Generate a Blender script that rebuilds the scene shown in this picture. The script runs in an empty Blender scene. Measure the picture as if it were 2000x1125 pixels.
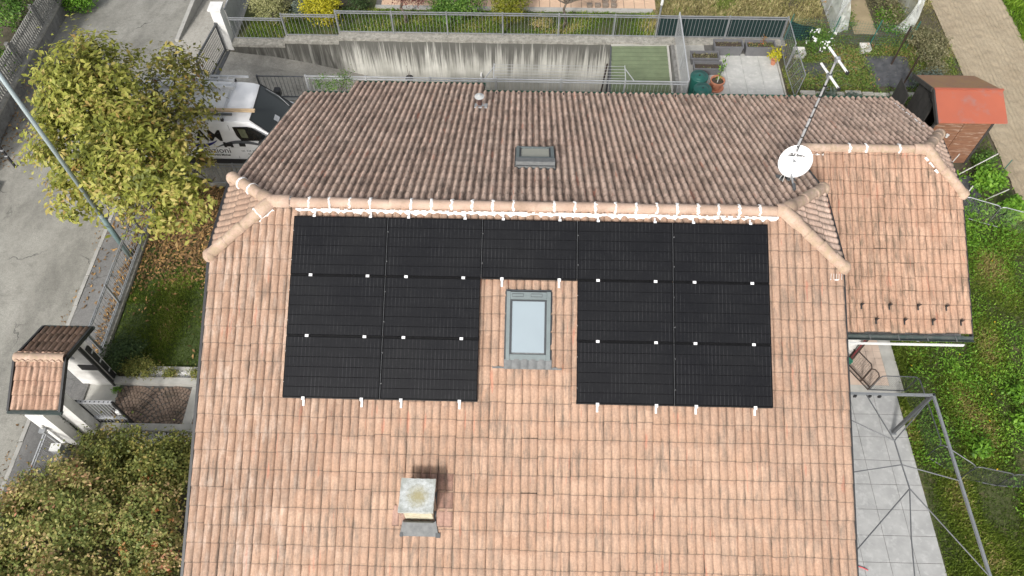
import bpy, bmesh, math, random
import numpy as np
from mathutils import Vector, Matrix

random.seed(7)
RNG = np.random.default_rng(11)
sc = bpy.context.scene
COL = sc.collection
R = math.radians

# ------------------------------------------------------------------ camera
cam_d = bpy.data.cameras.new('camera')
cam = bpy.data.objects.new('camera', cam_d)
COL.objects.link(cam)
PITCH, YAW = 0.9892, 0.0236
cam.location = (0.3802, -9.3529, 17.8837)
cam.rotation_euler = (math.pi / 2 - PITCH, 0.0, YAW)
cam_d.sensor_width = 36.0
cam_d.lens = 26.61
cam_d.clip_start = 0.1
cam_d.clip_end = 1000
sc.camera = cam

# ------------------------------------------------------------------ daylight: veiled sun from behind and left of the camera
SUN_EL, SUN_AZ = 38.0, 202.0
world = bpy.data.worlds.new('World')
sc.world = world
world.use_nodes = True
wn = world.node_tree
wn.nodes.clear()
sky = wn.nodes.new('ShaderNodeTexSky')
sky.sky_type = 'NISHITA'
sky.sun_disc = False
sky.sun_elevation = R(SUN_EL)
sky.sun_rotation = R(SUN_AZ)
sky.dust_density = 4.0
sky.air_density = 1.0
bg = wn.nodes.new('ShaderNodeBackground')
bg.inputs['Strength'].default_value = 0.15
wo = wn.nodes.new('ShaderNodeOutputWorld')
hz = wn.nodes.new('ShaderNodeHueSaturation')      # thin veil of cloud: a paler sky all round
hz.inputs['Saturation'].default_value = 0.28
wn.links.new(sky.outputs[0], hz.inputs['Color'])
wn.links.new(hz.outputs[0], bg.inputs[0])
wn.links.new(bg.outputs[0], wo.inputs[0])
sun_d = bpy.data.lights.new('sun', 'SUN')
sun_d.energy = 2.2
sun_d.angle = R(6.0)
sun_d.color = (1.0, 0.965, 0.92)
sun = bpy.data.objects.new('sun', sun_d)
COL.objects.link(sun)
_sd = Vector((math.sin(R(SUN_AZ)) * math.cos(R(SUN_EL)), math.cos(R(SUN_AZ)) * math.cos(R(SUN_EL)), math.sin(R(SUN_EL))))
sun.rotation_euler = (-_sd).to_track_quat('-Z', 'Y').to_euler()
sun.location = _sd * 60
sc.view_settings.view_transform = 'Standard'
sc.view_settings.look = 'None'
sc.view_settings.exposure = 0.40
sc.view_settings.gamma = 1.0
sc.view_settings.use_curve_mapping = False

# ------------------------------------------------------------------ materials
class NT:
    def __init__(s, name):
        s.m = bpy.data.materials.new(name)
        s.m.use_nodes = True
        s.t = s.m.node_tree
        s.t.nodes.clear()
        s.out = s.n('ShaderNodeOutputMaterial')
        s.b = s.n('ShaderNodeBsdfPrincipled')
        s.l(s.b.outputs[0], s.out.inputs[0])
        s._pos = None
    def n(s, t, **kw):
        x = s.t.nodes.new(t)
        for k, v in kw.items(): setattr(x, k, v)
        return x
    def l(s, a, b): s.t.links.new(a, b)
    def pos(s):
        if s._pos is None: s._pos = s.n('ShaderNodeNewGeometry').outputs['Position']
        return s._pos
    def mapped(s, vec, scale, loc=(0, 0, 0), rot=(0, 0, 0)):
        m = s.n('ShaderNodeMapping')
        m.inputs['Scale'].default_value = scale
        m.inputs['Location'].default_value = loc
        m.inputs['Rotation'].default_value = rot
        s.l(vec, m.inputs[0])
        return m.outputs[0]
    def noise(s, vec, scale=5.0, detail=4.0, rough=0.6, dist=0.0):
        x = s.n('ShaderNodeTexNoise')
        x.inputs['Scale'].default_value = scale
        x.inputs['Detail'].default_value = detail
        x.inputs['Roughness'].default_value = rough
        x.inputs['Distortion'].default_value = dist
        s.l(vec, x.inputs['Vector'])
        return x.outputs['Fac']
    def math(s, op, a, b=None, clamp=False):
        x = s.n('ShaderNodeMath', operation=op, use_clamp=clamp)
        for i, v in enumerate((a, b)):
            if v is None: continue
            if isinstance(v, (int, float)): x.inputs[i].default_value = v
            else: s.l(v, x.inputs[i])
        return x.outputs[0]
    def rng(s, v, a, b, c=0.0, d=1.0):
        x = s.n('ShaderNodeMapRange')
        x.inputs[1].default_value = a; x.inputs[2].default_value = b
        x.inputs[3].default_value = c; x.inputs[4].default_value = d
        s.l(v, x.inputs[0])
        return x.outputs[0]
    def ramp(s, fac, stops, interp='LINEAR'):
        x = s.n('ShaderNodeValToRGB')
        x.color_ramp.interpolation = interp
        el = x.color_ramp.elements
        while len(el) < len(stops): el.new(0.5)
        for e, (p, c) in zip(el, stops):
            e.position = p
            e.color = (c[0], c[1], c[2], 1)
        s.l(fac, x.inputs[0])
        return x.outputs[0]
    def mix(s, fac, a, b, mode='MIX'):
        x = s.n('ShaderNodeMix', data_type='RGBA', blend_type=mode)
        for sock, v in ((x.inputs[0], fac), (x.inputs[6], a), (x.inputs[7], b)):
            if isinstance(v, (int, float)): sock.default_value = v
            elif isinstance(v, tuple): sock.default_value = (v[0], v[1], v[2], 1)
            else: s.l(v, sock)
        return x.outputs[2]
    def attr(s, name):
        x = s.n('ShaderNodeAttribute')
        x.attribute_name = name
        return x.outputs['Fac']
    def sep(s, v):
        x = s.n('ShaderNodeSeparateXYZ')
        s.l(v, x.inputs[0])
        return x.outputs
    def color(s, c):
        if isinstance(c, tuple): s.b.inputs['Base Color'].default_value = (c[0], c[1], c[2], 1)
        else: s.l(c, s.b.inputs['Base Color'])
    def rough(s, v):
        if isinstance(v, (int, float)): s.b.inputs['Roughness'].default_value = v
        else: s.l(v, s.b.inputs['Roughness'])
    def bump(s, h, strength=0.3, dist=0.01):
        x = s.n('ShaderNodeBump')
        x.inputs['Strength'].default_value = strength
        x.inputs['Distance'].default_value = dist
        s.l(h, x.inputs['Height'])
        s.l(x.outputs[0], s.b.inputs['Normal'])

def simple(name, c1, c2=None, scale=6.0, rough=0.7, metal=0.0, bump=0.0, bscale=60.0, stretch=(1, 1, 1), spots=None, spot_scale=9.0, spot_at=0.62):
    t = NT(name)
    c2 = c2 or tuple(v * 0.78 for v in c1)
    p = t.mapped(t.pos(), stretch)
    n1 = t.noise(p, scale, 5, 0.65)
    c = t.ramp(n1, [(0.32, c2), (0.66, c1)])
    if spots:
        n2 = t.noise(p, spot_scale, 4, 0.7)
        c = t.mix(t.rng(n2, spot_at - 0.05, spot_at + 0.08), c, spots)
    t.color(c)
    t.rough(rough)
    t.b.inputs['Metallic'].default_value = metal
    if bump: t.bump(t.noise(t.pos(), bscale, 3, 0.7), bump)
    return t.m

def leaf_mat(name, stops, trans=0.3, rough=0.55):
    t = NT(name)
    r = t.attr('rnd')
    c = t.ramp(r, stops)
    n = t.noise(t.pos(), 14.0, 2)
    c = t.mix(t.rng(n, 0.35, 0.7, 0.0, 0.35), c, tuple(v * 0.55 for v in stops[0][1]))
    t.color(c)
    t.rough(rough)
    t.b.inputs['Specular IOR Level'].default_value = 0.35
    tr = t.n('ShaderNodeBsdfTranslucent')
    t.l(c, tr.inputs[0])
    ms = t.n('ShaderNodeMixShader')
    ms.inputs[0].default_value = trans
    t.l(t.b.outputs[0], ms.inputs[1])
    t.l(tr.outputs[0], ms.inputs[2])
    t.l(ms.outputs[0], t.out.inputs[0])
    return t.m

def tile_mat(name, pal, dirt_shade, dirt_shade_amt, lichen=None, valley=0.6, vw=0.42, extra_red=True, bloom=0.0):
    """concrete roof tile: each tile its own tone, weather streaks running down the slope, grit"""
    t = NT(name)
    P = t.pos()
    xyz = t.sep(P)
    cx = t.n('ShaderNodeCombineXYZ')
    t.l(t.math('FLOOR', t.math('DIVIDE', t.math('ADD', xyz[0], 5.62), 0.3025)), cx.inputs[0])
    t.l(t.math('FLOOR', t.math('DIVIDE', t.math('ADD', xyz[2], 3.0), 0.1371)), cx.inputs[1])
    wnz = t.n('ShaderNodeTexWhiteNoise', noise_dimensions='3D')
    t.l(cx.outputs[0], wnz.inputs[0])
    rnd = wnz.outputs[0]
    base = t.ramp(rnd, [(0.0, pal[0]), (0.5, pal[1]), (1.0, pal[2])])
    big = t.noise(P, 0.55, 3, 0.6)
    base = t.mix(t.rng(big, 0.35, 0.7, 0.0, 0.4), base, pal[3])
    st = t.noise(t.mapped(P, (16.0, 2.2, 2.2)), 1.0, 5, 0.68, 0.25)
    st2 = t.noise(t.mapped(P, (2.1, 1.4, 1.4)), 1.0, 3, 0.6)
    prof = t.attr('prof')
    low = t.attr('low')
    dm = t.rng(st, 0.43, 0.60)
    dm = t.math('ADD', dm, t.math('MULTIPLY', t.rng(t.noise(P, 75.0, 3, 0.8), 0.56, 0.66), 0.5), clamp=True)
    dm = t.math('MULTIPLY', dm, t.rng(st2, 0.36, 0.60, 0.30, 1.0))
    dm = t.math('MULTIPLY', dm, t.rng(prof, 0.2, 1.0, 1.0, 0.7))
    base = t.mix(t.math('MULTIPLY', dm, dirt_shade_amt), base, dirt_shade)
    # silt and moss plus painted shade, darkening the valleys and the overlap noses
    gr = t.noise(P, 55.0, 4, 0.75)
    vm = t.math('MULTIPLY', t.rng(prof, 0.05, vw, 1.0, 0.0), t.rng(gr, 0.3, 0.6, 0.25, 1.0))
    base = t.mix(t.math('MULTIPLY', vm, valley * dirt_shade_amt), base, (dirt_shade[0] * 0.8, dirt_shade[1] * 0.66, dirt_shade[2] * 0.6))
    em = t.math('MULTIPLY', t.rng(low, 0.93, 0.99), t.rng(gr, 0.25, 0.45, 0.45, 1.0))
    base = t.mix(t.math('MULTIPLY', em, 0.7), base, tuple(v * 0.6 for v in dirt_shade))
    if extra_red:
        rm = t.math('MULTIPLY', t.rng(t.noise(t.mapped(P, (11.0, 1.2, 1.2), (3, 5, 1)), 1.0, 2), 0.66, 0.72), 0.5)
        base = t.mix(rm, base, (0.50, 0.20, 0.13))
    if lichen:
        lm = t.math('MULTIPLY', t.rng(t.noise(P, 30.0, 3, 0.8), 0.56, 0.7), t.rng(t.noise(P, 1.1, 2), 0.4, 0.65))
        base = t.mix(t.math('MULTIPLY', lm, 0.75), base, lichen)
    if bloom:
        bm_ = t.math('MULTIPLY', t.rng(t.noise(t.mapped(P, (7.0, 1.6, 1.6), (2, 1, 0)), 1.0, 4, 0.7), 0.5, 0.68), t.rng(xyz[0], -2.4, -4.4, 0.0, bloom))
        base = t.mix(bm_, base, (0.70, 0.58, 0.49))
    sp = t.math('MULTIPLY', t.rng(t.noise(P, 170.0, 2, 0.6), 0.3, 0.75, 0.82, 1.12), t.rng(t.noise(P, 24.0, 4, 0.8), 0.35, 0.62, 0.80, 1.08))
    base = t.mix(1.0, base, sp, 'MULTIPLY')
    t.color(base)
    t.rough(0.86)
    t.b.inputs['Specular IOR Level'].default_value = 0.25
    t.bump(t.noise(P, 120.0, 4, 0.7), 0.25, 0.004)
    return t.m

MT = {}
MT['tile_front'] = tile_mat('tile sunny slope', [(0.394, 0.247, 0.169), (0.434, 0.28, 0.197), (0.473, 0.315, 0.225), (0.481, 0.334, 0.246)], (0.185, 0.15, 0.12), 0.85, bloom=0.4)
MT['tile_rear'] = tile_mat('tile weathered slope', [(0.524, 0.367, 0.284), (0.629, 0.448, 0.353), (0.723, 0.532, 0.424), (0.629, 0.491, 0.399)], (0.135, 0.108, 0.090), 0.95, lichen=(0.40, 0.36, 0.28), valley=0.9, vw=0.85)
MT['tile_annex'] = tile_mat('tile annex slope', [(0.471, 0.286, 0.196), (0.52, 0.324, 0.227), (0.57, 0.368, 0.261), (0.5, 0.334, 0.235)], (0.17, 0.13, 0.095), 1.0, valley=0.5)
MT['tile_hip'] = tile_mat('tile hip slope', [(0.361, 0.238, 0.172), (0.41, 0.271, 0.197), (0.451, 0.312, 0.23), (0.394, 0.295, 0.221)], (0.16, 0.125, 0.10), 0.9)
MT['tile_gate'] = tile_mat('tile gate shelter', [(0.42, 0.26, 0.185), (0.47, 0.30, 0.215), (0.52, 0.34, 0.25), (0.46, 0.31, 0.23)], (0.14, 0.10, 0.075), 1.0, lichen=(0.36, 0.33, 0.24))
def cap_mat():
    t = NT('ridge tile')
    P = t.pos()
    n = t.noise(P, 2.2, 5, 0.65)
    c = t.ramp(n, [(0.3, (0.35, 0.245, 0.18)), (0.5, (0.46, 0.325, 0.25)), (0.7, (0.54, 0.405, 0.32))])
    x = t.sep(P)
    ax = t.math('ABSOLUTE', t.math('SUBTRACT', x[0], 0.4))
    l2 = t.math('MULTIPLY', t.rng(t.noise(P, 9.0, 4, 0.7), 0.42, 0.66), t.rng(ax, 4.4, 5.3, 0.15, 0.85))
    c = t.mix(l2, c, (0.36, 0.28, 0.18))
    c = t.mix(t.rng(t.noise(P, 38.0, 4, 0.75), 0.55, 0.72, 0.0, 0.6), c, (0.17, 0.13, 0.10))
    t.color(c)
    t.rough(0.9)
    t.bump(t.noise(P, 90.0, 4, 0.7), 0.3, 0.004)
    return t.m
MT['cap'] = cap_mat()
MT['mortar'] = simple('white mortar', (0.86, 0.85, 0.83), (0.70, 0.68, 0.65), 14, 0.9, bump=0.4, bscale=70)
MT['deck'] = simple('roof underlay', (0.05, 0.04, 0.035), None, 5, 0.95)
MT['stucco'] = simple('white stucco', (0.80, 0.79, 0.76), (0.68, 0.67, 0.64), 1.4, 0.9, bump=0.2, bscale=120)
MT['stucco_dirty'] = simple('weathered white stucco', (0.76, 0.75, 0.72), (0.52, 0.51, 0.48), 2.3, 0.9, bump=0.2, bscale=120)
MT['black_metal'] = simple('black painted metal', (0.018, 0.018, 0.02), (0.03, 0.03, 0.03), 8, 0.45)
MT['gutter'] = simple('dark green grey gutter', (0.035, 0.055, 0.052), (0.075, 0.085, 0.08), 5, 0.45, spots=(0.10, 0.10, 0.09))
MT['green_gutter'] = simple('green gutter', (0.02, 0.10, 0.065), (0.012, 0.06, 0.04), 4, 0.5)
MT['white_paint'] = simple('white painted trim', (0.72, 0.72, 0.71), (0.62, 0.62, 0.60), 4, 0.5)
MT['zinc'] = simple('grey flashing', (0.155, 0.16, 0.158), (0.10, 0.105, 0.105), 11, 0.6, metal=0.0)
MT['window_alu'] = simple('grey green skylight cladding', (0.20, 0.235, 0.235), (0.16, 0.19, 0.19), 5, 0.38, metal=0.3)
MT['window_dark'] = simple('dark skylight seal', (0.045, 0.05, 0.055), None, 9, 0.5)
MT['steel'] = simple('stainless steel', (0.62, 0.63, 0.62), (0.45, 0.46, 0.45), 9, 0.35, metal=0.3)
MT['white_clamp'] = simple('bare bright aluminium', (0.74, 0.74, 0.74), (0.66, 0.66, 0.66), 9, 0.45)
MT['panel_frame'] = simple('black anodised frame', (0.006, 0.006, 0.007), (0.009, 0.009, 0.010), 9, 0.75)
MT['panel_frame'].node_tree.nodes['Principled BSDF'].inputs['Specular IOR Level'].default_value = 0.08
MT['rail_alu'] = simple('mounting rail', (0.012, 0.012, 0.012), (0.02, 0.02, 0.02), 9, 0.4, metal=0.5)
def cell_mat():
    t = NT('solar cell glass')
    P = t.pos()
    x = t.sep(P)
    fx = t.math('FRACT', t.math('MULTIPLY', x[0], 14.0))
    stripe = t.math('MULTIPLY', t.math('LESS_THAN', fx, 0.16), t.rng(t.noise(P, 2.5, 4, 0.7), 0.42, 0.66, 0.05, 0.6))
    c = t.ramp(t.noise(P, 0.8, 3), [(0.3, (0.0075, 0.0078, 0.0095)), (0.7, (0.0115, 0.0118, 0.0130))])
    c = t.mix(stripe, c, (0.05, 0.05, 0.052))
    c = t.mix(t.rng(t.noise(t.mapped(P, (30, 6, 6)), 1.0, 3), 0.55, 0.8, 0, 0.25), c, (0.03, 0.03, 0.03))
    t.color(c)
    t.rough(0.32)
    t.b.inputs['Specular IOR Level'].default_value = 0.16
    return t.m
MT['cell'] = cell_mat()
def glass_mat(name, c, rough=0.06, spec=0.8):
    t = NT(name)
    t.color(t.ramp(t.noise(t.pos(), 1.2, 2), [(0.3, c), (0.7, tuple(v * 0.93 for v in c))]))
    t.rough(rough)
    t.b.inputs['Specular IOR Level'].default_value = spec
    return t.m
MT['sky_glass'] = glass_mat('skylight pane with pale blind', (0.29, 0.345, 0.375), 0.10)
MT['sky_glass2'] = glass_mat('skylight pane with cream blind', (0.42, 0.42, 0.36), 0.12)
MT['dark_glass'] = glass_mat('dark vehicle glass', (0.012, 0.014, 0.015), 0.04, 0.6)
MT['wind_glass'] = glass_mat('windscreen glass', (0.022, 0.027, 0.026), 0.05, 0.45)
MT['van_paint'] = simple('white van paint', (0.86, 0.865, 0.87), (0.83, 0.835, 0.84), 1.2, 0.25)
MT['black_plastic'] = simple('black plastic', (0.014, 0.014, 0.015), (0.025, 0.025, 0.025), 9, 0.5)
MT['decal_black'] = simple('black vinyl lettering', (0.012, 0.012, 0.014), None, 9, 0.5)
MT['decal_grey'] = simple('grey vinyl', (0.11, 0.12, 0.13), None, 9, 0.5)
MT['decal_blue'] = simple('blue vinyl', (0.02, 0.025, 0.22), None, 9, 0.5)
MT['alu'] = simple('dull aluminium', (0.60, 0.61, 0.62), (0.48, 0.49, 0.50), 7, 0.42, metal=0.35)
MT['wood_plank'] = simple('pale pine batten', (0.62, 0.47, 0.30), (0.48, 0.34, 0.20), 4, 0.7, stretch=(1, 8, 8))
MT['galv'] = simple('galvanised grey steel', (0.34, 0.35, 0.36), (0.25, 0.26, 0.265), 5, 0.45, metal=0.35)
MT['galv_light'] = simple('pale galvanised steel', (0.52, 0.53, 0.54), (0.42, 0.43, 0.44), 5, 0.42, metal=0.3)
MT['galv_dark'] = simple('dark grey steel', (0.12, 0.125, 0.13), (0.08, 0.085, 0.09), 5, 0.45, metal=0.3)
MT['lamp_steel'] = simple('grey green lamp post', (0.36, 0.42, 0.43), (0.28, 0.34, 0.35), 5, 0.45, metal=0.1, stretch=(1, 1, 0.3))
MT['pergola'] = simple('grey coated pergola steel', (0.25, 0.265, 0.275), (0.20, 0.21, 0.22), 4, 0.42, metal=0.2)
MT['cable'] = simple('grey cable', (0.13, 0.135, 0.14), None, 7, 0.5)
MT['brown_frame'] = simple('dark brown frame', (0.05, 0.03, 0.022), (0.03, 0.02, 0.016), 5, 0.5)
def chim_cap_mat():
    t = NT('lichened concrete slab')
    P = t.pos()
    c = t.ramp(t.noise(P, 16.0, 5, 0.75), [(0.32, (0.30, 0.31, 0.28)), (0.5, (0.47, 0.49, 0.47)), (0.7, (0.60, 0.62, 0.62))])
    d = t.n('ShaderNodeVectorMath', operation='DISTANCE')
    t.l(P, d.inputs[0]); d.inputs[1].default_value = (-1.37, -5.15, 4.79)
    k = t.math('ADD', d.outputs['Value'], t.math('MULTIPLY', t.math('SUBTRACT', t.noise(P, 22.0, 4, 0.8), 0.5), 0.32))
    c = t.mix(t.rng(k, 0.05, 0.23, 0.85, 0.0), c, (0.33, 0.285, 0.13))
    c = t.mix(t.rng(k, 0.27, 0.40, 0.0, 0.6), c, (0.25, 0.26, 0.22))
    t.color(c); t.rough(0.95)
    t.bump(t.noise(P, 60.0, 4, 0.7), 0.5)
    return t.m
MT['chim_cap'] = chim_cap_mat()
MT['chim_wall'] = simple('cream chimney render', (0.62, 0.57, 0.43), (0.44, 0.39, 0.27), 9, 0.95, bump=0.4, bscale=60, spots=(0.15, 0.12, 0.09), spot_scale=22, spot_at=0.64)
MT['dish'] = simple('white dish paint', (0.84, 0.84, 0.84), (0.80, 0.80, 0.80), 3, 0.4)
MT['letter_grey'] = simple('dark grey print', (0.09, 0.09, 0.09), None, 5, 0.6)
MT['terracotta'] = simple('terracotta', (0.52, 0.22, 0.13), (0.42, 0.17, 0.10), 9, 0.8, bump=0.2)
MT['soil'] = simple('dark soil', (0.075, 0.055, 0.04), (0.04, 0.03, 0.022), 20, 0.95, bump=0.6)
MT['planter'] = simple('grey plastic planter', (0.15, 0.15, 0.155), (0.12, 0.12, 0.125), 6, 0.6)
MT['barrel'] = simple('dark green barrel', (0.018, 0.105, 0.085), (0.013, 0.08, 0.066), 4, 0.32)
MT['green_sheet'] = simple('green corrugated sheet', (0.125, 0.16, 0.085), (0.09, 0.118, 0.062), 3, 0.65, spots=(0.15, 0.15, 0.09), spot_at=0.66)
MT['shade_net'] = simple('dark green shade net', (0.006, 0.027, 0.025), (0.004, 0.018, 0.017), 25, 0.9)
MT['green_wire'] = simple('green coated wire', (0.03, 0.14, 0.11), None, 7, 0.5)
MT['mulch'] = simple('black mulch sheet', (0.055, 0.058, 0.062), (0.10, 0.10, 0.105), 5, 0.55, bump=0.5, bscale=7, spots=(0.20, 0.19, 0.17), spot_at=0.66)
MT['stone'] = simple('pale stone', (0.48, 0.46, 0.41), (0.34, 0.32, 0.28), 7, 0.95, bump=0.4, spots=(0.22, 0.21, 0.18))
MT['conc'] = simple('concrete', (0.40, 0.39, 0.36), (0.30, 0.295, 0.27), 2.4, 0.92, bump=0.25, bscale=80, spots=(0.20, 0.195, 0.18), spot_scale=5, spot_at=0.64)
MT['conc_light'] = simple('pale concrete', (0.44, 0.43, 0.395), (0.345, 0.34, 0.31), 3.0, 0.92, bump=0.25, bscale=80)
MT['coping'] = simple('weathered coping', (0.38, 0.365, 0.32), (0.20, 0.19, 0.165), 8, 0.95, bump=0.5, bscale=60, spots=(0.12, 0.115, 0.10), spot_scale=12)
MT['old_wall'] = simple('old grey wall', (0.24, 0.235, 0.22), (0.13, 0.125, 0.115), 4, 0.95, bump=0.5, bscale=30, spots=(0.07, 0.068, 0.06))
MT['bark'] = simple('bark', (0.16, 0.13, 0.10), (0.09, 0.075, 0.06), 12, 0.95, bump=0.5, stretch=(1, 1, 0.3))
MT['shed_wood'] = simple('red brown stained boards', (0.24, 0.115, 0.065), (0.15, 0.068, 0.038), 3, 0.8, stretch=(0.6, 6, 6), spots=(0.40, 0.30, 0.23), spot_scale=4, spot_at=0.60)
MT['shed_red'] = simple('red painted sheet', (0.37, 0.10, 0.055), (0.33, 0.09, 0.052), 1.1, 0.6, spots=(0.28, 0.125, 0.10), spot_scale=1.3, spot_at=0.60)
MT['shed_rust'] = simple('rusty brown sheet', (0.24, 0.125, 0.075), (0.28, 0.17, 0.07), 1.4, 0.75, spots=(0.20, 0.14, 0.12), spot_scale=20, spot_at=0.60)
MT['shed_dark'] = simple('dark tarred boards', (0.03, 0.028, 0.026), (0.05, 0.046, 0.042), 4, 0.8)
MT['film'] = None
MT['white_stick'] = simple('white stick', (0.60, 0.59, 0.56), None, 7, 0.6)
MT['manhole'] = simple('rusty brown iron cover', (0.12, 0.075, 0.06), (0.085, 0.055, 0.045), 14, 0.8, bump=0.4)
MT['red_hose'] = simple('red hose', (0.55, 0.05, 0.06), None, 7, 0.5)
MT['terra_floor'] = simple('terracotta paving', (0.60, 0.42, 0.29), (0.52, 0.36, 0.25), 2, 0.85)
MT['pink_tile'] = simple('pinkish floor tile', (0.58, 0.46, 0.37), (0.52, 0.40, 0.32), 3, 0.75)
MT['joint'] = simple('dark joint', (0.13, 0.125, 0.115), (0.09, 0.085, 0.08), 8, 0.95)
MT['grey_tile'] = simple('grey stoneware tile', (0.395, 0.395, 0.385), (0.315, 0.317, 0.31), 2.6, 0.6, spots=(0.43, 0.43, 0.42), spot_scale=5, spot_at=0.56)
MT['terrace_tile'] = simple('pale stoneware tile', (0.50, 0.495, 0.465), (0.41, 0.41, 0.385), 3.0, 0.65, spots=(0.54, 0.53, 0.50), spot_scale=6.0, spot_at=0.58)
MT['gravel_white'] = simple('white pebble', (0.74, 0.73, 0.70), (0.55, 0.54, 0.52), 30, 0.85)

def film_mat():
    t = NT('greenhouse film')
    t.color(t.ramp(t.noise(t.mapped(t.pos(), (3, 1, 2)), 1.5, 4), [(0.3, (0.62, 0.65, 0.62)), (0.7, (0.80, 0.82, 0.80))]))
    t.rough(0.35)
    tr = t.n('ShaderNodeBsdfTransparent')
    ms = t.n('ShaderNodeMixShader')
    t.l(t.rng(t.noise(t.pos(), 2.2, 4), 0.3, 0.7, 0.35, 0.75), ms.inputs[0])
    t.l(tr.outputs[0], ms.inputs[1]); t.l(t.b.outputs[0], ms.inputs[2])
    t.l(ms.outputs[0], t.out.inputs[0])
    return t.m
MT['film'] = film_mat()

def wall_streak_mat():
    t = NT('streaked retaining wall')
    P = t.pos()
    x = t.sep(P)
    c = t.ramp(t.noise(P, 2.0, 4), [(0.3, (0.48, 0.47, 0.42)), (0.7, (0.66, 0.65, 0.59))])
    st = t.noise(t.mapped(P, (4.2, 1.0, 0.22)), 1.0, 5, 0.62, 0.4)
    st2 = t.noise(t.mapped(P, (15.0, 1.0, 0.35), (4, 0, 2)), 1.0, 4, 0.6, 0.3)
    st3 = t.noise(t.mapped(P, (46.0, 1.0, 0.7), (1, 0, 8)), 1.0, 3, 0.6, 0.2)
    top = t.rng(x[2], -1.7, -0.05, -0.10, 0.13)        # algae runs down from the coping
    mm = t.math('ADD', t.math('MULTIPLY', st, 0.42), t.math('ADD', t.math('MULTIPLY', st2, 0.34), t.math('MULTIPLY', st3, 0.24)))
    m = t.rng(t.math('ADD', mm, top), 0.465, 0.585)
    lo = t.rng(t.noise(t.mapped(P, (1.2, 1, 0.2), (7, 0, 3)), 1.0, 3), 0.42, 0.6, 0.0, 0.5)
    c = t.mix(lo, c, (0.27, 0.265, 0.23))
    c = t.mix(t.math('MULTIPLY', m, 0.95), c, (0.10, 0.098, 0.086))
    wx = t.rng(x[0], -6.6, -6.1, 1.0, 0.0)             # the older, blackened length beside the drive
    m2 = t.math('MULTIPLY', wx, t.rng(t.noise(t.mapped(P, (4.0, 1, 0.5), (9, 0, 0)), 1.0, 4, 0.6, 0.3), 0.42, 0.66, 0.95, 0.15))
    c = t.mix(m2, c, (0.075, 0.072, 0.062))
    bd = t.math('FRACT', t.math('MULTIPLY', x[0], 7.0))
    c = t.mix(t.math('MULTIPLY', t.math('LESS_THAN', bd, 0.06), 0.45), c, (0.16, 0.155, 0.14))
    t.color(c)
    t.rough(0.95)
    t.bump(t.noise(P, 40.0, 4, 0.7), 0.3)
    return t.m
MT['streak'] = wall_streak_mat()

def asphalt_mat(name, a, b, crack=0.6):
    t = NT(name)
    P = t.pos()
    n1 = t.noise(P, 0.45, 4, 0.6)
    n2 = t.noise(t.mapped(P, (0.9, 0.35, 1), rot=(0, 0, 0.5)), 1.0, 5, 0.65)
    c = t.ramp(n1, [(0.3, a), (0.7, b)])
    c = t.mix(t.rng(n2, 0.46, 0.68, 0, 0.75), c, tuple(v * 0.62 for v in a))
    c = t.mix(t.rng(t.noise(P, 2.3, 5, 0.75), 0.54, 0.72, 0, 0.5), c, tuple(v * 0.6 for v in a))
    g = t.rng(t.noise(P, 30.0, 5, 0.9), 0.28, 0.72, 0.62, 1.36)
    g2 = t.rng(t.noise(P, 9.0, 4, 0.75), 0.3, 0.7, 0.86, 1.12)
    c = t.mix(1.0, c, t.math('MULTIPLY', g, g2), 'MULTIPLY')
    v = t.n('ShaderNodeTexVoronoi', feature='DISTANCE_TO_EDGE')
    v.inputs['Scale'].default_value = 0.42
    wv = t.n('ShaderNodeVectorMath', operation='ADD')
    nn = t.n('ShaderNodeTexNoise'); nn.inputs['Scale'].default_value = 1.7; nn.inputs['Detail'].default_value = 5
    t.l(P, nn.inputs['Vector'])
    t.l(P, wv.inputs[0]); t.l(nn.outputs['Color'], wv.inputs[1])
    t.l(wv.outputs[0], v.inputs['Vector'])
    cm = t.math('MULTIPLY', t.rng(v.outputs['Distance'], 0.0, 0.012, 1.0, 0.0), t.rng(t.noise(P, 0.6, 2), 0.5, 0.62, 0.0, crack))
    c = t.mix(cm, c, (0.05, 0.05, 0.045))
    t.color(c)
    t.rough(0.93)
    t.bump(t.noise(P, 60.0, 4, 0.8), 0.4, 0.008)
    return t.m
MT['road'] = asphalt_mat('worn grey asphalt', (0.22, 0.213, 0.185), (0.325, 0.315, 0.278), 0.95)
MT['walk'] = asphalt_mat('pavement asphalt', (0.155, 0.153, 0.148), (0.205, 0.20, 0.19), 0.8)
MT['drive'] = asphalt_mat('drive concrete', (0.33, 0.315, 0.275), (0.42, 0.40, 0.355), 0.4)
MT['earth'] = simple('bare earth', (0.10, 0.082, 0.055), (0.065, 0.06, 0.035), 1.5, 0.95, bump=0.5)
MT['lawn_soil'] = simple('lawn thatch', (0.075, 0.085, 0.028), (0.05, 0.06, 0.02), 2.0, 0.95, spots=(0.15, 0.12, 0.065), spot_scale=1.5, spot_at=0.60)
MT['lawn_soil_dark'] = simple('lawn thatch by the street', (0.06, 0.085, 0.02), (0.04, 0.06, 0.014), 2.0, 0.95, spots=(0.13, 0.105, 0.05), spot_scale=1.6, spot_at=0.68)
MT['dry_soil'] = simple('dry grass thatch', (0.21, 0.175, 0.09), (0.12, 0.11, 0.05), 2.5, 0.95)
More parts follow.
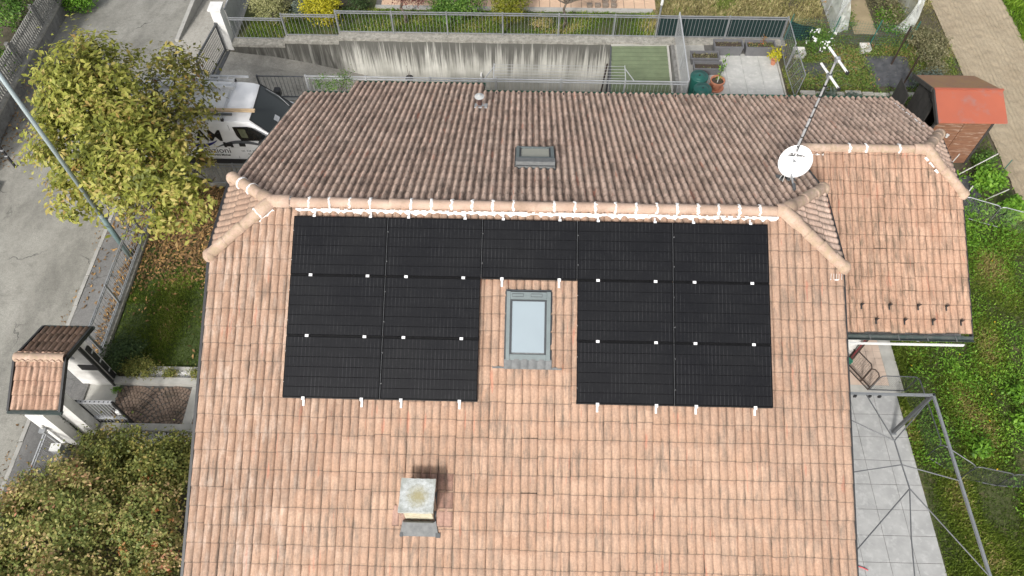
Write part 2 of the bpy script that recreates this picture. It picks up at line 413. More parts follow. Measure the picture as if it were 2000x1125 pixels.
def field_mat():
    t = NT('ploughed soil')
    P = t.pos()
    c = t.ramp(t.noise(P, 0.8, 5, 0.7), [(0.3, (0.29, 0.235, 0.16)), (0.7, (0.385, 0.32, 0.225))])
    c = t.mix(t.rng(t.noise(P, 13.0, 4, 0.75), 0.5, 0.75, 0, 0.6), c, (0.20, 0.155, 0.10))
    t.color(c)
    t.rough(0.97)
    t.bump(t.noise(t.mapped(P, (1.0, 0.6, 1.0)), 34.0, 5, 0.85), 0.6, 0.02)
    return t.m
MT['field'] = field_mat()
MT['sett'] = simple('porphyry sett', (0.25, 0.185, 0.14), (0.155, 0.11, 0.085), 6.5, 0.85, bump=0.3, spots=(0.10, 0.075, 0.055), spot_scale=1.6, spot_at=0.55)

G = lambda *s: list(s)
MT['lf_magnolia'] = leaf_mat('magnolia leaf', [(0.0, (0.084, 0.1, 0.019)), (0.26, (0.195, 0.22, 0.036)), (0.48, (0.344, 0.365, 0.065)), (0.68, (0.493, 0.47, 0.114)), (0.8, (0.521, 0.43, 0.133)), (0.9, (0.428, 0.28, 0.085)), (1.0, (0.242, 0.125, 0.048))], 0.32)
MT['lf_magnolia_dry'] = leaf_mat('sparse magnolia leaf', [(0.0, (0.055, 0.065, 0.012)), (0.4, (0.14, 0.145, 0.022)), (0.7, (0.28, 0.25, 0.05)), (0.88, (0.30, 0.19, 0.05)), (1.0, (0.17, 0.055, 0.025))], 0.3)
MT['lf_bush'] = leaf_mat('shrub leaf', [(0.0, (0.11, 0.15, 0.035)), (0.35, (0.235, 0.278, 0.071)), (0.62, (0.439, 0.4, 0.132)), (0.82, (0.627, 0.465, 0.227)), (0.93, (0.673, 0.391, 0.227)), (1.0, (0.752, 0.194, 0.123))], 0.3)
MT['lf_bush_green'] = leaf_mat('green shrub leaf', [(0.0, (0.084, 0.114, 0.026)), (0.5, (0.213, 0.235, 0.053)), (0.9, (0.383, 0.32, 0.089)), (1.0, (0.537, 0.344, 0.133))], 0.3)
MT['lf_orange'] = leaf_mat('orange red leaf', [(0.0, (0.10, 0.10, 0.025)), (0.4, (0.28, 0.19, 0.05)), (0.7, (0.46, 0.20, 0.06)), (1.0, (0.50, 0.10, 0.05))], 0.3)
MT['lf_dark'] = leaf_mat('dark evergreen leaf', [(0.0, (0.02, 0.045, 0.012)), (0.6, (0.05, 0.09, 0.022)), (1.0, (0.10, 0.14, 0.04))], 0.2)
MT['lf_laurel'] = leaf_mat('laurel leaf', [(0.0, (0.042, 0.102, 0.014)), (0.6, (0.12, 0.24, 0.036)), (1.0, (0.288, 0.408, 0.072))], 0.25)
MT['lf_pale'] = leaf_mat('variegated leaf', [(0.0, (0.14, 0.16, 0.055)), (0.5, (0.36, 0.36, 0.15)), (1.0, (0.56, 0.53, 0.28))], 0.25)
MT['lf_yellow'] = leaf_mat('golden leaf', [(0.0, (0.20, 0.22, 0.01)), (0.4, (0.48, 0.44, 0.02)), (1.0, (0.72, 0.64, 0.06))], 0.3)
MT['lf_maple'] = leaf_mat('dark red maple leaf', [(0.0, (0.09, 0.03, 0.028)), (0.6, (0.20, 0.07, 0.06)), (1.0, (0.33, 0.14, 0.11))], 0.25)
MT['lf_conifer'] = leaf_mat('yellow green conifer', [(0.0, (0.07, 0.095, 0.01)), (0.5, (0.20, 0.22, 0.018)), (1.0, (0.38, 0.36, 0.03))], 0.2)
MT['lf_weed'] = leaf_mat('bright weed leaf', [(0.0, (0.07, 0.163, 0.015)), (0.5, (0.167, 0.355, 0.031)), (1.0, (0.35, 0.567, 0.064))], 0.35)
MT['lf_crop'] = leaf_mat('bright crop leaf', [(0.0, (0.10, 0.20, 0.012)), (0.5, (0.18, 0.32, 0.025)), (1.0, (0.32, 0.46, 0.05))], 0.35)
MT['lf_straw'] = leaf_mat('strawberry leaf', [(0.0, (0.073, 0.138, 0.029)), (0.5, (0.195, 0.293, 0.057)), (0.78, (0.325, 0.277, 0.098)), (1.0, (0.537, 0.195, 0.098))], 0.3)
MT['lf_silver'] = leaf_mat('silver green leaf', [(0.0, (0.09, 0.12, 0.09)), (1.0, (0.24, 0.29, 0.24))], 0.2)
MT['lf_dry'] = leaf_mat('dry stalk', [(0.0, (0.09, 0.10, 0.045)), (0.5, (0.19, 0.18, 0.085)), (1.0, (0.34, 0.30, 0.18))], 0.2)
MT['lf_litter'] = leaf_mat('fallen leaf', [(0.0, (0.101, 0.061, 0.031)), (0.4, (0.216, 0.129, 0.056)), (0.75, (0.36, 0.22, 0.092)), (1.0, (0.547, 0.33, 0.122))], 0.1, 0.8)
MT['lf_white'] = leaf_mat('white petal', [(0.0, (0.75, 0.75, 0.72)), (1.0, (0.85, 0.85, 0.84))], 0.2)
MT['lf_flower'] = leaf_mat('yellow petal', [(0.0, (0.80, 0.46, 0.02)), (1.0, (0.85, 0.58, 0.03))], 0.2)
MT['gr_lawn'] = leaf_mat('grass blade', [(0.0, (0.067, 0.132, 0.013)), (0.5, (0.132, 0.236, 0.023)), (0.9, (0.245, 0.358, 0.043)), (1.0, (0.528, 0.452, 0.169))], 0.3)
MT['gr_bright'] = leaf_mat('fresh grass blade', [(0.0, (0.074, 0.123, 0.015)), (0.5, (0.159, 0.233, 0.026)), (0.9, (0.279, 0.344, 0.055)), (1.0, (0.439, 0.356, 0.145))], 0.3)
MT['gr_dry'] = leaf_mat('dry grass blade', [(0.0, (0.169, 0.169, 0.052)), (0.45, (0.312, 0.273, 0.117)), (0.8, (0.468, 0.39, 0.195)), (1.0, (0.182, 0.234, 0.052))], 0.2)
MT['rust_red'] = simple('maroon rail', (0.20, 0.03, 0.035), (0.14, 0.02, 0.025), 8, 0.5)
MT['paper'] = simple('white paper', (0.78, 0.80, 0.82), None, 4, 0.8)
MT['wood_block'] = simple('grey brown block', (0.25, 0.20, 0.16), (0.17, 0.14, 0.11), 9, 0.9)

# ------------------------------------------------------------------ object helpers
WLOC = {}
def vloc(o): return WLOC.get(o.name, Vector((0, 0, 0))) if o else Vector((0, 0, 0))

def thing(name, label, cat, loc=(0, 0, 0), group=None):
    o = bpy.data.objects.new(name, None)
    COL.objects.link(o)
    o.empty_display_size = 0.2
    o.location = loc
    o['label'] = label; o['category'] = cat
    if group: o['group'] = group
    WLOC[o.name] = Vector(loc)
    return o

def tag(o, label=None, cat=None, group=None, kind=None):
    if label: o['label'] = label
    if cat: o['category'] = cat
    if group: o['group'] = group
    if kind: o['kind'] = kind
    return o

def link(o, parent=None, world=None):
    COL.objects.link(o)
    if parent is not None: o.parent = parent
    if world is not None: o.location = Vector(world) - vloc(parent)
    WLOC[o.name] = (Vector(world) if world is not None else vloc(parent))
    return o

def mesh_from(name, V, F, mat, smooth=False):
    me = bpy.data.meshes.new(name)
    me.from_pydata([tuple(v) for v in V], [], F)
    if mat is not None: me.materials.append(mat)
    if smooth:
        me.polygons.foreach_set('use_smooth', [True] * len(me.polygons))
    me.update()
    return me

class B:
    """collects simple shapes, then links them as ONE mesh object"""
    def __init__(s): s.v = []; s.f = []
    def add(s, V, F):
        o = len(s.v)
        s.v += [Vector(v) for v in V]
        s.f += [tuple(i + o for i in f) for f in F]
        return s
    def box(s, x0, x1, y0, y1, z0, z1):
        V = [(x0, y0, z0), (x1, y0, z0), (x1, y1, z0), (x0, y1, z0), (x0, y0, z1), (x1, y0, z1), (x1, y1, z1), (x0, y1, z1)]
        return s.add(V, [(3, 2, 1, 0), (4, 5, 6, 7), (0, 1, 5, 4), (1, 2, 6, 5), (2, 3, 7, 6), (3, 0, 4, 7)])
    def fbox(s, fr, u0, u1, v0, v1, h0, h1):
        """box in a slope frame: u across, v down the slope, h above it"""
        P = [fr.p(u, v, h) for h in (h0, h1) for u, v in ((u0, v0), (u0, v1), (u1, v1), (u1, v0))]
        return s.add(P, [(3, 2, 1, 0), (4, 5, 6, 7), (0, 1, 5, 4), (1, 2, 6, 5), (2, 3, 7, 6), (3, 0, 4, 7)])
    def tube(s, a, b, r, n=6, r2=None, cap=True):
        a = Vector(a); b = Vector(b); d = (b - a).normalized()
        x = d.orthogonal().normalized(); y = d.cross(x)
        r2 = r if r2 is None else r2
        V = []; F = []
        for q, rr in ((a, r), (b, r2)):
            for i in range(n):
                t = 2 * math.pi * i / n
                V.append(q + (x * math.cos(t) + y * math.sin(t)) * rr)
        for i in range(n):
            j = (i + 1) % n
            F.append((i, j, n + j, n + i))
        if cap: F += [tuple(range(n - 1, -1, -1)), tuple(range(n, 2 * n))]
        return s.add(V, F)
    def path(s, pts, r, n=6):
        for a, b in zip(pts, pts[1:]): s.tube(a, b, r, n)
        return s
    def bar(s, a, b, w, h, up=(0, 0, 1)):
        """rectangular bar from a to b"""
        a = Vector(a); b = Vector(b); d = (b - a).normalized()
        up = Vector(up)
        x = d.cross(up)
        if x.length < 1e-4: x = d.cross(Vector((1, 0, 0)))
        x.normalize(); z = x.cross(d)
        V = [q + x * sx * w / 2 + z * sz * h / 2 for q in (a, b) for sx, sz in ((-1, -1), (1, -1), (1, 1), (-1, 1))]
        return s.add(V, [(3, 2, 1, 0), (4, 5, 6, 7), (0, 1, 5, 4), (1, 2, 6, 5), (2, 3, 7, 6), (3, 0, 4, 7)])
    def lathe(s, c, prof, n=16):
        c = Vector(c); V = []; F = []
        m = len(prof)
        for i in range(n):
            t = 2 * math.pi * i / n
            for r, z in prof: V.append(c + Vector((r * math.cos(t), r * math.sin(t), z)))
        for i in range(n):
            j = (i + 1) % n
            for k in range(m - 1):
                F.append((i * m + k, j * m + k, j * m + k + 1, i * m + k + 1))
        return s.add(V, F)
    def prism(s, poly, d):
        """polygon (3-D points) pushed along vector d"""
        n = len(poly); d = Vector(d)
        V = [Vector(p) for p in poly] + [Vector(p) + d for p in poly]
        F = [tuple(range(n - 1, -1, -1)), tuple(range(n, 2 * n))] + [(i, (i + 1) % n, n + (i + 1) % n, n + i) for i in range(n)]
        return s.add(V, F)
    def build(s, name, mat, parent=None, smooth=False, kind=None, bevel=0.0):
        off = vloc(parent)
        me = mesh_from(name, [v - off for v in s.v], s.f, mat, smooth)
        if bevel or True:
            bm = bmesh.new(); bm.from_mesh(me)
            bmesh.ops.recalc_face_normals(bm, faces=bm.faces)
            if bevel: bmesh.ops.bevel(bm, geom=bm.edges[:], offset=bevel, segments=1, affect='EDGES', clamp_overlap=True)
            bm.to_mesh(me); bm.free()
        o = bpy.data.objects.new(name, me)
        link(o, parent)
        if kind: o['kind'] = kind
        return o

class Frame:
    """slope frame: X across, V down the slope, N up from it"""
    def __init__(s, o, x, up):
        s.o = Vector(o); s.x = Vector(x).normalized(); s.up = Vector(up).normalized(); s.n = s.x.cross(s.up)
    def p(s, u, v, h): return s.o + s.x * u - s.up * v + s.n * h
    def mat(s, u, v, h=0.0):
        m = Matrix.Identity(4)
        for i, c in enumerate((s.x, s.up, s.n)):
            for k in range(3): m[k][i] = c[k]
        m.translation = s.p(u, v, h)
        return m

def np_mesh(name, V, F, mat, parent=None, attrs=None, smooth=False, kind=None, off=True):
    """numpy mesh; F is (n,k) of one polygon size"""
    V = np.asarray(V, np.float32)
    if off:
        V = V - np.array(vloc(parent), np.float32)
    F = np.asarray(F, np.int32)
    me = bpy.data.meshes.new(name)
    me.vertices.add(len(V)); me.vertices.foreach_set('co', V.ravel())
    k = F.shape[1]
    me.loops.add(F.size); me.loops.foreach_set('vertex_index', F.ravel())
    me.polygons.add(len(F)); me.polygons.foreach_set('loop_start', np.arange(0, F.size, k, dtype=np.int32))
    try: me.polygons.foreach_set('loop_total', np.full(len(F), k, np.int32))
    except Exception: pass
    if smooth: me.polygons.foreach_set('use_smooth', np.ones(len(F), bool))
    for a, vals in (attrs or {}).items():
        at = me.attributes.new(a, 'FLOAT', 'POINT')
        at.data.foreach_set('value', np.asarray(vals, np.float32).ravel())
    if mat is not None: me.materials.append(mat)
    me.update(calc_edges=True)
    o = bpy.data.objects.new(name, me)
    link(o, parent)
    if kind: o['kind'] = kind
    return o

LEAF_V = np.array([(0, -0.5, 0), (0.22, 0.05, 0.05), (0, 0.5, -0.09), (-0.22, 0.05, 0.05), (0, 0.0, 0.0)])
LEAF_F = np.array([(0, 1, 4), (1, 2, 4), (2, 3, 4), (3, 0, 4)])
SMALL_V = np.array([(0, -0.5, 0), (0.30, 0, 0.05), (0, 0.5, 0), (-0.30, 0, 0.05)])
SMALL_F = np.array([(0, 1, 2), (0, 2, 3)])
BLADE_V = np.array([(-0.07, 0, 0), (0.07, 0, 0), (0.03, 0.15, 0.6), (0.0, 0.5, 1.0)])
BLADE_F = np.array([(0, 1, 2), (0, 2, 3)])

def scatter(name, mat, pos, nrm, size, rnd, parent=None, tv=LEAF_V, tf=LEAF_F, kind='stuff', label=None):
    """many small leaf shapes as one mesh"""
    pos = np.asarray(pos, float); n = len(pos)
    nrm = np.asarray(nrm, float); nrm = nrm / (np.linalg.norm(nrm, axis=1, keepdims=True) + 1e-9)
    a = RNG.normal(size=(n, 3)); a -= (a * nrm).sum(1, keepdims=True) * nrm
    a /= np.linalg.norm(a, axis=1, keepdims=True) + 1e-9
    b = np.cross(nrm, a)
    size = np.broadcast_to(np.asarray(size, float), (n,))
    t = tv[None, :, :] * size[:, None, None]
    V = pos[:, None, :] + t[:, :, 0:1] * b[:, None, :] + t[:, :, 1:2] * a[:, None, :] + t[:, :, 2:3] * nrm[:, None, :]
    k = len(tv)
    F = (tf[None] + (np.arange(n) * k)[:, None, None]).reshape(-1, tf.shape[1])
    o = np_mesh(name, V.reshape(-1, 3), F, mat, parent, {'rnd': np.repeat(rnd, k)}, kind=kind)
    if label: o['label'] = label
    return o

def ellip_points(n, ells, shell=0.55, clump=140, csd=0.16, up=0.55, wild=0.55):
    """leaf positions through a union of ellipsoids (cx,cy,cz,rx,ry,rz,weight); clumps leave gaps"""
    w = np.array([e[6] if len(e) > 6 else e[3] * e[4] * e[5] for e in ells]); w = w / w.sum()
    ci = RNG.choice(len(ells), clump, p=w)
    E = np.array([e[:6] for e in ells])
    d = RNG.normal(size=(clump, 3)); d /= np.linalg.norm(d, axis=1, keepdims=True)
    d[:, 2] = np.where(d[:, 2] < -0.35, -d[:, 2], d[:, 2])
    r = shell + (1 - shell) * RNG.random(clump) ** 0.6
    r *= 0.86 + 0.22 * RNG.random(clump)
    cen = E[ci, :3] + d * r[:, None] * E[ci, 3:6]
    crn = RNG.random(clump)
    k = RNG.integers(0, clump, n)
    s = csd * (0.6 + 0.8 * RNG.random(clump))
    pos = cen[k] + RNG.normal(size=(n, 3)) * s[k][:, None]
    nrm = d[k] * 0.7 + RNG.normal(size=(n, 3)) * wild + np.array([0, 0, up])
    return pos, nrm, crn[k], d[k]

def limb(bx, p0, p1, r0, r1, n=7, seg=5, wob=0.06):
    p0 = Vector(p0); p1 = Vector(p1); pts = []
    L = (p1 - p0).length
    for i in range(seg + 1):
        t = i / seg
        q = p0.lerp(p1, t)
        if 0 < i < seg: q += Vector((random.uniform(-1, 1), random.uniform(-1, 1), random.uniform(-0.5, 0.5))) * wob * L
        pts.append(q)
    for i in range(seg):
        ra = r0 + (r1 - r0) * i / seg; rb = r0 + (r1 - r0) * (i + 1) / seg
        bx.tube(pts[i], pts[i + 1], ra, n, rb)
    return pts

def copies(me, name, parent, places, rotz=0.0):
    """one object per place, sharing one mesh"""
    out = []
    for p in places:
        o = bpy.data.objects.new(name, me)
        link(o, parent, p)
        if rotz: o.rotation_euler[2] = rotz
        out.append(o)
    return out

def text_mesh(s, size, mat, name, M, parent, bold=0.0, extrude=0.002):
    cu = bpy.data.curves.new('lettering', 'FONT')
    cu.body = s; cu.size = size; cu.extrude = extrude; cu.offset = bold
    cu.resolution_u = 3
    o = bpy.data.objects.new('lettering', cu)
    COL.objects.link(o)
    dg = bpy.context.evaluated_depsgraph_get()
    me = bpy.data.meshes.new_from_object(o.evaluated_get(dg))
    bpy.data.objects.remove(o)
    bpy.data.curves.remove(cu)
    me.transform(M)
    me.transform(Matrix.Translation(-vloc(parent)))
    me.materials.clear(); me.materials.append(mat)
    t = bpy.data.objects.new(name, me)
    link(t, parent)
    return t

def zg(x, y):
    """the road and the mouth of the drive fall away gently to the north"""
    t = min(1.0, max(0.0, (-8.6 - x) / 1.6))
    return -0.13 * max(0.0, min(y, 24.0) - 8.0) * t

def sheet(name, x0, x1, y0, y1, nx, ny, dz, mat, kind='structure', zf=zg, hole=None, parent=None, jag=0.0):
    xs = np.linspace(x0, x1, nx + 1) if not isinstance(nx, list) else np.array(nx)
    ys = np.linspace(y0, y1, ny + 1) if not isinstance(ny, list) else np.array(ny)
    V = []
    for i, x in enumerate(xs):
        for j, y in enumerate(ys):
            xx, yy = x, y
            if jag and i in (0, len(xs) - 1): xx += random.uniform(-jag, jag)
            if jag and j in (0, len(ys) - 1): yy += random.uniform(-jag, jag)
            V.append((xx, yy, zf(x, y) + dz))
    m = len(ys); F = []
    for i in range(len(xs) - 1):
        for j in range(m - 1):
            if hole and hole((xs[i] + xs[i + 1]) / 2, (ys[j] + ys[j + 1]) / 2): continue
            F.append((i * m + j, (i + 1) * m + j, (i + 1) * m + j + 1, i * m + j + 1))
    off = vloc(parent)
    me = mesh_from(name, [Vector(v) - off for v in V], F, mat)
    o = bpy.data.objects.new(name, me)
    link(o, parent)
    if kind: o['kind'] = kind
    return o



# ================================================================== GROUND
def in_ramp(x, y): return (-10.5 < x < 5.62 and 9.95 < y < 13.0) or (-10.2 < x < -5.9 and 13.0 < y < 14.9)
gx = sorted(set([-90, -50, -30, -22] + list(np.arange(-20, -8.0, 0.5)) + [-10.5, -8, -5.9, -4, -2, 0, 2, 4, 5.62, 8, 12, 16, 20, 30, 50, 90]))
gy = sorted(set([-90, -50, -30, -20, -14, -10, -6, -2, 2, 5] + list(np.arange(8, 16, 0.5)) + [9.95, 13.0, 14.9, 18, 22, 26, 40, 60, 90]))
sheet('ground', 0, 0, 0, 0, gx, gy, -0.03, MT['earth'], hole=in_ramp)
# road, kerb, pavement
def road_poly(name, pts_w, pts_e, ys, dz, mat, step=0.0):
    V = []; F = []
    n = 14
    for y in ys:
        a = np.interp(y, [p[1] for p in pts_w], [p[0] for p in pts_w]); b = np.interp(y, [p[1] for p in pts_e], [p[0] for p in pts_e])
        for i in range(n + 1):
            x = a + (b - a) * i / n
            V.append((x, y, zg(x, y) + dz))
    for j in range(len(ys) - 1):
        for i in range(n):
            q = j * (n + 1) + i
            F.append((q, q + 1, q + n + 2, q + n + 1))
    o = bpy.data.objects.new(name, mesh_from(name, V, F, mat))
    link(o); o['kind'] = 'structure'
    return o
ys = list(np.arange(-22, 30.1, 0.5))
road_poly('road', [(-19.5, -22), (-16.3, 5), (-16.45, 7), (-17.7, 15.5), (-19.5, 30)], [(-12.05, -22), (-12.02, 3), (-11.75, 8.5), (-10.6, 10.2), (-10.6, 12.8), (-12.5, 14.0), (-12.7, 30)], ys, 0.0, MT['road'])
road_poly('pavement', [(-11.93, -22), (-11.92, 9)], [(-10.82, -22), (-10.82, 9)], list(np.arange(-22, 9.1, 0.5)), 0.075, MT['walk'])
road_poly('roadside_gravel', [(-12.42, -22), (-12.22, 8)], [(-12.04, -22), (-12.04, 8)], list(np.arange(-22, 8.1, 0.5)), 0.006, MT['earth']) if False else None
kerb = thing('kerb', 'long pale concrete kerb between the asphalt road and the pavement', 'kerb', (-12.0, 0, 0))
yy = -20.0
kb = B().box(-0.055, 0.055, -0.49, 0.49, -0.05, 0.088)
kme = kb.build('kerb_stone', MT['conc'], None, bevel=0.008)
kmesh = kme.data
bpy.data.objects.remove(kme)
for k in range(28):
    o = bpy.data.objects.new('kerb_stone', kmesh); link(o, kerb, (-11.985 + 0.01 * math.sin(k * 1.7), -19 + k * 1.0, 0))
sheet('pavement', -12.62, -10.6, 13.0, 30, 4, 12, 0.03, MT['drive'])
kf = B().box(-12.75, -12.6, 13.6, 30, -2.2, -0.62); kf.build('kerb', MT['conc'], None, kind='structure')
# drive: sloping concrete between gate and ramp, yard under the van
def ramp_z(x, y):
    if x < -10.45: return zg(x, y)
    a = zg(-10.5, y)
    return float(np.interp(x, [-10.5, -9.0, -7.8, -6.3, -4.5, -2.4, 0, 6], [a, min(a, -0.84) if y > 12 else a * 0.6 - 0.34, -1.09, -1.49, -1.95, -2.45, -2.62, -2.65]))
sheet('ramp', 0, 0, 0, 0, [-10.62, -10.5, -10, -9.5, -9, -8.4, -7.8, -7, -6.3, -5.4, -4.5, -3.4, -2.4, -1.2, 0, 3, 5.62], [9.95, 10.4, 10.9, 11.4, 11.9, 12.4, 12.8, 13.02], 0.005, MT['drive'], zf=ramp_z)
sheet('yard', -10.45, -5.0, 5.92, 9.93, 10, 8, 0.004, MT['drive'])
# ------------------------------------------------------------------ retaining walls beside the ramp
rw = thing('retaining_wall', 'tall pale concrete retaining wall with dark vertical streaks beside the ramp', 'wall', (-2.4, 13.0, -2.7))
B().box(-10.35, -8.42, 13.0, 13.32, -2.9, -0.34).build('wall_face', MT['streak'], rw)
B().box(-8.42, -6.42, 13.0, 13.32, -2.9, -0.17).build('wall_face', MT['streak'], rw)
B().box(-6.42, 9.6, 13.0, 13.32, -2.9, 0.0).build('wall_face', MT['streak'], rw)
for (a, b, z) in ((-10.36, -8.42, -0.34), (-8.42, -6.42, -0.17), (-6.42, 9.62, 0.0)):
    n = max(2, int((b - a) / 0.25)); V = []; F = []
    for i in range(n + 1):
        x = a + (b - a) * i / n
        j0 = random.uniform(-0.018, 0.018); j1 = random.uniform(-0.01, 0.01)
        V += [(x, 12.97 + j0, z - 0.05), (x, 12.972 + j0, z + 0.055 + j1), (x, 13.36, z + 0.065), (x, 13.36, z - 0.05)]
    for i in range(n):
        for k in range(4): F.append((i * 4 + k, i * 4 + (k + 1) % 4, i * 4 + 4 + (k + 1) % 4, i * 4 + 4 + k))
    F += [(3, 2, 1, 0), (n * 4, n * 4 + 1, n * 4 + 2, n * 4 + 3)]
    q = B(); q.add(V, F); q.build('coping', MT['coping'], rw)
rn = thing('retaining_wall', 'low grey concrete wall edge carrying the railing behind the rear eaves', 'wall', (-2.4, 9.9, 0))
B().box(-8.6, 5.62, 9.78, 9.97, -2.8, 0.04).build('wall_face', MT['conc'], rn)

# north garden level
def zn(x, y): return float(np.interp(x, [-10.6, -8.9, -7.9, -6.9, -6.2], [-0.36, -0.33, -0.2, -0.12, -0.02]))
sheet('garden_lawn', -10.3, 5.3, 13.36, 14.82, 20, 3, 0.0, MT['lawn_soil'], zf=zn)
sheet('garden_ground', -10.3, -5.3, 14.82, 32, 12, 4, 0.0, MT['lawn_soil'], zf=zn)
sheet('garden_paving', -5.3, 5.05, 14.84, 32, 1, 1, 0.01, MT['joint'], zf=lambda x, y: 0)
sheet('dry_grass_ground', 5.05, 11.3, 13.36, 40, 4, 4, 0.0, MT['dry_soil'], zf=lambda x, y: 0)
sheet('bean_garden_ground', 9.6, 15.5, 7.0, 40, 4, 4, 0.002, MT['earth'], zf=lambda x, y: 0)
# terracotta paving slabs (first rows are in view)
tp = thing('terracotta_terrace', 'terracotta tiled terrace of the neighbouring garden behind the railing', 'terrace', (0, 15, 0))
tme = B().box(-0.19, 0.19, -0.19, 0.19, -0.01, 0.012).build('floor_tile', MT['terra_floor'], None, bevel=0.004)
tmesh = tme.data; bpy.data.objects.remove(tme)
copies(tmesh, 'floor_tile', tp, [(-4.9 + 0.395 * i, 15.14 + 0.395 * j, 0.012) for i in range(26) for j in range(4)])
B().box(-5.3, 5.05, 14.74, 14.93, -0.02, 0.05).build('edging', MT['conc'], tp)

# lawns around the house
def zl(x, y): return 0.0
sheet('front_lawn', -10.64, -4.9, -0.52, 5.9, 12, 12, 0.012, MT['lawn_soil_dark'], zf=zl)
sheet('front_bed', -10.64, -4.9, -22, -2.15, 6, 12, 0.012, MT['earth'], zf=zl)
sheet('side_lawn', 8.6, 15.45, -22, 6.95, 8, 20, 0.006, MT['lawn_soil'], zf=zl)

# ploughed field
fx = np.arange(15.52, 18.25, 0.03); fy = np.concatenate([np.arange(2.0, 20.0, 0.06), np.arange(20, 60, 1.0)])
X, Y = np.meshgrid(fx, fy, indexing='ij')
wob = 0.05 * np.sin(Y * 0.9) + 0.03 * np.sin(Y * 2.3 + 1)
Z = 0.034 * np.abs(np.sin((X + wob * 0.3) * math.pi / 0.145)) ** 0.7 * (0.6 + 0.4 * np.sin(X * 7 + 0.4 * np.sin(Y)))
for k in range(26):
    a = RNG.uniform(0, 6.28); fr = RNG.uniform(5, 26)
    Z += 0.0018 * np.sin(fr * (np.cos(a) * X + np.sin(a) * Y) + RNG.uniform(0, 6.28))
Z += RNG.normal(size=Z.shape) * 0.007
V = np.stack([X, Y, Z + 0.015], -1).reshape(-1, 3)
m = len(fy)
idx = (np.arange(len(fx) - 1)[:, None] * m + np.arange(m - 1)[None]).ravel()
np_mesh('ploughed_field', V, np.stack([idx, idx + m, idx + m + 1, idx + 1], 1), MT['field'], kind='structure')
sheet('crop_ground', 18.15, 60, -10, 60, 2, 2, 0.0, MT['lawn_soil'], zf=lambda x, y: 0)
B().box(15.44, 15.52, -20, 4.9, -0.05, 0.06).build('field_edge_board', MT['stone'], None, kind='structure')

# ================================================================== THE HOUSE
PHI = 0.4301; CP, SP = math.cos(PHI), math.sin(PHI)
ZR = 6.5
XL, XR, XA = -5.62, 6.48, 10.33
house = thing('house', 'house with a terracotta tiled roof carrying black solar panels and two skylights', 'house', (0, 0, 0))
FR = Frame((0, 0, ZR), (1, 0, 0), (0, CP, SP))
RR = Frame((0, 0, ZR), (-1, 0, 0), (0, -CP, SP))
YA, ZA = 3.03, 5.11
AF = Frame((0, YA, ZA), (1, 0, 0), (0, CP, SP))
def hipframe(e, side, run, drop):
    a = math.atan2(drop, run)
    if side < 0: return Frame(e, (0, -1, 0), (math.cos(a), 0, math.sin(a)))
    return Frame(e, (0, 1, 0), (-math.cos(a), 0, math.sin(a)))
E1 = Vector((-4.50, 0, ZR)); A1f = Vector((XL, -0.975, ZR - 0.447)); A1r = Vector((XL, 0.975, ZR - 0.447))
E2 = Vector((5.37, 0, ZR)); A2f = Vector((XR, -0.975, ZR - 0.447)); A2r = Vector((XR, 0.975, ZR - 0.447))
E3 = Vector((9.58, YA, ZA)); A3f = Vector((XA, YA - 0.93, ZA - 0.427)); A3r = Vector((XA, YA + 0.93, ZA - 0.427))
H1 = hipframe(E1, -1, 1.12, 0.447); H2 = hipframe(E2, 1, 1.11, 0.447); H3 = hipframe(E3, 1, 0.75, 0.427)

def vplane(a, b, inside):
    """vertical plane through a and b, keeping the side of 'inside'"""
    d = b - a; n = Vector((d.y, -d.x, 0)).normalized()
    if n.dot(Vector(inside) - a) < 0: n = -n
    return (a.copy(), n)

# one roof tile: two rolls, thin nose, tilted so each course laps over the next
def tile_arrays(w, e, rolls=2, seg=10, lift=0.027, hgt=0.036, pw=0.38, a0=0.06):
    n = rolls * seg + 1
    V = []; prof = []; low = []
    for row in range(3):
        for i in range(n):
            t = i / (n - 1)
            ph_ = (t * rolls) % 1.0
            s = max(0.0, math.sin(math.pi * (ph_ - a0) / (1 - 2 * a0))) ** pw if a0 < ph_ < 1 - a0 else 0.0
            y = (0.03, -e, -e + 0.006)[row]
            h = 0.010 + hgt * s + (0.0, lift, lift - 0.024)[row]
            if i == 0: h -= 0.004
            V.append((w * t, y, h)); prof.append(s); low.append((0, 1, 1)[row])
    F = []
    for row in range(2):
        for i in range(n - 1):
            a = row * n + i
            F.append((a + n, a + n + 1, a + 1, a))
    return np.array(V), np.array(F), np.array(prof), np.array(low)
TW, TE = 0.3025, 0.329
cp = Vector(cam.location)
cq = Vector((math.sin(-YAW) * math.cos(PITCH), math.cos(YAW) * math.cos(PITCH), -math.sin(PITCH)))
def slope_tiles(fr, u0, ncol, w, v0, nrow, e, planes, skip=None):
    whole = []; cut = []
    for r in range(nrow):
        for c in range(ncol):
            u = u0 + c * w; v = v0 + r * e
            if skip and skip(u + w / 2, v + e / 2): continue
            cs = [fr.p(a, b, 0) for a in (u, u + w) for b in (v, v + e)]
            st = []
            for co, no in planes:
                st.append([no.dot(p - co) > -1e-4 for p in cs])
            if any(not any(x) for x in st): continue
            if all(all(x) for x in st): whole.append((u, v))
            else: cut.append((u, v))
    return whole, cut
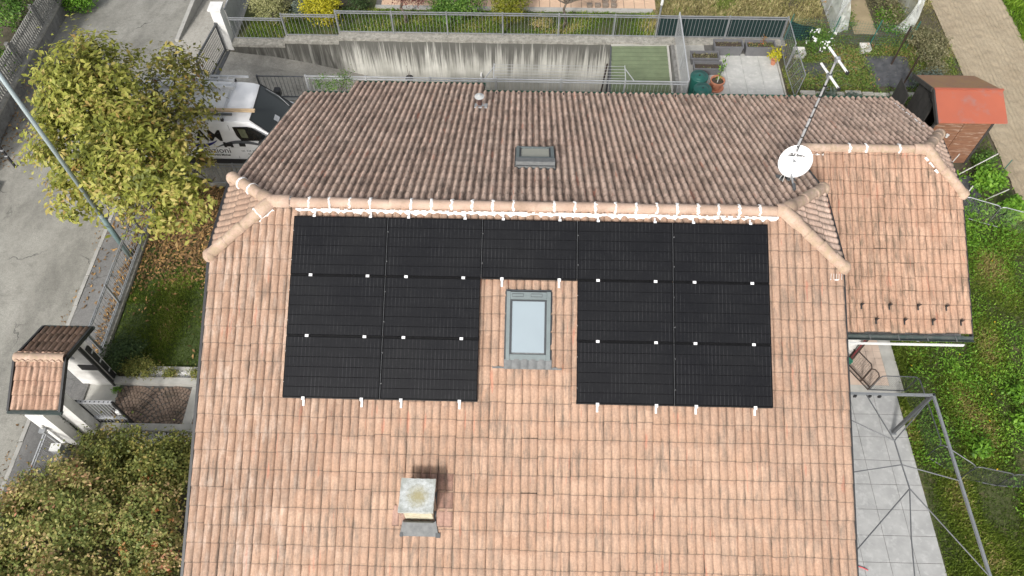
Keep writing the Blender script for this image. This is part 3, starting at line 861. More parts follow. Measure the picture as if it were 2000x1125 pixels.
def tiles_np(fr, lst, w, e):
    TV, TF, pr, lo = tile_arrays(w, e, lift=0.032, hgt=0.048, pw=0.7, a0=0.13) if fr.n.y > 0.1 else tile_arrays(w, e)
    n = len(lst)
    if n == 0: return np.zeros((0, 3)), np.zeros((0, 4), int), np.zeros(0), np.zeros(0)
    uv = np.array(lst)
    j = RNG.normal(size=(n, 3)) * np.array([0.0016, 0.008, 0.0026])
    X = np.array(fr.x); U = np.array(fr.up); N = np.array(fr.n); O = np.array(fr.o)
    j[:, 1] -= np.where(RNG.random(n) < 0.02, RNG.uniform(0.01, 0.03, n), 0)   # a few slipped tiles
    L = TV[None] + j[:, None, :]
    L = L + np.stack([np.repeat(uv[:, :1], len(TV), 1), -np.repeat(uv[:, 1:], len(TV), 1), np.zeros((n, len(TV)))], -1)
    P = O + L[..., 0:1] * X + L[..., 1:2] * U + L[..., 2:3] * N
    F = (TF[None] + (np.arange(n) * len(TV))[:, None, None]).reshape(-1, 4)
    return P.reshape(-1, 3), F, np.tile(pr, n), np.tile(lo, n)
def clip_np(P, F, pr, lo, planes):
    if len(P) == 0: return P, F.tolist(), pr, lo
    bm = bmesh.new()
    lp = bm.verts.layers.float.new('prof'); ll = bm.verts.layers.float.new('low')
    vs = []
    for p, a, b in zip(P, pr, lo):
        v = bm.verts.new(p); v[lp] = a; v[ll] = b; vs.append(v)
    for f in F: bm.faces.new([vs[i] for i in f])
    for co, no in planes:
        bmesh.ops.bisect_plane(bm, geom=bm.verts[:] + bm.edges[:] + bm.faces[:], plane_co=co, plane_no=no, clear_inner=True)
    bm.verts.index_update()
    r = ([tuple(v.co) for v in bm.verts], [tuple(v.index for v in f.verts) for f in bm.faces], [v[lp] for v in bm.verts], [v[ll] for v in bm.verts])
    bm.free()
    return r

roof = None
def roof_deck():
    b = B()
    b.add([E1, E2, A2f, A1f], [(0, 3, 2, 1)])
    hb = -0.004
    P = lambda fr, u, v: fr.p(u, v, hb)
    b = B()
    b.add([P(FR, -4.5, 0), P(FR, 5.37, 0), P(FR, XR, 1.073), P(FR, XR, 7.66), P(FR, XL, 7.66), P(FR, XL, 1.073)], [(5, 4, 3, 2, 1, 0)])
    b.add([P(RR, 4.5, 0), P(RR, -XL, 1.073), P(RR, -XL, 6.68), P(RR, 4.38, 6.68), P(RR, 4.38, 7.66), P(RR, 0.75, 7.66), P(RR, 0.75, 7.0), P(RR, -10.33, 7.0), P(RR, -10.33, 4.35), P(RR, -9.58, 3.34), P(RR, -6.48, 3.34), P(RR, -6.48, 1.073), P(RR, -5.37, 0)], [tuple(range(13))])
    b.add([P(AF, 6.3, 0), P(AF, 9.58, 0), P(AF, XA, 1.02), P(AF, XA, 4.2), P(AF, 6.3, 4.2)], [(4, 3, 2, 1, 0)])
    dz = Vector((0, 0, -0.006))
    b.add([E1 + dz, A1r + dz, A1f + dz], [(0, 1, 2)]); b.add([E2 + dz, A2f + dz, A2r + dz], [(0, 1, 2)]); b.add([E3 + dz, A3f + dz, A3r + dz], [(0, 1, 2)])
    return b.build('roof', MT['deck'], house)
roof = roof_deck()

slopes = []
hipL_front = vplane(E1, A1f, (0, -3, 0)); hipR_front = vplane(E2, A2f, (0, -3, 0))
hipL_rear = vplane(E1, A1r, (0, 3, 0)); hipR_rear = vplane(E2, A2r, (0, 3, 0))
ridge_f = (Vector((0, 0, 0)), Vector((0, -1, 0))); ridge_r = (Vector((0, 0, 0)), Vector((0, 1, 0)))
V0 = 0.124 - TE
slopes.append((FR, XL, 40, TW, V0, 24, TE, [ridge_f, hipL_front, hipR_front], None, 'tile_front'))
def skip_rear(u, v):
    x = -u
    if x < -4.38: return v > 6.71
    if x > -0.75: return v > 7.04
    return v > 7.69
slopes.append((RR, -XR, 40, TW, V0, 24, TE, [ridge_r, hipL_rear, hipR_rear], skip_rear, 'tile_rear'))
annex_hip_r = vplane(E3, A3r, (0, 9, 0)); annex_hip_f = vplane(E3, A3f, (0, -3, 0))
aridge_r = (Vector((0, YA, 0)), Vector((0, 1, 0))); aridge_f = (Vector((0, YA, 0)), Vector((0, -1, 0)))
AW = (XA - XR) / 13
slopes.append((RR, -XA, 13, AW, V0 + 10 * TE, 12, TE, [aridge_r, annex_hip_r], None, 'tile_rear'))
AE = 0.3127
slopes.append((AF, XA - 14 * AW, 14, AW, 0.144 - AE, 14, AE, [aridge_f, annex_hip_f], None, 'tile_annex'))
slopes.append((H1, -1.2, 8, TW, 0.22 - TE, 4, TE, [vplane(E1, A1f, (XL, 0, 0)), vplane(E1, A1r, (XL, 0, 0))], None, 'tile_hip'))
slopes.append((H2, -1.2, 8, TW, 0.22 - TE, 4, TE, [vplane(E2, A2f, (XR, 0, 0)), vplane(E2, A2r, (XR, 0, 0))], None, 'tile_rear'))
slopes.append((H3, -1.2, 8, TW, 0.22 - TE, 3, TE, [vplane(E3, A3f, (XA, YA, 0)), vplane(E3, A3r, (XA, YA, 0))], None, 'tile_rear'))

fpx = 26.61 / 36.0
camM = cam.rotation_euler.to_matrix()
def seen(p):
    q = camM.transposed() @ (Vector(p) - cp)
    if q.z >= 0: return None
    x = fpx * q.x / -q.z; y = fpx * q.y / -q.z
    return (x, y, -q.z) if abs(x) < 0.515 and abs(y) < 0.295 else None
def under_panels(fr, u, v):
    if fr is not FR: return False
    if -4.05 < u < 5.08 and 0.25 < v < 1.5: return True
    if 0.0 < u < 1.0 and 1.65 < v < 3.0: return True
    return 1.4 < v < 3.75 and (-4.05 < u < -0.45 or 1.4 < u < 5.08)
cand = []
res = []
for si, (fr, u0, nc, w, v0, nr, e, planes, skip, mt) in enumerate(slopes):
    whole, cut = slope_tiles(fr, u0, nc, w, v0, nr, e, planes, skip)
    res.append([whole, cut])
    for (u, v) in whole:
        if under_panels(fr, u + w / 2, v + e / 2): continue
        p = fr.p(u + w / 2, v + e / 2, 0.03); s = seen(p)
        if not s: continue
        d = (p - cp)
        cand.append((-abs(fr.n.dot(d.normalized())) * w * e / (s[2] ** 2), si, u, v))
cand.sort()
single = {}
for a, si, u, v in cand[:298]: single.setdefault(si, set()).add((u, v))
grp = {}
for si, (fr, u0, nc, w, v0, nr, e, planes, skip, mt) in enumerate(slopes):
    whole, cut = res[si]
    sg = single.get(si, set())
    if sg:
        TV, TF, pr, lo = tile_arrays(w, e)
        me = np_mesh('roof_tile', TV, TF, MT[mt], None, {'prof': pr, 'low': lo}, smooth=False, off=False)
        tmd = me.data; bpy.data.objects.remove(me)
        for (u, v) in sorted(sg):
            o = bpy.data.objects.new('roof_tile', tmd)
            COL.objects.link(o); o.parent = roof
            o.matrix_local = fr.mat(u + random.gauss(0, 0.0016), v + random.gauss(0, 0.008), random.gauss(0, 0.0026)) @ Matrix.Rotation(random.gauss(0, 0.006), 4, 'Z')
            WLOC[o.name] = o.location.copy()
    g = grp.setdefault(mt, [[], [], [], []])
    P, F, a, b = tiles_np(fr, [t for t in whole if t not in sg], w, e)
    P2, F2, a2, b2 = clip_np(*tiles_np(fr, cut, w, e), planes)
    for (PP, FF, aa, bb) in ((P.tolist(), F.tolist(), a.tolist(), b.tolist()), (list(map(tuple, P2)), F2, list(a2), list(b2))):
        o = len(g[0])
        g[0] += [tuple(p) for p in PP]; g[1] += [tuple(i + o for i in f) for f in FF]; g[2] += aa; g[3] += bb
for mt, (P, F, a, b) in grp.items():
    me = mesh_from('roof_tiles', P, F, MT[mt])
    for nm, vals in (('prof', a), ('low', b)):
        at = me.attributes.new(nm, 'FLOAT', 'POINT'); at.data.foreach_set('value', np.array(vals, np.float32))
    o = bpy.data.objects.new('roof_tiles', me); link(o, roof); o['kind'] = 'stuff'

# ridge and hip caps
def cap_mesh(L=0.43, r0=0.110, r1=0.097, n=9):
    V = []; F = []
    rows = [(-0.02, r0 * 0.93, 0), (0.0, r0, 0), (0.035, r0 * 1.02, 0), (0.05, r0 * 0.97, 0), (L, r1, 0)]
    for (x, r, _) in rows:
        for i in range(n):
            t = math.pi * (-0.06 + 1.12 * i / (n - 1))
            V.append((x, -r * math.cos(t), r * math.sin(t) * 0.95))
    for k in range(len(rows) - 1):
        for i in range(n - 1):
            a = k * n + i
            F.append((a, a + n, a + n + 1, a + 1))
    o = np_mesh('ridge_tile', np.array(V), np.array(F), MT['cap'], None, smooth=True, off=False)
    me = o.data; bpy.data.objects.remove(o)
    return me
CAPM = cap_mesh()
mort = B()
def ring(c, d, r, th, wob=0.014, full=True):
    """ragged bead of mortar over a cap joint"""
    d = Vector(d).normalized(); side = d.cross(Vector((0, 0, 1))).normalized(); up = side.cross(d)
    n = 13; V = []; F = []
    for i in range(n):
        t = math.pi * (-0.12 + 1.24 * i / (n - 1))
        ww = th * random.uniform(0.9, 2.2); o = random.uniform(-wob, wob)
        for q, rr in ((-ww, r * 0.98), (-ww * 0.4, r + 0.013), (ww * 0.4, r + 0.013), (ww, r * 0.98)):
            V.append(c + d * (o + q) + (side * math.cos(t) + up * math.sin(t) * 0.95) * rr)
    for i in range(n - 1):
        for k in range(3): F.append((i * 4 + k, i * 4 + k + 1, i * 4 + 5 + k, i * 4 + 4 + k))
    mort.add(V, F)
def strip(pts, w0, w1, nrm, gap=0.0):
    """ragged mortar line"""
    V = []; F = []
    prev = None
    for i, (p, out) in enumerate(pts):
        p = Vector(p); out = Vector(out)
        a = random.uniform(w0, w1)
        V += [p - out * 0.02 - Vector(nrm) * 0.05, p + Vector(nrm) * random.uniform(0.0, 0.012), p + out * a * 0.7 + Vector(nrm) * random.uniform(-0.012, 0.004), p + out * a - Vector(nrm) * 0.035]
    for i in range(len(pts) - 1):
        if gap and random.random() < gap: continue
        for k in range(3): F.append((i * 4 + k, i * 4 + 4 + k, i * 4 + 5 + k, i * 4 + k + 1))
    mort.add(V, F)
def cap_run(a, b, n, first_mortar=True, mortar=None, z=0.0, scale=1.0, rr=0.110):
    a = Vector(a) + Vector((0, 0, z)); b = Vector(b) + Vector((0, 0, z))
    d = (b - a); L = d.length / n; d.normalize()
    side = Vector((0, 0, 1)).cross(d).normalized(); up = d.cross(side)
    for i in range(n):
        o = bpy.data.objects.new('ridge_tile', CAPM)
        COL.objects.link(o); o.parent = roof
        m = Matrix.Identity(4)
        for k, c in enumerate((d, side, up)):
            for q in range(3): m[q][k] = c[q]
        m.translation = a + d * (L * i) + Vector((0, 0, random.gauss(0, 0.004))) + side * random.gauss(0, 0.005)
        m = m @ Matrix.Rotation(random.gauss(0, 0.018), 4, 'Z')
        o.matrix_local = m @ Matrix.Diagonal((L / 0.40, scale, scale, 1))
        if mortar and mortar(i): ring(a + d * (L * i + 0.01), d, rr * scale, 0.016)
cap_run((-4.16, 0, ZR), (5.30, 0, ZR), 24, mortar=lambda i: random.random() < 0.93, z=0.033)
cap_run((E1 + (A1f - E1) * 0.22), A1f + (A1f - E1) * 0.03, 3, z=0.05, scale=1.12, mortar=lambda i: i == 0)
cap_run(A1r + (A1r - E1) * 0.02, (E1 + (A1r - E1) * 0.22), 3, z=0.05, scale=1.12, mortar=lambda i: i in (1, 2))
cap_run((E2 + (A2f - E2) * 0.22), A2f + (A2f - E2) * 0.03, 4, z=0.05, scale=1.14)
cap_run((E2 + (A2r - E2) * 0.2), A2r + (A2r - E2) * 0.02, 3, z=0.05, scale=1.12)
cap_run((6.66, YA, ZA), (9.30, YA, ZA), 7, z=0.045, mortar=lambda i: i in (3, 4, 6))
cap_run((E3 + (A3f - E3) * 0.2), A3f + (A3f - E3) * 0.06, 3, z=0.05, scale=1.1)
cap_run((E3 + (A3r - E3) * 0.2), A3r + (A3r - E3) * 0.06, 3, z=0.05, scale=1.1)
# three-way junction caps and rounded end caps
def blob(c, arms, r=0.125):
    b = B()
    for d, L in arms:
        d = Vector(d).normalized(); side = Vector((0, 0, 1)).cross(d).normalized(); up = d.cross(side)
        V = []; F = []; n = 9
        for k, (x, q) in enumerate(((-0.05, 0.8), (0.0, 1.0), (L * 0.5, 1.03), (L, 1.02), (L + 0.012, 0.9))):
            for i in range(n):
                t = math.pi * (-0.06 + 1.12 * i / (n - 1))
                V.append(Vector(c) + d * x + (side * math.cos(t) + up * math.sin(t) * 0.95) * r * q)
        for k in range(4):
            for i in range(n - 1): F.append((k * n + i, k * n + i + 1, k * n + n + i + 1, k * n + n + i))
        b.add(V, F)
    b.lathe(c, [(r * 1.02, -0.03), (r * 1.0, 0.03), (r * 0.8, 0.085), (r * 0.45, 0.118), (0.001, 0.128)], 14)
    return b.build('ridge_tile', MT['cap'], roof, smooth=True)
up5 = Vector((0, 0, 0.05))
blob(E1 + up5, [((1, 0, 0), 0.36), (A1f - E1, 0.36), (A1r - E1, 0.36)], 0.132)
blob(E2 + up5, [((-1, 0, 0), 0.12), (A2f - E2, 0.38), (A2r - E2, 0.32)], 0.134)
blob(E3 + up5, [((-1, 0, 0), 0.30), (A3f - E3, 0.26), (A3r - E3, 0.26)], 0.128)
for p in (A1f, A1r, A2f, A2r, A3f, A3r):
    B().lathe(p + Vector((0, 0, 0.035)), [(0.135, -0.06), (0.135, 0.02), (0.115, 0.08), (0.06, 0.115), (0.001, 0.122)], 12).build('ridge_tile', MT['cap'], roof, smooth=True)
# mortar bedding along the ridge
xs = np.arange(-4.02, 5.32, 0.055)
strip([(FR.p(x, 0.112, 0.062), -FR.up) for x in xs], 0.035, 0.115, FR.n, 0.0)
strip([(RR.p(-x, 0.118, 0.050), -RR.up) for x in xs], 0.02, 0.06, RR.n, 0.30)
dd = (A1f - E1).normalized()
strip([(E1 + dd * t + Vector((0.11, -0.09, 0.02)), (0.5, -0.6, 0)) for t in np.arange(0.05, 0.5, 0.05)], 0.02, 0.06, FR.n, 0.1)
dd = (A3r - E3).normalized()
strip([(E3 + dd * t + Vector((-0.10, 0.12, 0.0)), (-0.5, 0.6, 0)) for t in np.arange(0.9, 4.2, 0.06)], 0.02, 0.07, RR.n, 0.45) if False else None
strip([(RR.p(-XA + 0.13, v, 0.045), (-1, 0, 0)) for v in np.arange(4.5, 6.9, 0.07)], 0.02, 0.07, RR.n, 0.5)
strip([(AF.p(6.72 + t, 0.13, 0.05), -AF.up) for t in np.arange(0, 0.55, 0.05)], 0.02, 0.06, AF.n, 0.1)
dd = (A3f - E3).normalized()
strip([(E3 + dd * t + Vector((-0.10, -0.11, 0.03)), (-0.6, -0.5, 0)) for t in np.arange(0.1, 0.6, 0.05)], 0.03, 0.07, AF.n, 0.1)
mo = mort.build('mortar', MT['mortar'], roof, smooth=False); mo['kind'] = 'stuff'

# verge trims, gutters
vt = B(); vt.bar(FR.p(XL - 0.03, 1.0, -0.03), FR.p(XL - 0.03, 7.7, -0.03), 0.05, 0.12, FR.n); vt.build('verge_trim', MT['black_metal'], house)
vt = B(); vt.bar(FR.p(XR + 0.02, 1.0, -0.05), FR.p(XR + 0.02, 7.7, -0.05), 0.035, 0.12, FR.n); vt.build('verge_trim', MT['black_metal'], house)
vt = B(); vt.bar(RR.p(-XR - 0.02, 1.0, -0.04), RR.p(-XR - 0.02, 3.3, -0.04), 0.05, 0.14, RR.n); vt.build('verge_trim', MT['black_metal'], house)
vt = B(); vt.bar(RR.p(-XL + 0.03, 1.0, -0.05), RR.p(-XL + 0.03, 6.7, -0.05), 0.05, 0.10, RR.n); vt.build('verge_trim', MT['gutter'], house)
vt = B(); vt.bar(A1f + Vector((-0.07, 0, -0.06)), A1r + Vector((-0.07, 0, -0.06)), 0.11, 0.08); vt.build('gutter', MT['black_metal'], house)
vt = B(); vt.bar(A2f + Vector((0.05, 0, -0.05)), A2r + Vector((0.05, 0, -0.05)), 0.09, 0.08); vt.build('gutter', MT['black_metal'], house)
vt = B(); vt.bar(A3f + Vector((0.06, 0, -0.07)), A3r + Vector((0.06, 0, -0.07)), 0.10, 0.08); vt.build('gutter', MT['black_metal'], house)
vt = B(); vt.bar(AF.p(XA + 0.015, 1.0, -0.04), AF.p(XA + 0.015, 4.25, -0.04), 0.03, 0.11, AF.n); vt.build('verge_trim', MT['black_metal'], house)
def gutter(x0, x1, fr, v, mat, w=0.12, sign=1):
    """half-round channel along an eave, with hanger straps"""
    n = 7; V = []; F = []
    c0 = fr.p(x0 * sign, v, -0.02); c1 = fr.p(x1 * sign, v, -0.02)
    out = Vector((0, -fr.up.y / abs(fr.up.y), 0))
    for c in (c0, c1):
        for rr in (w / 2, w / 2 - 0.006):
            for i in range(n):
                t = math.pi * i / (n - 1)
                V.append(c + out * (0.045 + w / 2 - math.cos(t) * rr) + Vector((0, 0, -math.sin(t) * rr)))
    for i in range(n - 1):
        F.append((i, i + 1, 2 * n + i + 1, 2 * n + i)); F.append((n + i, 3 * n + i, 3 * n + i + 1, n + i + 1))
    for k in (0, n - 1): F.append((k, 2 * n + k, 3 * n + k, n + k))
    for q in (0, 2 * n):
        F += [(q + i, q + n + i, q + n + i + 1, q + i + 1) for i in range(n - 1)]
    b = B(); b.add(V, F)
    g = b.build('gutter', mat, house)
    return c0 + out * (0.045 + w / 2), c1 + out * (0.045 + w / 2)
ga, gb = gutter(6.6, XA + 0.05, AF, 4.21, MT['gutter'], 0.135)
for i in range(6):
    p = ga.lerp(gb, (i + 0.35) / 6)
    B().box(p.x - 0.012, p.x + 0.012, p.y - 0.07, p.y + 0.07, p.z - 0.002, p.z + 0.004).build('gutter_strap', MT['zinc'], house)
gutter(-10.3, 0.75, RR, 7.03, MT['green_gutter'], 0.11, 1)
gutter(0.75, 4.38, RR, 7.69, MT['green_gutter'], 0.11, 1)
gutter(4.40, 5.62, RR, 6.71, MT['green_gutter'], 0.11, 1)
gutter(XL, XR, FR, 7.69, MT['gutter'], 0.12)
# walls under the roof
w = B()
yS, yN = -6.3, 5.6
def gable(x, y0, y1, zr, yr, slope, drop=0.16):
    return [(x, y0, 0), (x, y1, 0), (x, y1, zr - abs(y1 - yr) * slope - drop), (x, 0.9, zr - 0.95 * slope - drop), (x, -0.9, zr - 0.95 * slope - drop), (x, y0, zr - abs(y0 - yr) * slope - drop)]
tph = math.tan(PHI)
w.prism(gable(-5.05, yS, yN, ZR, 0, tph), (11.25, 0, 0))
w.build('wall', MT['stucco'], house)
w = B()
w.prism([(6.2, 0.2, 0), (6.2, 5.6, 0), (6.2, 5.6, 3.6), (6.2, YA, ZA - 0.15), (6.2, 0.2, 3.65)], (2.78, 0, 0))
w.build('wall', MT['stucco_dirty'], house)
w = B(); w.box(8.9, 10.0, 2.6, 5.6, 0, 3.6); w.build('wall', MT['stucco'], house)
f = B(); f.box(6.55, XA - 0.12, -0.80, -0.765, 3.10, 3.25); f.build('fascia', MT['white_paint'], house)
f = B(); f.box(6.55, XA - 0.15, -0.995, -0.97, 3.16, 3.23); f.build('fascia', MT['white_paint'], house)
s = B(); s.add([(6.4, -0.77, 3.12), (XA - 0.1, -0.77, 3.12), (XA - 0.1, 2.6, 4.45), (6.4, 2.6, 4.45)], [(0, 1, 2, 3)]); s.build('soffit', MT['white_paint'], house)
B().tube((9.22, -0.86, 3.18), (9.22, -0.62, 2.98), 0.045, 10).tube((9.22, -0.62, 2.98), (9.20, 0.12, 2.75), 0.045, 10).build('downpipe', MT['alu'], house)
B().bar((8.98, 0.12, 0), (8.98, 0.12, 3.3), 0.07, 0.06, (0, 1, 0)).build('corner_trim', MT['brown_frame'], house)
B().tube((8.90, 0.06, 0.3), (8.90, 0.06, 2.6), 0.022, 6).build('downpipe', MT['rust_red'], house)
# snow guards: eight black hooks on the annex, small ones along the rear eave
def guard(big, parent_place, fr, u, v):
    b = B(); s = 1.0 if big else 0.55
    b.add([fr.p(u + a * s, v + c * s, h) for a, c, h in ((-0.014, 0.07, 0.075), (0.014, 0.07, 0.075), (0.014, -0.07, 0.075), (-0.014, -0.07, 0.075), (-0.014, 0.07, 0.062), (0.014, 0.07, 0.062), (0.014, -0.07, 0.06), (-0.014, -0.07, 0.06))], [(0, 1, 2, 3), (7, 6, 5, 4), (0, 4, 5, 1), (1, 5, 6, 2), (2, 6, 7, 3), (3, 7, 4, 0)])
    b.bar(fr.p(u, v - 0.02 * s, 0.07), fr.p(u + 0.012 * s, v - 0.05 * s, 0.07 + 0.10 * s), 0.05 * s, 0.012, fr.up)
    b.build('snow_guard', MT['black_metal'], house)
for u, v in [(7.904, 3.63), (8.518, 3.63), (9.152, 3.63), (9.772, 3.63), (8.21, 3.955), (8.836, 3.955), (9.454, 3.955), (10.072, 3.955)]: guard(True, None, AF, u, v)
for i in range(17): guard(False, None, RR, -(-0.4 + i * 0.6), 6.80)
for i in range(5): guard(False, None, RR, -(-4.1 + i * 0.6), 7.47)

# ------------------------------------------------------------------ skylights (parts of the house)
def skylight(fr, u0, u1, v0, v1, gu0, gu1, gv0, gv1, glass, apron, hood):
    b = B()
    h = 0.125
    b.fbox(fr, u0, gu0 - 0.035, v0, v1, 0.0, h); b.fbox(fr, gu1 + 0.035, u1, v0, v1, 0.0, h)
    b.fbox(fr, gu0 - 0.035, gu1 + 0.035, gv1 + 0.03, v1, 0.0, h - 0.012)
    b.fbox(fr, gu0 - 0.035, gu1 + 0.035, v0 + 0.01, gv0 - 0.03, 0.0, h + 0.004)
    s = b.build('skylight', MT['window_alu'], house, bevel=0.004)
    b = B()
    b.fbox(fr, gu0 - 0.033, gu0, gv0 - 0.028, gv1 + 0.028, 0.02, 0.112); b.fbox(fr, gu1, gu1 + 0.033, gv0 - 0.028, gv1 + 0.028, 0.02, 0.112)
    b.fbox(fr, gu0, gu1, gv0 - 0.028, gv0, 0.02, 0.112)
    b.build('seal', MT['window_dark'], s)
    b = B(); b.fbox(fr, gu0, gu1, gv1, gv1 + 0.028, 0.02, 0.092); b.build('sash_bar', MT['zinc'], s)
    b = B(); b.fbox(fr, gu0 + 0.002, gu1 - 0.002, gv0 + 0.002, gv1 - 0.002, 0.05, 0.097); b.build('pane', glass, s)
    for k in range(2):
        a = u0 + 0.10 + k * (u1 - u0 - 0.2) * 0.56
        if apron:
            q = B(); q.fbox(fr, a, a + (u1 - u0) * 0.26, v0 + 0.045, v0 + 0.105, 0.129, 0.137); q.build('vent_slot', MT['window_dark'], s)
            q = B(); q.fbox(fr, a + 0.006, a + (u1 - u0) * 0.26 - 0.006, v0 + 0.052, v0 + 0.098, 0.138, 0.141); q.build('vent_louvre', MT['window_alu'], s)
    if apron:
        # pleated lead apron below, side strips, dark top flashing
        V = []; F = []; n = 48
        for i in range(n + 1):
            t = i / n; u = u0 - 0.03 + (u1 - u0 + 0.06) * t
            hh = 0.082 + 0.016 * abs(math.sin(math.pi * t * 5.7)) ** 0.6
            V += [fr.p(u, v1 - 0.02, hh + 0.02), fr.p(u, v1 + 0.165, hh)]
        for i in range(n): F.append((2 * i, 2 * i + 1, 2 * i + 3, 2 * i + 2))
        q = B(); q.add(V, F); q.build('apron', MT['zinc'], s)
        q = B(); q.fbox(fr, u0 - 0.24, u0 - 0.03, v1 + 0.115, v1 + 0.155, 0.055, 0.068); q.fbox(fr, u1 + 0.03, u1 + 0.22, v1 + 0.12, v1 + 0.165, 0.055, 0.068); q.build('flashing', MT['zinc'], s)
        q = B(); q.fbox(fr, u0 - 0.02, u1 + 0.015, v0 - 0.04, v0 - 0.002, 0.0, 0.075); q.fbox(fr, u0 - 0.03, u0 - 0.002, v0, v1, 0.0, 0.07); q.fbox(fr, u1 + 0.002, u1 + 0.03, v0, v1, 0.0, 0.07); q.build('flashing', MT['window_dark'], s)
    if hood:
        q = B()
        q.add([fr.p(u, v, h2) for u in (u0 - 0.004, u1 + 0.004) for v, h2 in ((v0 - 0.02, 0.02), (v0 + 0.0, 0.19), (v0 + 0.16, 0.215), (v0 + 0.30, 0.13), (v0 + 0.30, 0.02))], [(0, 1, 2, 3, 4), (9, 8, 7, 6, 5), (0, 5, 6, 1), (1, 6, 7, 2), (2, 7, 8, 3), (3, 8, 9, 4)])
        q.build('hood', MT['zinc'], s)
        q = B(); q.fbox(fr, u0 + 0.01, u1 - 0.01, v0 - 0.022, v0 + 0.012, 0.095, 0.115); q.build('seal', MT['window_dark'], s)
        q = B(); q.fbox(fr, u0 - 0.02, u0 - 0.006, v0 - 0.05, v1, 0.0, 0.09); q.fbox(fr, u1 + 0.006, u1 + 0.03, v0 - 0.05, v1, 0.0, 0.09); q.fbox(fr, u0, u1, v0 - 0.06, v0 - 0.025, 0.0, 0.05); q.build('flashing', MT['window_dark'], s)
    return s
skylight(FR, 0.10, 0.932, 1.66, 2.955, 0.205, 0.820, 1.845, 2.815, MT['sky_glass'], True, False)
skylight(RR, -1.032, -0.198, 1.83, 2.90, -0.925, -0.305, 2.30, 2.80, MT['sky_glass2'], False, True)

# ------------------------------------------------------------------ chimney
cx0, cx1 = -1.645, -1.135
cy0 = -5.36; cy1 = cy0 + 0.5
ch = B(); ch.box(cx0, cx1, cy0, cy1, 3.7, 4.70)
chim = ch.build('chimney', MT['chim_wall'], house, bevel=0.008)
n = 9; V = []; F = []
for i in range(n):
    for j in range(n):
        u = i / (n - 1); v = j / (n - 1)
        edge = 1 if i in (0, n - 1) or j in (0, n - 1) else 0
        V.append((-1.692 + 0.612 * u + random.uniform(-0.006, 0.006) * edge, -5.435 + 0.60 * v + random.uniform(-0.006, 0.006) * edge, 4.795 + random.uniform(-0.003, 0.003)))
for i in range(n):
    for j in range(n):
        p = V[i * n + j]; V.append((p[0], p[1], 4.715))
for i in range(n - 1):
    for j in range(n - 1):
        a = i * n + j; F.append((a, a + n, a + n + 1, a + 1)); a += n * n; F.append((a + 1, a + n + 1, a + n, a))
rim = [i * n for i in range(n)] + [(n - 1) * n + j for j in range(1, n)] + [i * n + n - 1 for i in range(n - 2, -1, -1)] + [j for j in range(n - 2, 0, -1)]
for a, b2 in zip(rim, rim[1:] + rim[:1]): F.append((a, b2, b2 + n * n, a + n * n))
q = B(); q.add(V, F); q.build('chimney_cap', MT['chim_cap'], chim)
for px_, py_ in ((cx0 + 0.05, cy0 + 0.05), (cx1 - 0.05, cy0 + 0.05), (cx0 + 0.05, cy1 - 0.05), (cx1 - 0.05, cy1 - 0.05)):
    B().box(px_ - 0.04, px_ + 0.04, py_ - 0.04, py_ + 0.04, 4.701, 4.714).build('cap_support', MT['chim_wall'], chim)
q = B()
q.add([FR.p(u, v, h) for u, v, h in ((cx0 - 0.045, 5.885, 0.10), (cx1 + 0.045, 5.885, 0.10), (cx1 + 0.10, 6.165, 0.065), (cx0 - 0.10, 6.165, 0.065), (cx0 - 0.01, 5.90, 0.22), (cx1 + 0.01, 5.90, 0.22))], [(0, 3, 2, 1), (4, 0, 1, 5)])
q.build('flashing', MT['zinc'], chim)
q = B(); q.fbox(FR, cx0 - 0.09, cx0 - 0.035, 6.10, 6.175, 0.06, 0.078); q.build('flashing', MT['window_dark'], chim)
q = B(); q.fbox(FR, cx1 + 0.045, cx1 + 0.13, 6.10, 6.18, 0.06, 0.078); q.build('flashing', MT['window_dark'], chim)
q = B()
q.add([FR.p(u, v, h) for u, v, h in ((cx1 + 0.005, 5.35, 0.05), (cx1 + 0.045, 5.35, 0.05), (cx1 + 0.045, 6.1, 0.05), (cx1 + 0.005, 6.1, 0.05))], [(0, 3, 2, 1)])
q.build('flashing', MT['window_dark'], chim)
# replaced darker tiles beside and behind the chimney
TVc, TFc, prc, loc_ = tile_arrays(TW, TE)
for mi_, (pal_, spots_) in enumerate((([(0.25, 0.145, 0.11), (0.29, 0.17, 0.13), (0.34, 0.21, 0.16), (0.27, 0.165, 0.13)], ((-1.10, 5.02), (-1.10, 5.335))), ([(0.36, 0.22, 0.17), (0.40, 0.25, 0.195), (0.45, 0.29, 0.23), (0.40, 0.26, 0.205)], ((-1.10, 5.66), (-1.40, 4.97), (-1.90, 5.66))))):
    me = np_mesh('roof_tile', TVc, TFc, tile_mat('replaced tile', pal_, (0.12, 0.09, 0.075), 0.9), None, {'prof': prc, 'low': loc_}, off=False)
    tmd = me.data; bpy.data.objects.remove(me)
    for (u, v) in spots_:
        o = bpy.data.objects.new('roof_tile', tmd); COL.objects.link(o); o.parent = roof
        o.matrix_local = FR.mat(u, v, 0.014)
        if mi_ == 0: o['label'] = 'darker brown replacement tile beside the chimney'
        WLOC[o.name] = o.location.copy()

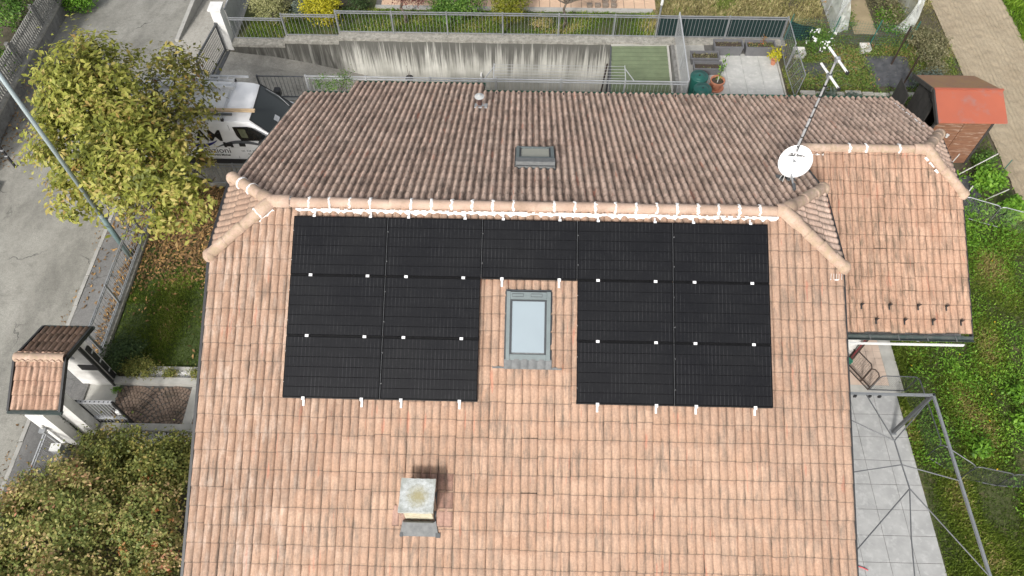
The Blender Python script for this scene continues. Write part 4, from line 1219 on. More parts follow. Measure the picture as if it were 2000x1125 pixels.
# ------------------------------------------------------------------ vent pipe near the rear eave
vp = RR.p(0.80, 5.86, 0.0)
v = B(); v.lathe((vp.x, vp.y, vp.z), [(0.001, 0.33), (0.058, 0.33), (0.058, -0.1)], 14); vent = v.build('vent_pipe', simple('rusty brown pipe', (0.10, 0.055, 0.045), (0.07, 0.04, 0.035), 9, 0.6), house)
v = B(); v.lathe((vp.x, vp.y, vp.z + 0.37), [(0.001, 0.075), (0.035, 0.07), (0.05, 0.03), (0.125, 0.0), (0.125, -0.012), (0.05, -0.02)], 18); v.build('vent_cap', MT['steel'], vent, smooth=False)
for k in range(3):
    t = k * 2.1
    B().tube((vp.x + 0.05 * math.cos(t), vp.y + 0.05 * math.sin(t), vp.z + 0.30), (vp.x + 0.06 * math.cos(t), vp.y + 0.06 * math.sin(t), vp.z + 0.38), 0.006, 5).build('strut', MT['steel'], vent)
v = B(); v.fbox(RR, 0.60, 0.93, 5.62, 5.95, 0.055, 0.072); v.build('flashing', MT['galv_light'], vent)

# ================================================================== SOLAR PANELS (each lifts away)
PW, PH, PG = 1.7938, 1.1324, 0.0208
PX0, PS0 = -4.0145, 0.283
HB, HT = 0.100, 0.1354
frame_me = None
labels = {}
ordn = ['first', 'second', 'third', 'fourth', 'fifth']
for i in range(5): labels[(i, 0)] = 'black solar panel in the top row under the ridge, %s' % ['leftmost of five', 'second from the left', 'middle one above the skylight', 'second from the right', 'rightmost of five'][i]
for j, nm in ((1, 'middle'), (2, 'bottom')):
    labels[(0, j)] = 'black solar panel in the %s row left of the skylight, outer left one' % nm
    labels[(1, j)] = 'black solar panel in the %s row left of the skylight, beside the tile gap' % nm
    labels[(3, j)] = 'black solar panel in the %s row right of the skylight, beside the tile gap' % nm
    labels[(4, j)] = 'black solar panel in the %s row right of the skylight, outer right one' % nm
LF = Frame((0, 0, 0), (1, 0, 0), (0, 1, 0))
fb = B(); t = 0.012
fb.fbox(LF, 0, PW, 0, t, 0, HT - HB); fb.fbox(LF, 0, PW, PH - t, PH, 0, HT - HB)
fb.fbox(LF, 0, t, t, PH - t, 0, HT - HB); fb.fbox(LF, PW - t, PW, t, PH - t, 0, HT - HB)
fb.fbox(LF, t, PW - t, t, PH - t, 0.012, HT - HB - 0.0085)
o = fb.build('frame', MT['panel_frame']); frame_me = o.data; bpy.data.objects.remove(o)
rowh = (PH - 2 * t) / 6
cb = B(); cb.fbox(LF, t + 0.004, PW - t - 0.004, 0.006, rowh - 0.006, 0, 0.006)
o = cb.build('cell_row', MT['cell']); cell_me = o.data; bpy.data.objects.remove(o)
db = B(); db.fbox(LF, 0, 0.008, 0, 0.008, 0, 0.006); o = db.build('edge_pin', MT['white_clamp']); pin_me = o.data; bpy.data.objects.remove(o)
rotF = FR.mat(0, 0, 0).to_3x3().to_4x4()
for (i, j), lab in labels.items():
    u = PX0 + i * (PW + PG); v = PS0 + j * (PH + PG)
    p = thing('solar_panel', lab, 'solar panel', FR.p(u, v, HB), 'solar panels on the sunny roof slope')
    p.rotation_euler = rotF.to_euler()
    f = bpy.data.objects.new('frame', frame_me); COL.objects.link(f); f.parent = p
    for k in range(6):
        c = bpy.data.objects.new('cell_row', cell_me); COL.objects.link(c); c.parent = p
        c.location = (0, -(t + k * rowh), HT - HB - 0.0083)
    clamps = B()
    for fx_ in (0.37 / 1.722 * PW - 0.0, 1.41 / 1.722 * PW):
        below = (i, j + 1) in labels
        if below:
            q = B(); q.fbox(LF, fx_ - 0.032, fx_ + 0.032, PH - 0.014, PH + PG + 0.014, HT - HB + 0.001, HT - HB + 0.009); q.build('clamp', MT['white_clamp'], None)
        else:
            q = B(); q.fbox(LF, fx_ - 0.030, fx_ + 0.030, PH - 0.012, PH + 0.045, HT - HB - 0.002, HT - HB + 0.006); q.fbox(LF, fx_ - 0.020, fx_ + 0.020, PH + 0.045, PH + 0.16, -0.03, -0.022); q.fbox(LF, fx_ - 0.020, fx_ + 0.020, PH + 0.043, PH + 0.05, -0.03, HT - HB); q.build('roof_hook', MT['white_clamp'], None)
        o = COL.objects[-1] if False else bpy.data.objects[[ob.name for ob in COL.objects if ob.name.startswith(('clamp', 'roof_hook'))][-1]]
        o.parent = p
        if j == 0:
            q = B(); q.fbox(LF, fx_ - 0.028, fx_ + 0.028, -0.03, 0.012, HT - HB - 0.002, HT - HB + 0.006); q.fbox(LF, fx_ - 0.016, fx_ + 0.016, -0.10, -0.03, -0.01, 0.0); q.fbox(LF, fx_ - 0.016, fx_ + 0.016, -0.036, -0.03, -0.01, HT - HB); o = q.build('roof_hook', MT['white_clamp'], None); o.parent = p
    for yy in (0.28, 0.85):
        c = bpy.data.objects.new('edge_pin', pin_me); COL.objects.link(c); c.parent = p; c.location = (0.002, -yy, HT - HB)
    # rail under the panel
    q = B(); q.fbox(LF, -0.004, PW + 0.004, PH - 0.06, PH + PG * 0.9, -0.035, -0.003); o = q.build('rail', MT['rail_alu'], None); o.parent = p
    if (i + 1, j) in labels:
        q = B(); q.fbox(LF, PW - 0.02, PW + PG + 0.02, 0.0, PH - 0.07, -0.012, -0.002); o = q.build('joint_cover', MT['rail_alu'], None); o.parent = p
        q = B(); q.fbox(LF, PW + PG * 0.5 - 0.003, PW + PG * 0.5 + 0.003, 0.0, PH, 0.0, HT - HB - 0.004); o = q.build('joint_cover', MT['galv_dark'], None); o.parent = p

# ================================================================== ROOF-TOP FITTINGS
# satellite dish with aerial mast behind it
MB_ = RR.p(-5.83, 1.585, 0.0)
mast_xy = (MB_.x, MB_.y)
aer = thing('tv_aerial', 'tall pale mast with tv aerials rising from the weathered roof slope behind the dish', 'aerial', (MB_.x, MB_.y, MB_.z))
b = B(); b.tube((MB_.x, MB_.y, MB_.z - 0.1), (MB_.x, MB_.y, 7.55), 0.026, 8); b.tube((MB_.x, MB_.y, 7.50), (MB_.x, MB_.y, 9.02), 0.020, 8); b.build('mast', MT['galv_light'], aer)
for k in range(9):
    z = 6.55 + k * 0.26
    B().tube((MB_.x, MB_.y, z), (MB_.x, MB_.y, z + 0.03), 0.031, 8).build('cable_tie', MT['black_plastic'], aer)
b = B(); b.path([(MB_.x + 0.024, MB_.y - 0.02, 6.3 + 0.3 * k) for k in range(9)], 0.008, 5); b.build('cable', MT['black_plastic'], aer)
ux = Vector((0.17, -0.65, 0)).normalized()
for zc, cx_ in ((8.98, 0.02), (8.62, 0.0)):
    c = Vector((MB_.x + cx_, MB_.y, zc))
    d0 = c - ux * 0.33; d1 = c + ux * 0.36
    B().tube(d0, d1, 0.023, 8).build('aerial_boom', MT['white_paint'], aer)
    B().box(c.x - 0.04, c.x + 0.04, c.y - 0.04, c.y + 0.04, c.z - 0.05, c.z + 0.03).build('clamp', MT['galv'], aer)
    sidev = Vector((ux.y, -ux.x, 0))
    for k in range(4):
        q = d0.lerp(d1, 0.1 + k * 0.27) + Vector((0, 0, -0.02))
        bb = B()
        for sgn in (-1, 1):
            e1 = q + sidev * sgn * 0.16 + Vector((0, 0, 0.05)); e2 = q + sidev * sgn * 0.30 + Vector((0, 0, -0.03))
            bb.path([q, e1, e2], 0.0028, 4)
        bb.build('aerial_element', MT['galv_dark'], aer)
    B().box(d1.x - 0.025, d1.x + 0.025, d1.y - 0.025, d1.y + 0.025, d1.z - 0.03, d1.z + 0.02).build('end_cap', MT['black_plastic'], aer)
dish = thing('satellite_dish', 'white satellite dish with printed lettering at the foot of the aerial mast', 'satellite dish', (MB_.x, MB_.y - 0.05, MB_.z))
dn = Vector((-0.10, -0.93, 0.34)).normalized()
dc = Vector((MB_.x + 0.02, MB_.y - 0.14, MB_.z + 0.68))
dx = Vector((0, 0, 1)).cross(dn).normalized(); dy = dn.cross(dx)
V = []; F = []; nr, na = 7, 36
for side_ in (0, 1):
    for i in range(nr + 1):
        r = i / nr
        for k in range(na):
            t = 2 * math.pi * k / na
            V.append(dc + dx * 0.335 * r * math.cos(t) + dy * 0.365 * r * math.sin(t) + dn * (0.075 * r * r - 0.075 - 0.008 * side_))
for s in (0, 1):
    o = s * (nr + 1) * na
    for i in range(nr):
        for k in range(na):
            a = o + i * na + k; b2 = o + i * na + (k + 1) % na
            F.append((a, b2, b2 + na, a + na) if s == 0 else (a + na, b2 + na, b2, a))
o1 = nr * na; o2 = (2 * nr + 1) * na
for k in range(na): F.append((o1 + k, o1 + (k + 1) % na, o2 + (k + 1) % na, o2 + k))
q = B(); q.add(V, F); q.build('reflector', MT['dish'], dish, smooth=True)
lm = Matrix.Identity(4)
for i, c in enumerate((dx, dy, dn)):
    for k in range(3): lm[k][i] = c[k]
lm.translation = dc + dx * -0.165 + dy * 0.115 + dn * -0.052
text_mesh('TELE System', 0.068, MT['letter_grey'], 'lettering', lm @ Matrix.Rotation(R(-4), 4, 'Z'), dish, 0.0035, 0.003)
q = B(); q.bar(dc + dx * -0.165 + dy * 0.100 + dn * -0.050, dc + dx * -0.04 + dy * 0.092 + dn * -0.058, 0.012, 0.014, dn); q.build('underline', MT['letter_grey'], dish)
armb = dc - dy * 0.36 - dn * 0.03; lnbp = dc - dy * 0.40 + dn * 0.42
B().bar(dc - dy * 0.30 - dn * 0.02, lnbp, 0.03, 0.03).build('feed_arm', MT['galv'], dish)
B().tube(lnbp + dy * 0.02 + dn * 0.05, lnbp + dy * 0.06 - dn * 0.10, 0.035, 10).build('feed_horn', MT['galv_dark'], dish)
B().bar(Vector((MB_.x, MB_.y, dc.z - 0.1)), dc - dn * 0.07, 0.06, 0.09).build('bracket', MT['galv'], dish)
q = B(); q.lathe((MB_.x - 0.02, MB_.y - 0.06, MB_.z), [(0.085, -0.1), (0.075, 0.06), (0.035, 0.22), (0.028, 0.3)], 10); q.build('rubber_boot', MT['black_plastic'], dish)
q = B(); q.fbox(RR, -6.02, -5.66, 1.38, 1.66, 0.05, 0.066); q.build('flashing', MT['zinc'], dish)
for k, (a, b2) in enumerate((((-0.16, -0.14), (-0.02, 0.0)), ((-0.09, -0.2), (0.0, -0.02)), ((0.10, -0.16), (0.03, 0.0)))):
    B().path([(MB_.x + a[0], MB_.y + a[1], MB_.z + 0.14), (MB_.x + a[0] * 0.6, MB_.y + a[1] * 0.6, MB_.z + 0.22), (MB_.x + b2[0], MB_.y + b2[1] - 0.06, MB_.z + 0.33)], 0.008, 5).build('cable', MT['white_stick'], dish)
# fine wire bird spikes
sp = thing('bird_spikes', 'short strip of thin steel bird spikes lying on the pale tiles near the right verge', 'bird spikes', FR.p(6.33, 1.31, 0.05))
q = B(); q.bar(FR.p(6.21, 1.315, 0.055), FR.p(6.44, 1.31, 0.055), 0.022, 0.012, FR.n); q.build('base_strip', MT['white_clamp'], sp)
for k in range(5):
    for sgn in (-1, 1):
        a = FR.p(6.22 + k * 0.05, 1.31, 0.06)
        B().tube(a, a + FR.up * (0.05 * sgn + 0.05) + FR.n * 0.075 - FR.x * 0.02, 0.0035, 4).build('spike', MT['white_clamp'], sp)

# ================================================================== FENCES AND RAILINGS
def bar_mesh(h, r=0.0075, n=4, mat=None):
    b = B(); b.tube((0, 0, 0), (0, 0, h), r, n); o = b.build('bar', mat); me = o.data; bpy.data.objects.remove(o); return me
def railing(name, label, cat, p0, p1, h, posts, gap, mat, rails=(0.06, 0.90, 0.985), post=0.05, post_h=None, barz=(0.06, 0.90), rail=0.035, parent=None, barr=0.0075, group=None):
    p0 = Vector(p0); p1 = Vector(p1); L = (p1 - p0).length
    d = (p1 - p0) / L
    root = parent or thing(name, label, cat, p0, group)
    for r in rails:
        B().bar(p0 + Vector((0, 0, r * h)), p1 + Vector((0, 0, r * h)), rail, rail * 0.8).build('rail', mat, root)
    ph_ = post_h or h * 1.03
    pm = B().bar((0, 0, -0.02), (0, 0, ph_), post, post, tuple(d)).build('post', mat); pme = pm.data; bpy.data.objects.remove(pm)
    copies(pme, 'post', root, [p0 + d * t for t in posts])
    n = int(L / gap)
    bm_ = bar_mesh((barz[1] - barz[0]) * h, barr, 4, mat)
    copies(bm_, 'bar', root, [p0 + d * (L * (i + 0.5) / n) + Vector((0, 0, barz[0] * h)) for i in range(n)])
    return root
rf = railing('railing_fence', 'long grey steel railing on top of the streaked retaining wall', 'railing', (-6.42, 13.27, 0.07), (9.52, 13.27, 0.07), 0.93, [0.02, 2.0, 3.95, 5.93, 7.92, 9.9, 11.42, 13.9, 15.92], 0.125, MT['galv'])
railing('', '', '', (-8.38, 13.27, -0.10), (-6.46, 13.27, -0.10), 0.93, [0.02], 0.13, MT['galv'], parent=rf)
railing('', '', '', (-10.3, 13.27, -0.28), (-8.40, 13.27, -0.28), 0.93, [], 0.13, MT['galv'], parent=rf)
sn = thing('shade_net', 'dark green shade net fixed behind the railing above the grey planters', 'shade net', (5.2, 13.34, 0))
n = 40; V = []; F = []
for i in range(n + 1):
    x = 5.0 + 4.55 * i / n
    for z in (0.05, 0.35, 0.65, 0.93): V.append((x, 13.33 + 0.02 * math.sin(i * 1.3 + z * 3), z + (0.015 * math.sin(i * 0.8) if z > 0.9 else 0)))
for i in range(n):
    for k in range(3): F.append((i * 4 + k, i * 4 + 4 + k, i * 4 + 5 + k, i * 4 + 1 + k))
q = B(); q.add(V, F); q.build('net', MT['shade_net'], sn)
# railing along the ramp edge behind the house (yard side dark, garden side pale)
r2 = railing('railing_fence', 'pale steel railing along the ramp edge just beyond the rear eaves', 'railing', (-6.85, 9.90, 0.03), (5.66, 9.90, 0.03), 0.97, [0.0, 1.98, 4.1, 6.25, 8.38, 10.47, 12.5], 0.125, MT['galv_light'], rails=(0.06, 0.885, 0.985))
railing('railing_fence', 'dark plain bar railing beside the front of the white van', 'railing', (-8.45, 9.90, 0.03), (-6.92, 9.90, 0.03), 0.94, [0.0], 0.125, MT['galv_dark'], rails=(0.06, 0.985), barz=(0.06, 0.985))
# clothes line frame on the railing
cl = thing('clothes_line', 'wire clothes line stretched between two brackets on the pale ramp railing', 'clothes line', (1.5, 10.2, 1.0))
for x, s in ((-0.68, -1), (3.63, 1)):
    B().bar((x, 9.94, 0.99), (x, 10.56, 1.06), 0.025, 0.025).build('bracket_arm', MT['galv_light'], cl)
    B().bar((x, 10.45, 1.04), (x + s * 0.30, 9.95, 0.93), 0.022, 0.022).build('bracket_brace', MT['galv_light'], cl)
for k in range(5): B().tube((-0.68, 10.0 + 0.13 * k, 1.0 + 0.014 * k), (3.63, 10.0 + 0.13 * k, 1.0 + 0.014 * k), 0.006, 4).build('wire', MT['galv_light'], cl)
# mesh side panel between the corrugated roof and the terrace
def wire_panel(root, poly, du, dv, mat, r=0.003, name='wire_mesh'):
    """grid of wires on a four-cornered panel p00,p10,p11,p01"""
    a, b_, c, d = [Vector(p) for p in poly]
    w = B()
    L = max((b_ - a).length, (c - d).length); H = max((d - a).length, (c - b_).length)
    nu = max(2, int(L / du)); nv = max(2, int(H / dv))
    for i in range(1, nu): w.tube(a.lerp(b_, i / nu), d.lerp(c, i / nu), r, 3, cap=False)
    for j in range(1, nv): w.tube(a.lerp(d, j / nv), b_.lerp(c, j / nv), r, 3, cap=False)
    return w.build(name, mat, root, kind='stuff')
mp = thing('mesh_screen', 'pale wire mesh screen between the green corrugated roof and the terrace', 'mesh screen', (5.7, 11.6, 0))
B().path([(5.72, 13.3, 0.05), (5.70, 13.3, 1.12), (5.70, 9.98, 1.0), (5.72, 9.98, 0.02)], 0.022, 6).build('frame', MT['galv_light'], mp)
B().bar((5.71, 11.7, 0.0), (5.71, 11.1, 0.98), 0.02, 0.02).build('brace', MT['galv_light'], mp)
B().tube((5.71, 11.6, 0.02), (5.71, 11.6, 1.06), 0.02, 6).build('post', MT['galv_light'], mp)
wire_panel(mp, [(5.71, 13.28, 0.06), (5.71, 10.0, 0.06), (5.70, 10.0, 0.98), (5.70, 13.28, 1.1)], 0.06, 0.06, MT['galv_light'], 0.0032)

# green corrugated shelter roof
gs = thing('corrugated_roof', 'faded green corrugated sheet roof with white edge trim over the ramp end', 'shelter roof', (4.4, 11.5, -0.3))
P00 = Vector((3.44, 12.93, -0.06)); P10 = Vector((5.42, 12.99, -0.06)); P11 = Vector((5.49, 9.98, -0.62)); P01 = Vector((3.30, 9.98, -0.62))
n = 30 * 8; V = []; F = []
for i in range(n + 1):
    t = i / n
    a = P00.lerp(P01, t); b2 = P10.lerp(P11, t); h = 0.040 * math.cos(2 * math.pi * t * 17)
    V += [a + Vector((0, 0, h)), b2 + Vector((0, 0, h))]
for i in range(n): F.append((2 * i, 2 * i + 1, 2 * i + 3, 2 * i + 2))
q = B(); q.add(V, F); q.build('corrugated_sheet', MT['green_sheet'], gs)
B().bar(P00 + Vector((-0.03, 0.02, 0.03)), P10 + Vector((0.03, 0.02, 0.03)), 0.10, 0.04).build('edge_trim', MT['conc_light'], gs)
B().bar(P10 + Vector((0.02, 0, 0.03)), P11 + Vector((0.02, 0, 0.03)), 0.075, 0.04).build('edge_trim', MT['conc_light'], gs)
B().bar(P00 + Vector((-0.03, 0, -0.02)), P01 + Vector((-0.03, 0, -0.02)), 0.05, 0.08).build('edge_trim', MT['galv_dark'], gs)
for x, y in ((3.42, 12.6), (3.34, 10.3), (5.42, 12.6), (5.45, 10.3)): B().bar((x, y, -2.65), (x, y, -0.2), 0.06, 0.06).build('post', MT['galv_dark'], gs)
B().bar((3.2, 12.75, -2.6), (3.28, 12.3, -0.35), 0.05, 0.05).build('downpipe', MT['brown_frame'], gs)
B().box(5.53, 5.66, 9.95, 12.97, -0.4, 0.03).build('retaining_wall', MT['old_wall'], None)
tag(bpy.data.objects['retaining_wall.002'], 'short dark grey wall between the corrugated roof and the mesh screen', 'wall')
# small fixing on the streaked wall
vw = thing('wall_outlet', 'small white pipe outlet on the streaked concrete wall', 'pipe', (-0.95, 12.98, -1.6))
B().tube((-1.3, 13.0, -1.45), (-1.3, 12.85, -1.50), 0.035, 8).tube((-1.3, 12.86, -1.5), (-1.3, 12.86, -1.72), 0.033, 8).build('pipe', MT['white_paint'], vw)
# hanging pot on the rail
hp = thing('hanging_pot', 'small black plant pot hanging on the ramp railing with a dead stem', 'plant pot', (-3.46, 10.02, 0.7))
q = B(); q.lathe((-3.46, 10.04, 0.62), [(0.001, 0.0), (0.085, 0.0), (0.12, 0.22), (0.135, 0.22), (0.135, 0.25), (0.115, 0.25), (0.105, 0.2), (0.001, 0.2)], 14); q.build('pot', MT['black_plastic'], hp)
B().tube((-3.46, 10.04, 0.8), (-3.50, 10.05, 1.35), 0.008, 5).tube((-3.46, 10.04, 0.8), (-3.43, 10.08, 1.1), 0.006, 5).build('stem', MT['bark'], hp)

# ================================================================== TERRACE BEHIND THE HOUSE
def tiled(name, label, cat, xs, ys, z, gap, mat, jmat, clip=None, th=0.02, tname='floor_tile', zt=0.0):
    root = thing(name, label, cat, (xs[0], ys[0], z))
    B().box(xs[0], xs[-1], ys[0], ys[-1], z - 0.06, z + th * 0.55).build('bedding', jmat, root)
    for a, b_ in zip(xs, xs[1:]):
        for c, d in zip(ys, ys[1:]):
            j = random.uniform(-0.0015, 0.0015)
            B().box(a + gap, b_ - gap, c + gap, d - gap, z, z + th + j).build(tname, mat, root)
    return root
tiled('terrace', 'small pale tiled terrace with planters behind the rear eaves', 'terrace', [6.72, 7.33, 7.94, 8.55, 9.16], [8.85, 9.47, 10.08, 10.70, 11.30, 11.91, 12.52], 0.0, 0.004, MT['terrace_tile'], MT['joint'])
sheet('terrace_slab', 5.66, 6.72, 7, 12.97, 1, 1, 0.008, MT['conc'], zf=lambda x, y: 0)
B().box(6.72, 9.6, 12.52, 13.0, -0.05, 0.012).build('terrace_strip', MT['joint'], None, kind='structure')
def planter(x0, x1, y0, y1, h, label, n=60, mat='lf_dry', rot=0.0):
    t = thing('planter', label, 'planter', ((x0 + x1) / 2, (y0 + y1) / 2, 0), 'grey plastic planters on the terrace')
    ins = 0.05
    q = B()
    bot = [(x0 + ins, y0 + ins, 0.02), (x1 - ins, y0 + ins, 0.02), (x1 - ins, y1 - ins, 0.02), (x0 + ins, y1 - ins, 0.02)]
    top = [(x0, y0, h), (x1, y0, h), (x1, y1, h), (x0, y1, h)]
    inn = [(x0 + 0.045, y0 + 0.045, h), (x1 - 0.045, y0 + 0.045, h), (x1 - 0.045, y1 - 0.045, h), (x0 + 0.045, y1 - 0.045, h)]
    ind = [(p[0], p[1], h - 0.13) for p in inn]
    lip = [(x0, y0, h - 0.045), (x1, y0, h - 0.045), (x1, y1, h - 0.045), (x0, y1, h - 0.045)]
    li2 = [(x0 + 0.015, y0 + 0.015, h - 0.046), (x1 - 0.015, y0 + 0.015, h - 0.046), (x1 - 0.015, y1 - 0.015, h - 0.046), (x0 + 0.015, y1 - 0.015, h - 0.046)]
    V = bot + li2 + lip + top + inn + ind; F = [(3, 2, 1, 0)]
    for k in range(5):
        for i in range(4): F.append((k * 4 + i, k * 4 + (i + 1) % 4, k * 4 + 4 + (i + 1) % 4, k * 4 + 4 + i))
    q.add(V, F); q.build('box', MT['planter'], t)
    q = B(); q.add(ind, [(0, 1, 2, 3)]); q.v = [v + Vector((0, 0, 0.03)) for v in q.v]; q.build('soil', MT['soil'], t)
    pos = np.stack([RNG.uniform(x0 + 0.08, x1 - 0.08, n), RNG.uniform(y0 + 0.07, y1 - 0.07, n), np.full(n, h - 0.08) + RNG.uniform(0, 0.05, n)], 1)
    scatter('plants', MT[mat], pos, RNG.normal(size=(n, 3)) * 0.6 + [0, 0, 0.8], RNG.uniform(0.04, 0.09, n), RNG.random(n), t)
    return t
planter(6.95, 7.98, 12.36, 12.80, 0.42, 'long grey planter against the net railing, left one of the back pair', 70)
p = planter(8.06, 9.11, 12.36, 12.80, 0.42, 'long grey planter against the net railing, right one with a reddish twig', 90, 'lf_straw')
pp = np.array([[8.65 + RNG.normal() * 0.05, 12.6 + RNG.normal() * 0.05, 0.4 + 0.35 * RNG.random()] for _ in range(60)])
scatter('twig_leaves', MT['lf_orange'], pp, RNG.normal(size=(60, 3)), 0.06, RNG.random(60), p)
planter(6.10, 7.10, 11.86, 12.28, 0.32, 'grey planter full of dry stems beside the mesh screen', 160, 'lf_dry')
planter(6.14, 7.14, 11.33, 11.74, 0.32, 'grey planter with bare soil in front of the dry one', 14, 'lf_straw')
def barrel(x, y, h, r, label):
    t = thing('rain_barrel', label, 'barrel', (x, y, 0), 'green barrels beside the terrace')
    q = B(); q.lathe((x, y, 0), [(0.001, 0.0), (r * 0.86, 0.0), (r * 0.95, h * 0.25), (r * 1.0, h * 0.55), (r * 0.97, h * 0.9), (r * 0.95, h * 0.95)], 28); q.build('body', MT['barrel'], t, smooth=True)
    q = B(); q.lathe((x, y, 0), [(r * 1.03, h * 0.93), (r * 1.04, h * 0.985), (r * 0.98, h * 1.0), (r * 0.72, h * 0.985), (r * 0.70, h * 1.005), (r * 0.35, h * 1.02), (0.001, h * 1.022)], 28); l = q.build('lid', MT['barrel'], t, smooth=True)
    q = B(); q.lathe((x, y, h * 1.02), [(0.001, 0.012), (0.03, 0.012), (0.035, -0.01)], 12); q.build('lid_plug', MT['black_plastic'], l)
barrel(6.09, 10.30, 0.92, 0.285, 'dark green rain barrel farther from the roof edge')
barrel(6.13, 9.70, 0.92, 0.285, 'dark green rain barrel half hidden at the roof edge')
tp_ = thing('flower_pot', 'large terracotta pot with a thin tall plant beside the green barrels', 'plant pot', (6.86, 10.72, 0))
q = B(); q.lathe((6.86, 10.72, 0.02), [(0.001, 0.03), (0.15, 0.03), (0.22, 0.30), (0.245, 0.30), (0.25, 0.37), (0.215, 0.37), (0.205, 0.30), (0.001, 0.29)], 24); q.build('pot', MT['terracotta'], tp_, smooth=False)
q = B(); q.lathe((6.86, 10.72, 0.02), [(0.001, 0.0), (0.24, 0.0), (0.27, 0.05), (0.25, 0.05), (0.22, 0.02), (0.001, 0.015)], 24); q.build('saucer', MT['terracotta'], tp_)
q = B(); q.lathe((6.86, 10.72, 0.02), [(0.001, 0.31), (0.206, 0.305)], 20); q.build('soil', MT['soil'], tp_)
q = B(); limb(q, (6.88, 10.72, 0.3), (7.02, 11.05, 1.25), 0.012, 0.006, 5, 5, 0.03); q.build('stem', MT['lf_straw'], tp_)
n = 70; tt = RNG.random(n)
scatter('leaves', MT['lf_weed'], np.stack([6.88 + 0.14 * tt, 10.72 + 0.33 * tt, 0.35 + 0.9 * tt], 1) + RNG.normal(size=(n, 3)) * 0.06, RNG.normal(size=(n, 3)) + [0, 0, 1], RNG.uniform(0.06, 0.13, n), RNG.random(n), tp_)
B().box(6.84, 6.86, 10.66, 10.70, 0.3, 0.55).build('plant_tag', MT['white_paint'], tp_)
tp2 = thing('flower_pot', 'small terracotta pot with a yellow leaved plant at the terrace corner', 'plant pot', (9.02, 12.0, 0))
q = B(); q.lathe((9.02, 12.0, 0.02), [(0.001, 0.0), (0.075, 0.0), (0.10, 0.16), (0.11, 0.16), (0.11, 0.19), (0.09, 0.19), (0.001, 0.16)], 18); q.build('pot', MT['terracotta'], tp2)
pos, nrm, crn, _ = ellip_points(260, [(9.04, 12.05, 0.38, 0.24, 0.24, 0.2)], 0.4, 40, 0.06)
scatter('foliage', MT['lf_yellow'], pos, nrm, RNG.uniform(0.06, 0.12, 260), np.clip(crn * 0.6 + RNG.random(260) * 0.4, 0, 1), tp2)
# mesh fence and gate beside the terrace
mf = thing('mesh_fence', 'dark grey wire mesh fence panel between the terrace and the vegetable garden', 'mesh fence', (9.45, 11.6, 0))
B().path([(9.50, 13.2, 0.05), (9.48, 13.2, 1.05), (9.50, 11.85, 1.02), (9.42, 11.75, 0.05), (9.50, 13.2, 0.05)], 0.018, 6).build('frame', MT['galv'], mf)
B().path([(9.42, 11.72, 0.05), (9.50, 11.70, 1.02), (9.55, 10.35, 0.98), (9.48, 10.3, 0.05), (9.42, 11.72, 0.05)], 0.018, 6).build('frame', MT['galv'], mf)
wire_panel(mf, [(9.50, 13.18, 0.06), (9.42, 11.76, 0.06), (9.50, 11.84, 1.02), (9.48, 13.18, 1.04)], 0.09, 0.13, MT['galv'], 0.003)
wire_panel(mf, [(9.42, 11.71, 0.06), (9.48, 10.32, 0.06), (9.55, 10.36, 0.97), (9.50, 11.69, 1.01)], 0.09, 0.13, MT['galv'], 0.003)
for k in range(3): B().bar((9.42 + 0.02 * k, 11.55 - 0.42 * k, 0.1), (9.50 + 0.012 * k, 11.25 - 0.42 * k, 0.95), 0.012, 0.012).build('brace', MT['galv'], mf)
B().bar((9.2, 9.0, 0.02), (9.2, 12.9, 0.02), 0.06, 0.05).build('terrace_edge', MT['stone'], None, kind='structure')

# ================================================================== VEGETABLE GARDEN AND SHED (far right)
gf = thing('garden_fence', 'green coated wire fence in front of the plastic greenhouse', 'wire fence', (12.0, 13.1, 0))
pts = [(9.62, 13.25), (11.2, 13.15), (12.6, 13.0), (13.9, 12.95)]
for x, y in pts: B().tube((x, y, 0), (x + 0.03, y, 1.15), 0.022, 6).build('post', MT['green_wire'], gf)
for a, b_ in zip(pts, pts[1:]):
    wire_panel(gf, [(a[0], a[1], 0.03), (b_[0], b_[1], 0.03), (b_[0], b_[1], 1.05), (a[0], a[1], 1.05)], 0.09, 0.10, MT['green_wire'], 0.0034)
q = thing('shade_net', 'torn piece of green net at the corner of the vegetable garden fence', 'shade net', (10.2, 13.2, 0))
n = 8; V = []; F = []
for i in range(n + 1):
    x = 9.62 + 1.05 * i / n
    for z in (0.02, 0.4, 0.8): V.append((x, 13.32 + 0.04 * math.sin(i * 1.1 + z), z * (1 - 0.35 * i / n)))
for i in range(n):
    for k in range(2): F.append((i * 3 + k, i * 3 + 3 + k, i * 3 + 4 + k, i * 3 + 1 + k))
b = B(); b.add(V, F); b.build('net', MT['shade_net'], q)
# plastic greenhouse
pt = thing('greenhouse_tunnel', 'translucent plastic greenhouse tunnel open towards the house', 'greenhouse', (12.8, 14, 0))
def arch(y, k, n=16): 
    return [Vector((12.85 - 1.42 * math.cos(math.pi * i / n), y + 0.0, 2.05 * math.sin(math.pi * i / n) ** 0.75)) for i in range(n + 1)]
ysx = [13.85 + 0.9 * k for k in range(8)]
for s in (0, 1):
    V = []; F = []
    m = 17
    for y in ysx:
        a = arch(y, 0)
        V += [p + Vector((random.uniform(-0.02, 0.02), 0, 0)) for p in a]
    for j in range(len(ysx) - 1):
        for i in (range(0, 8) if s == 0 else range(8, 16)):
            F.append((j * m + i, j * m + i + 1, j * m + m + i + 1, j * m + m + i))
    b = B(); b.add(V, F); b.build('plastic_film', MT['film'], pt)
for y in ysx: B().path(arch(y, 0), 0.018, 5).build('hoop', MT['galv_light'], pt)
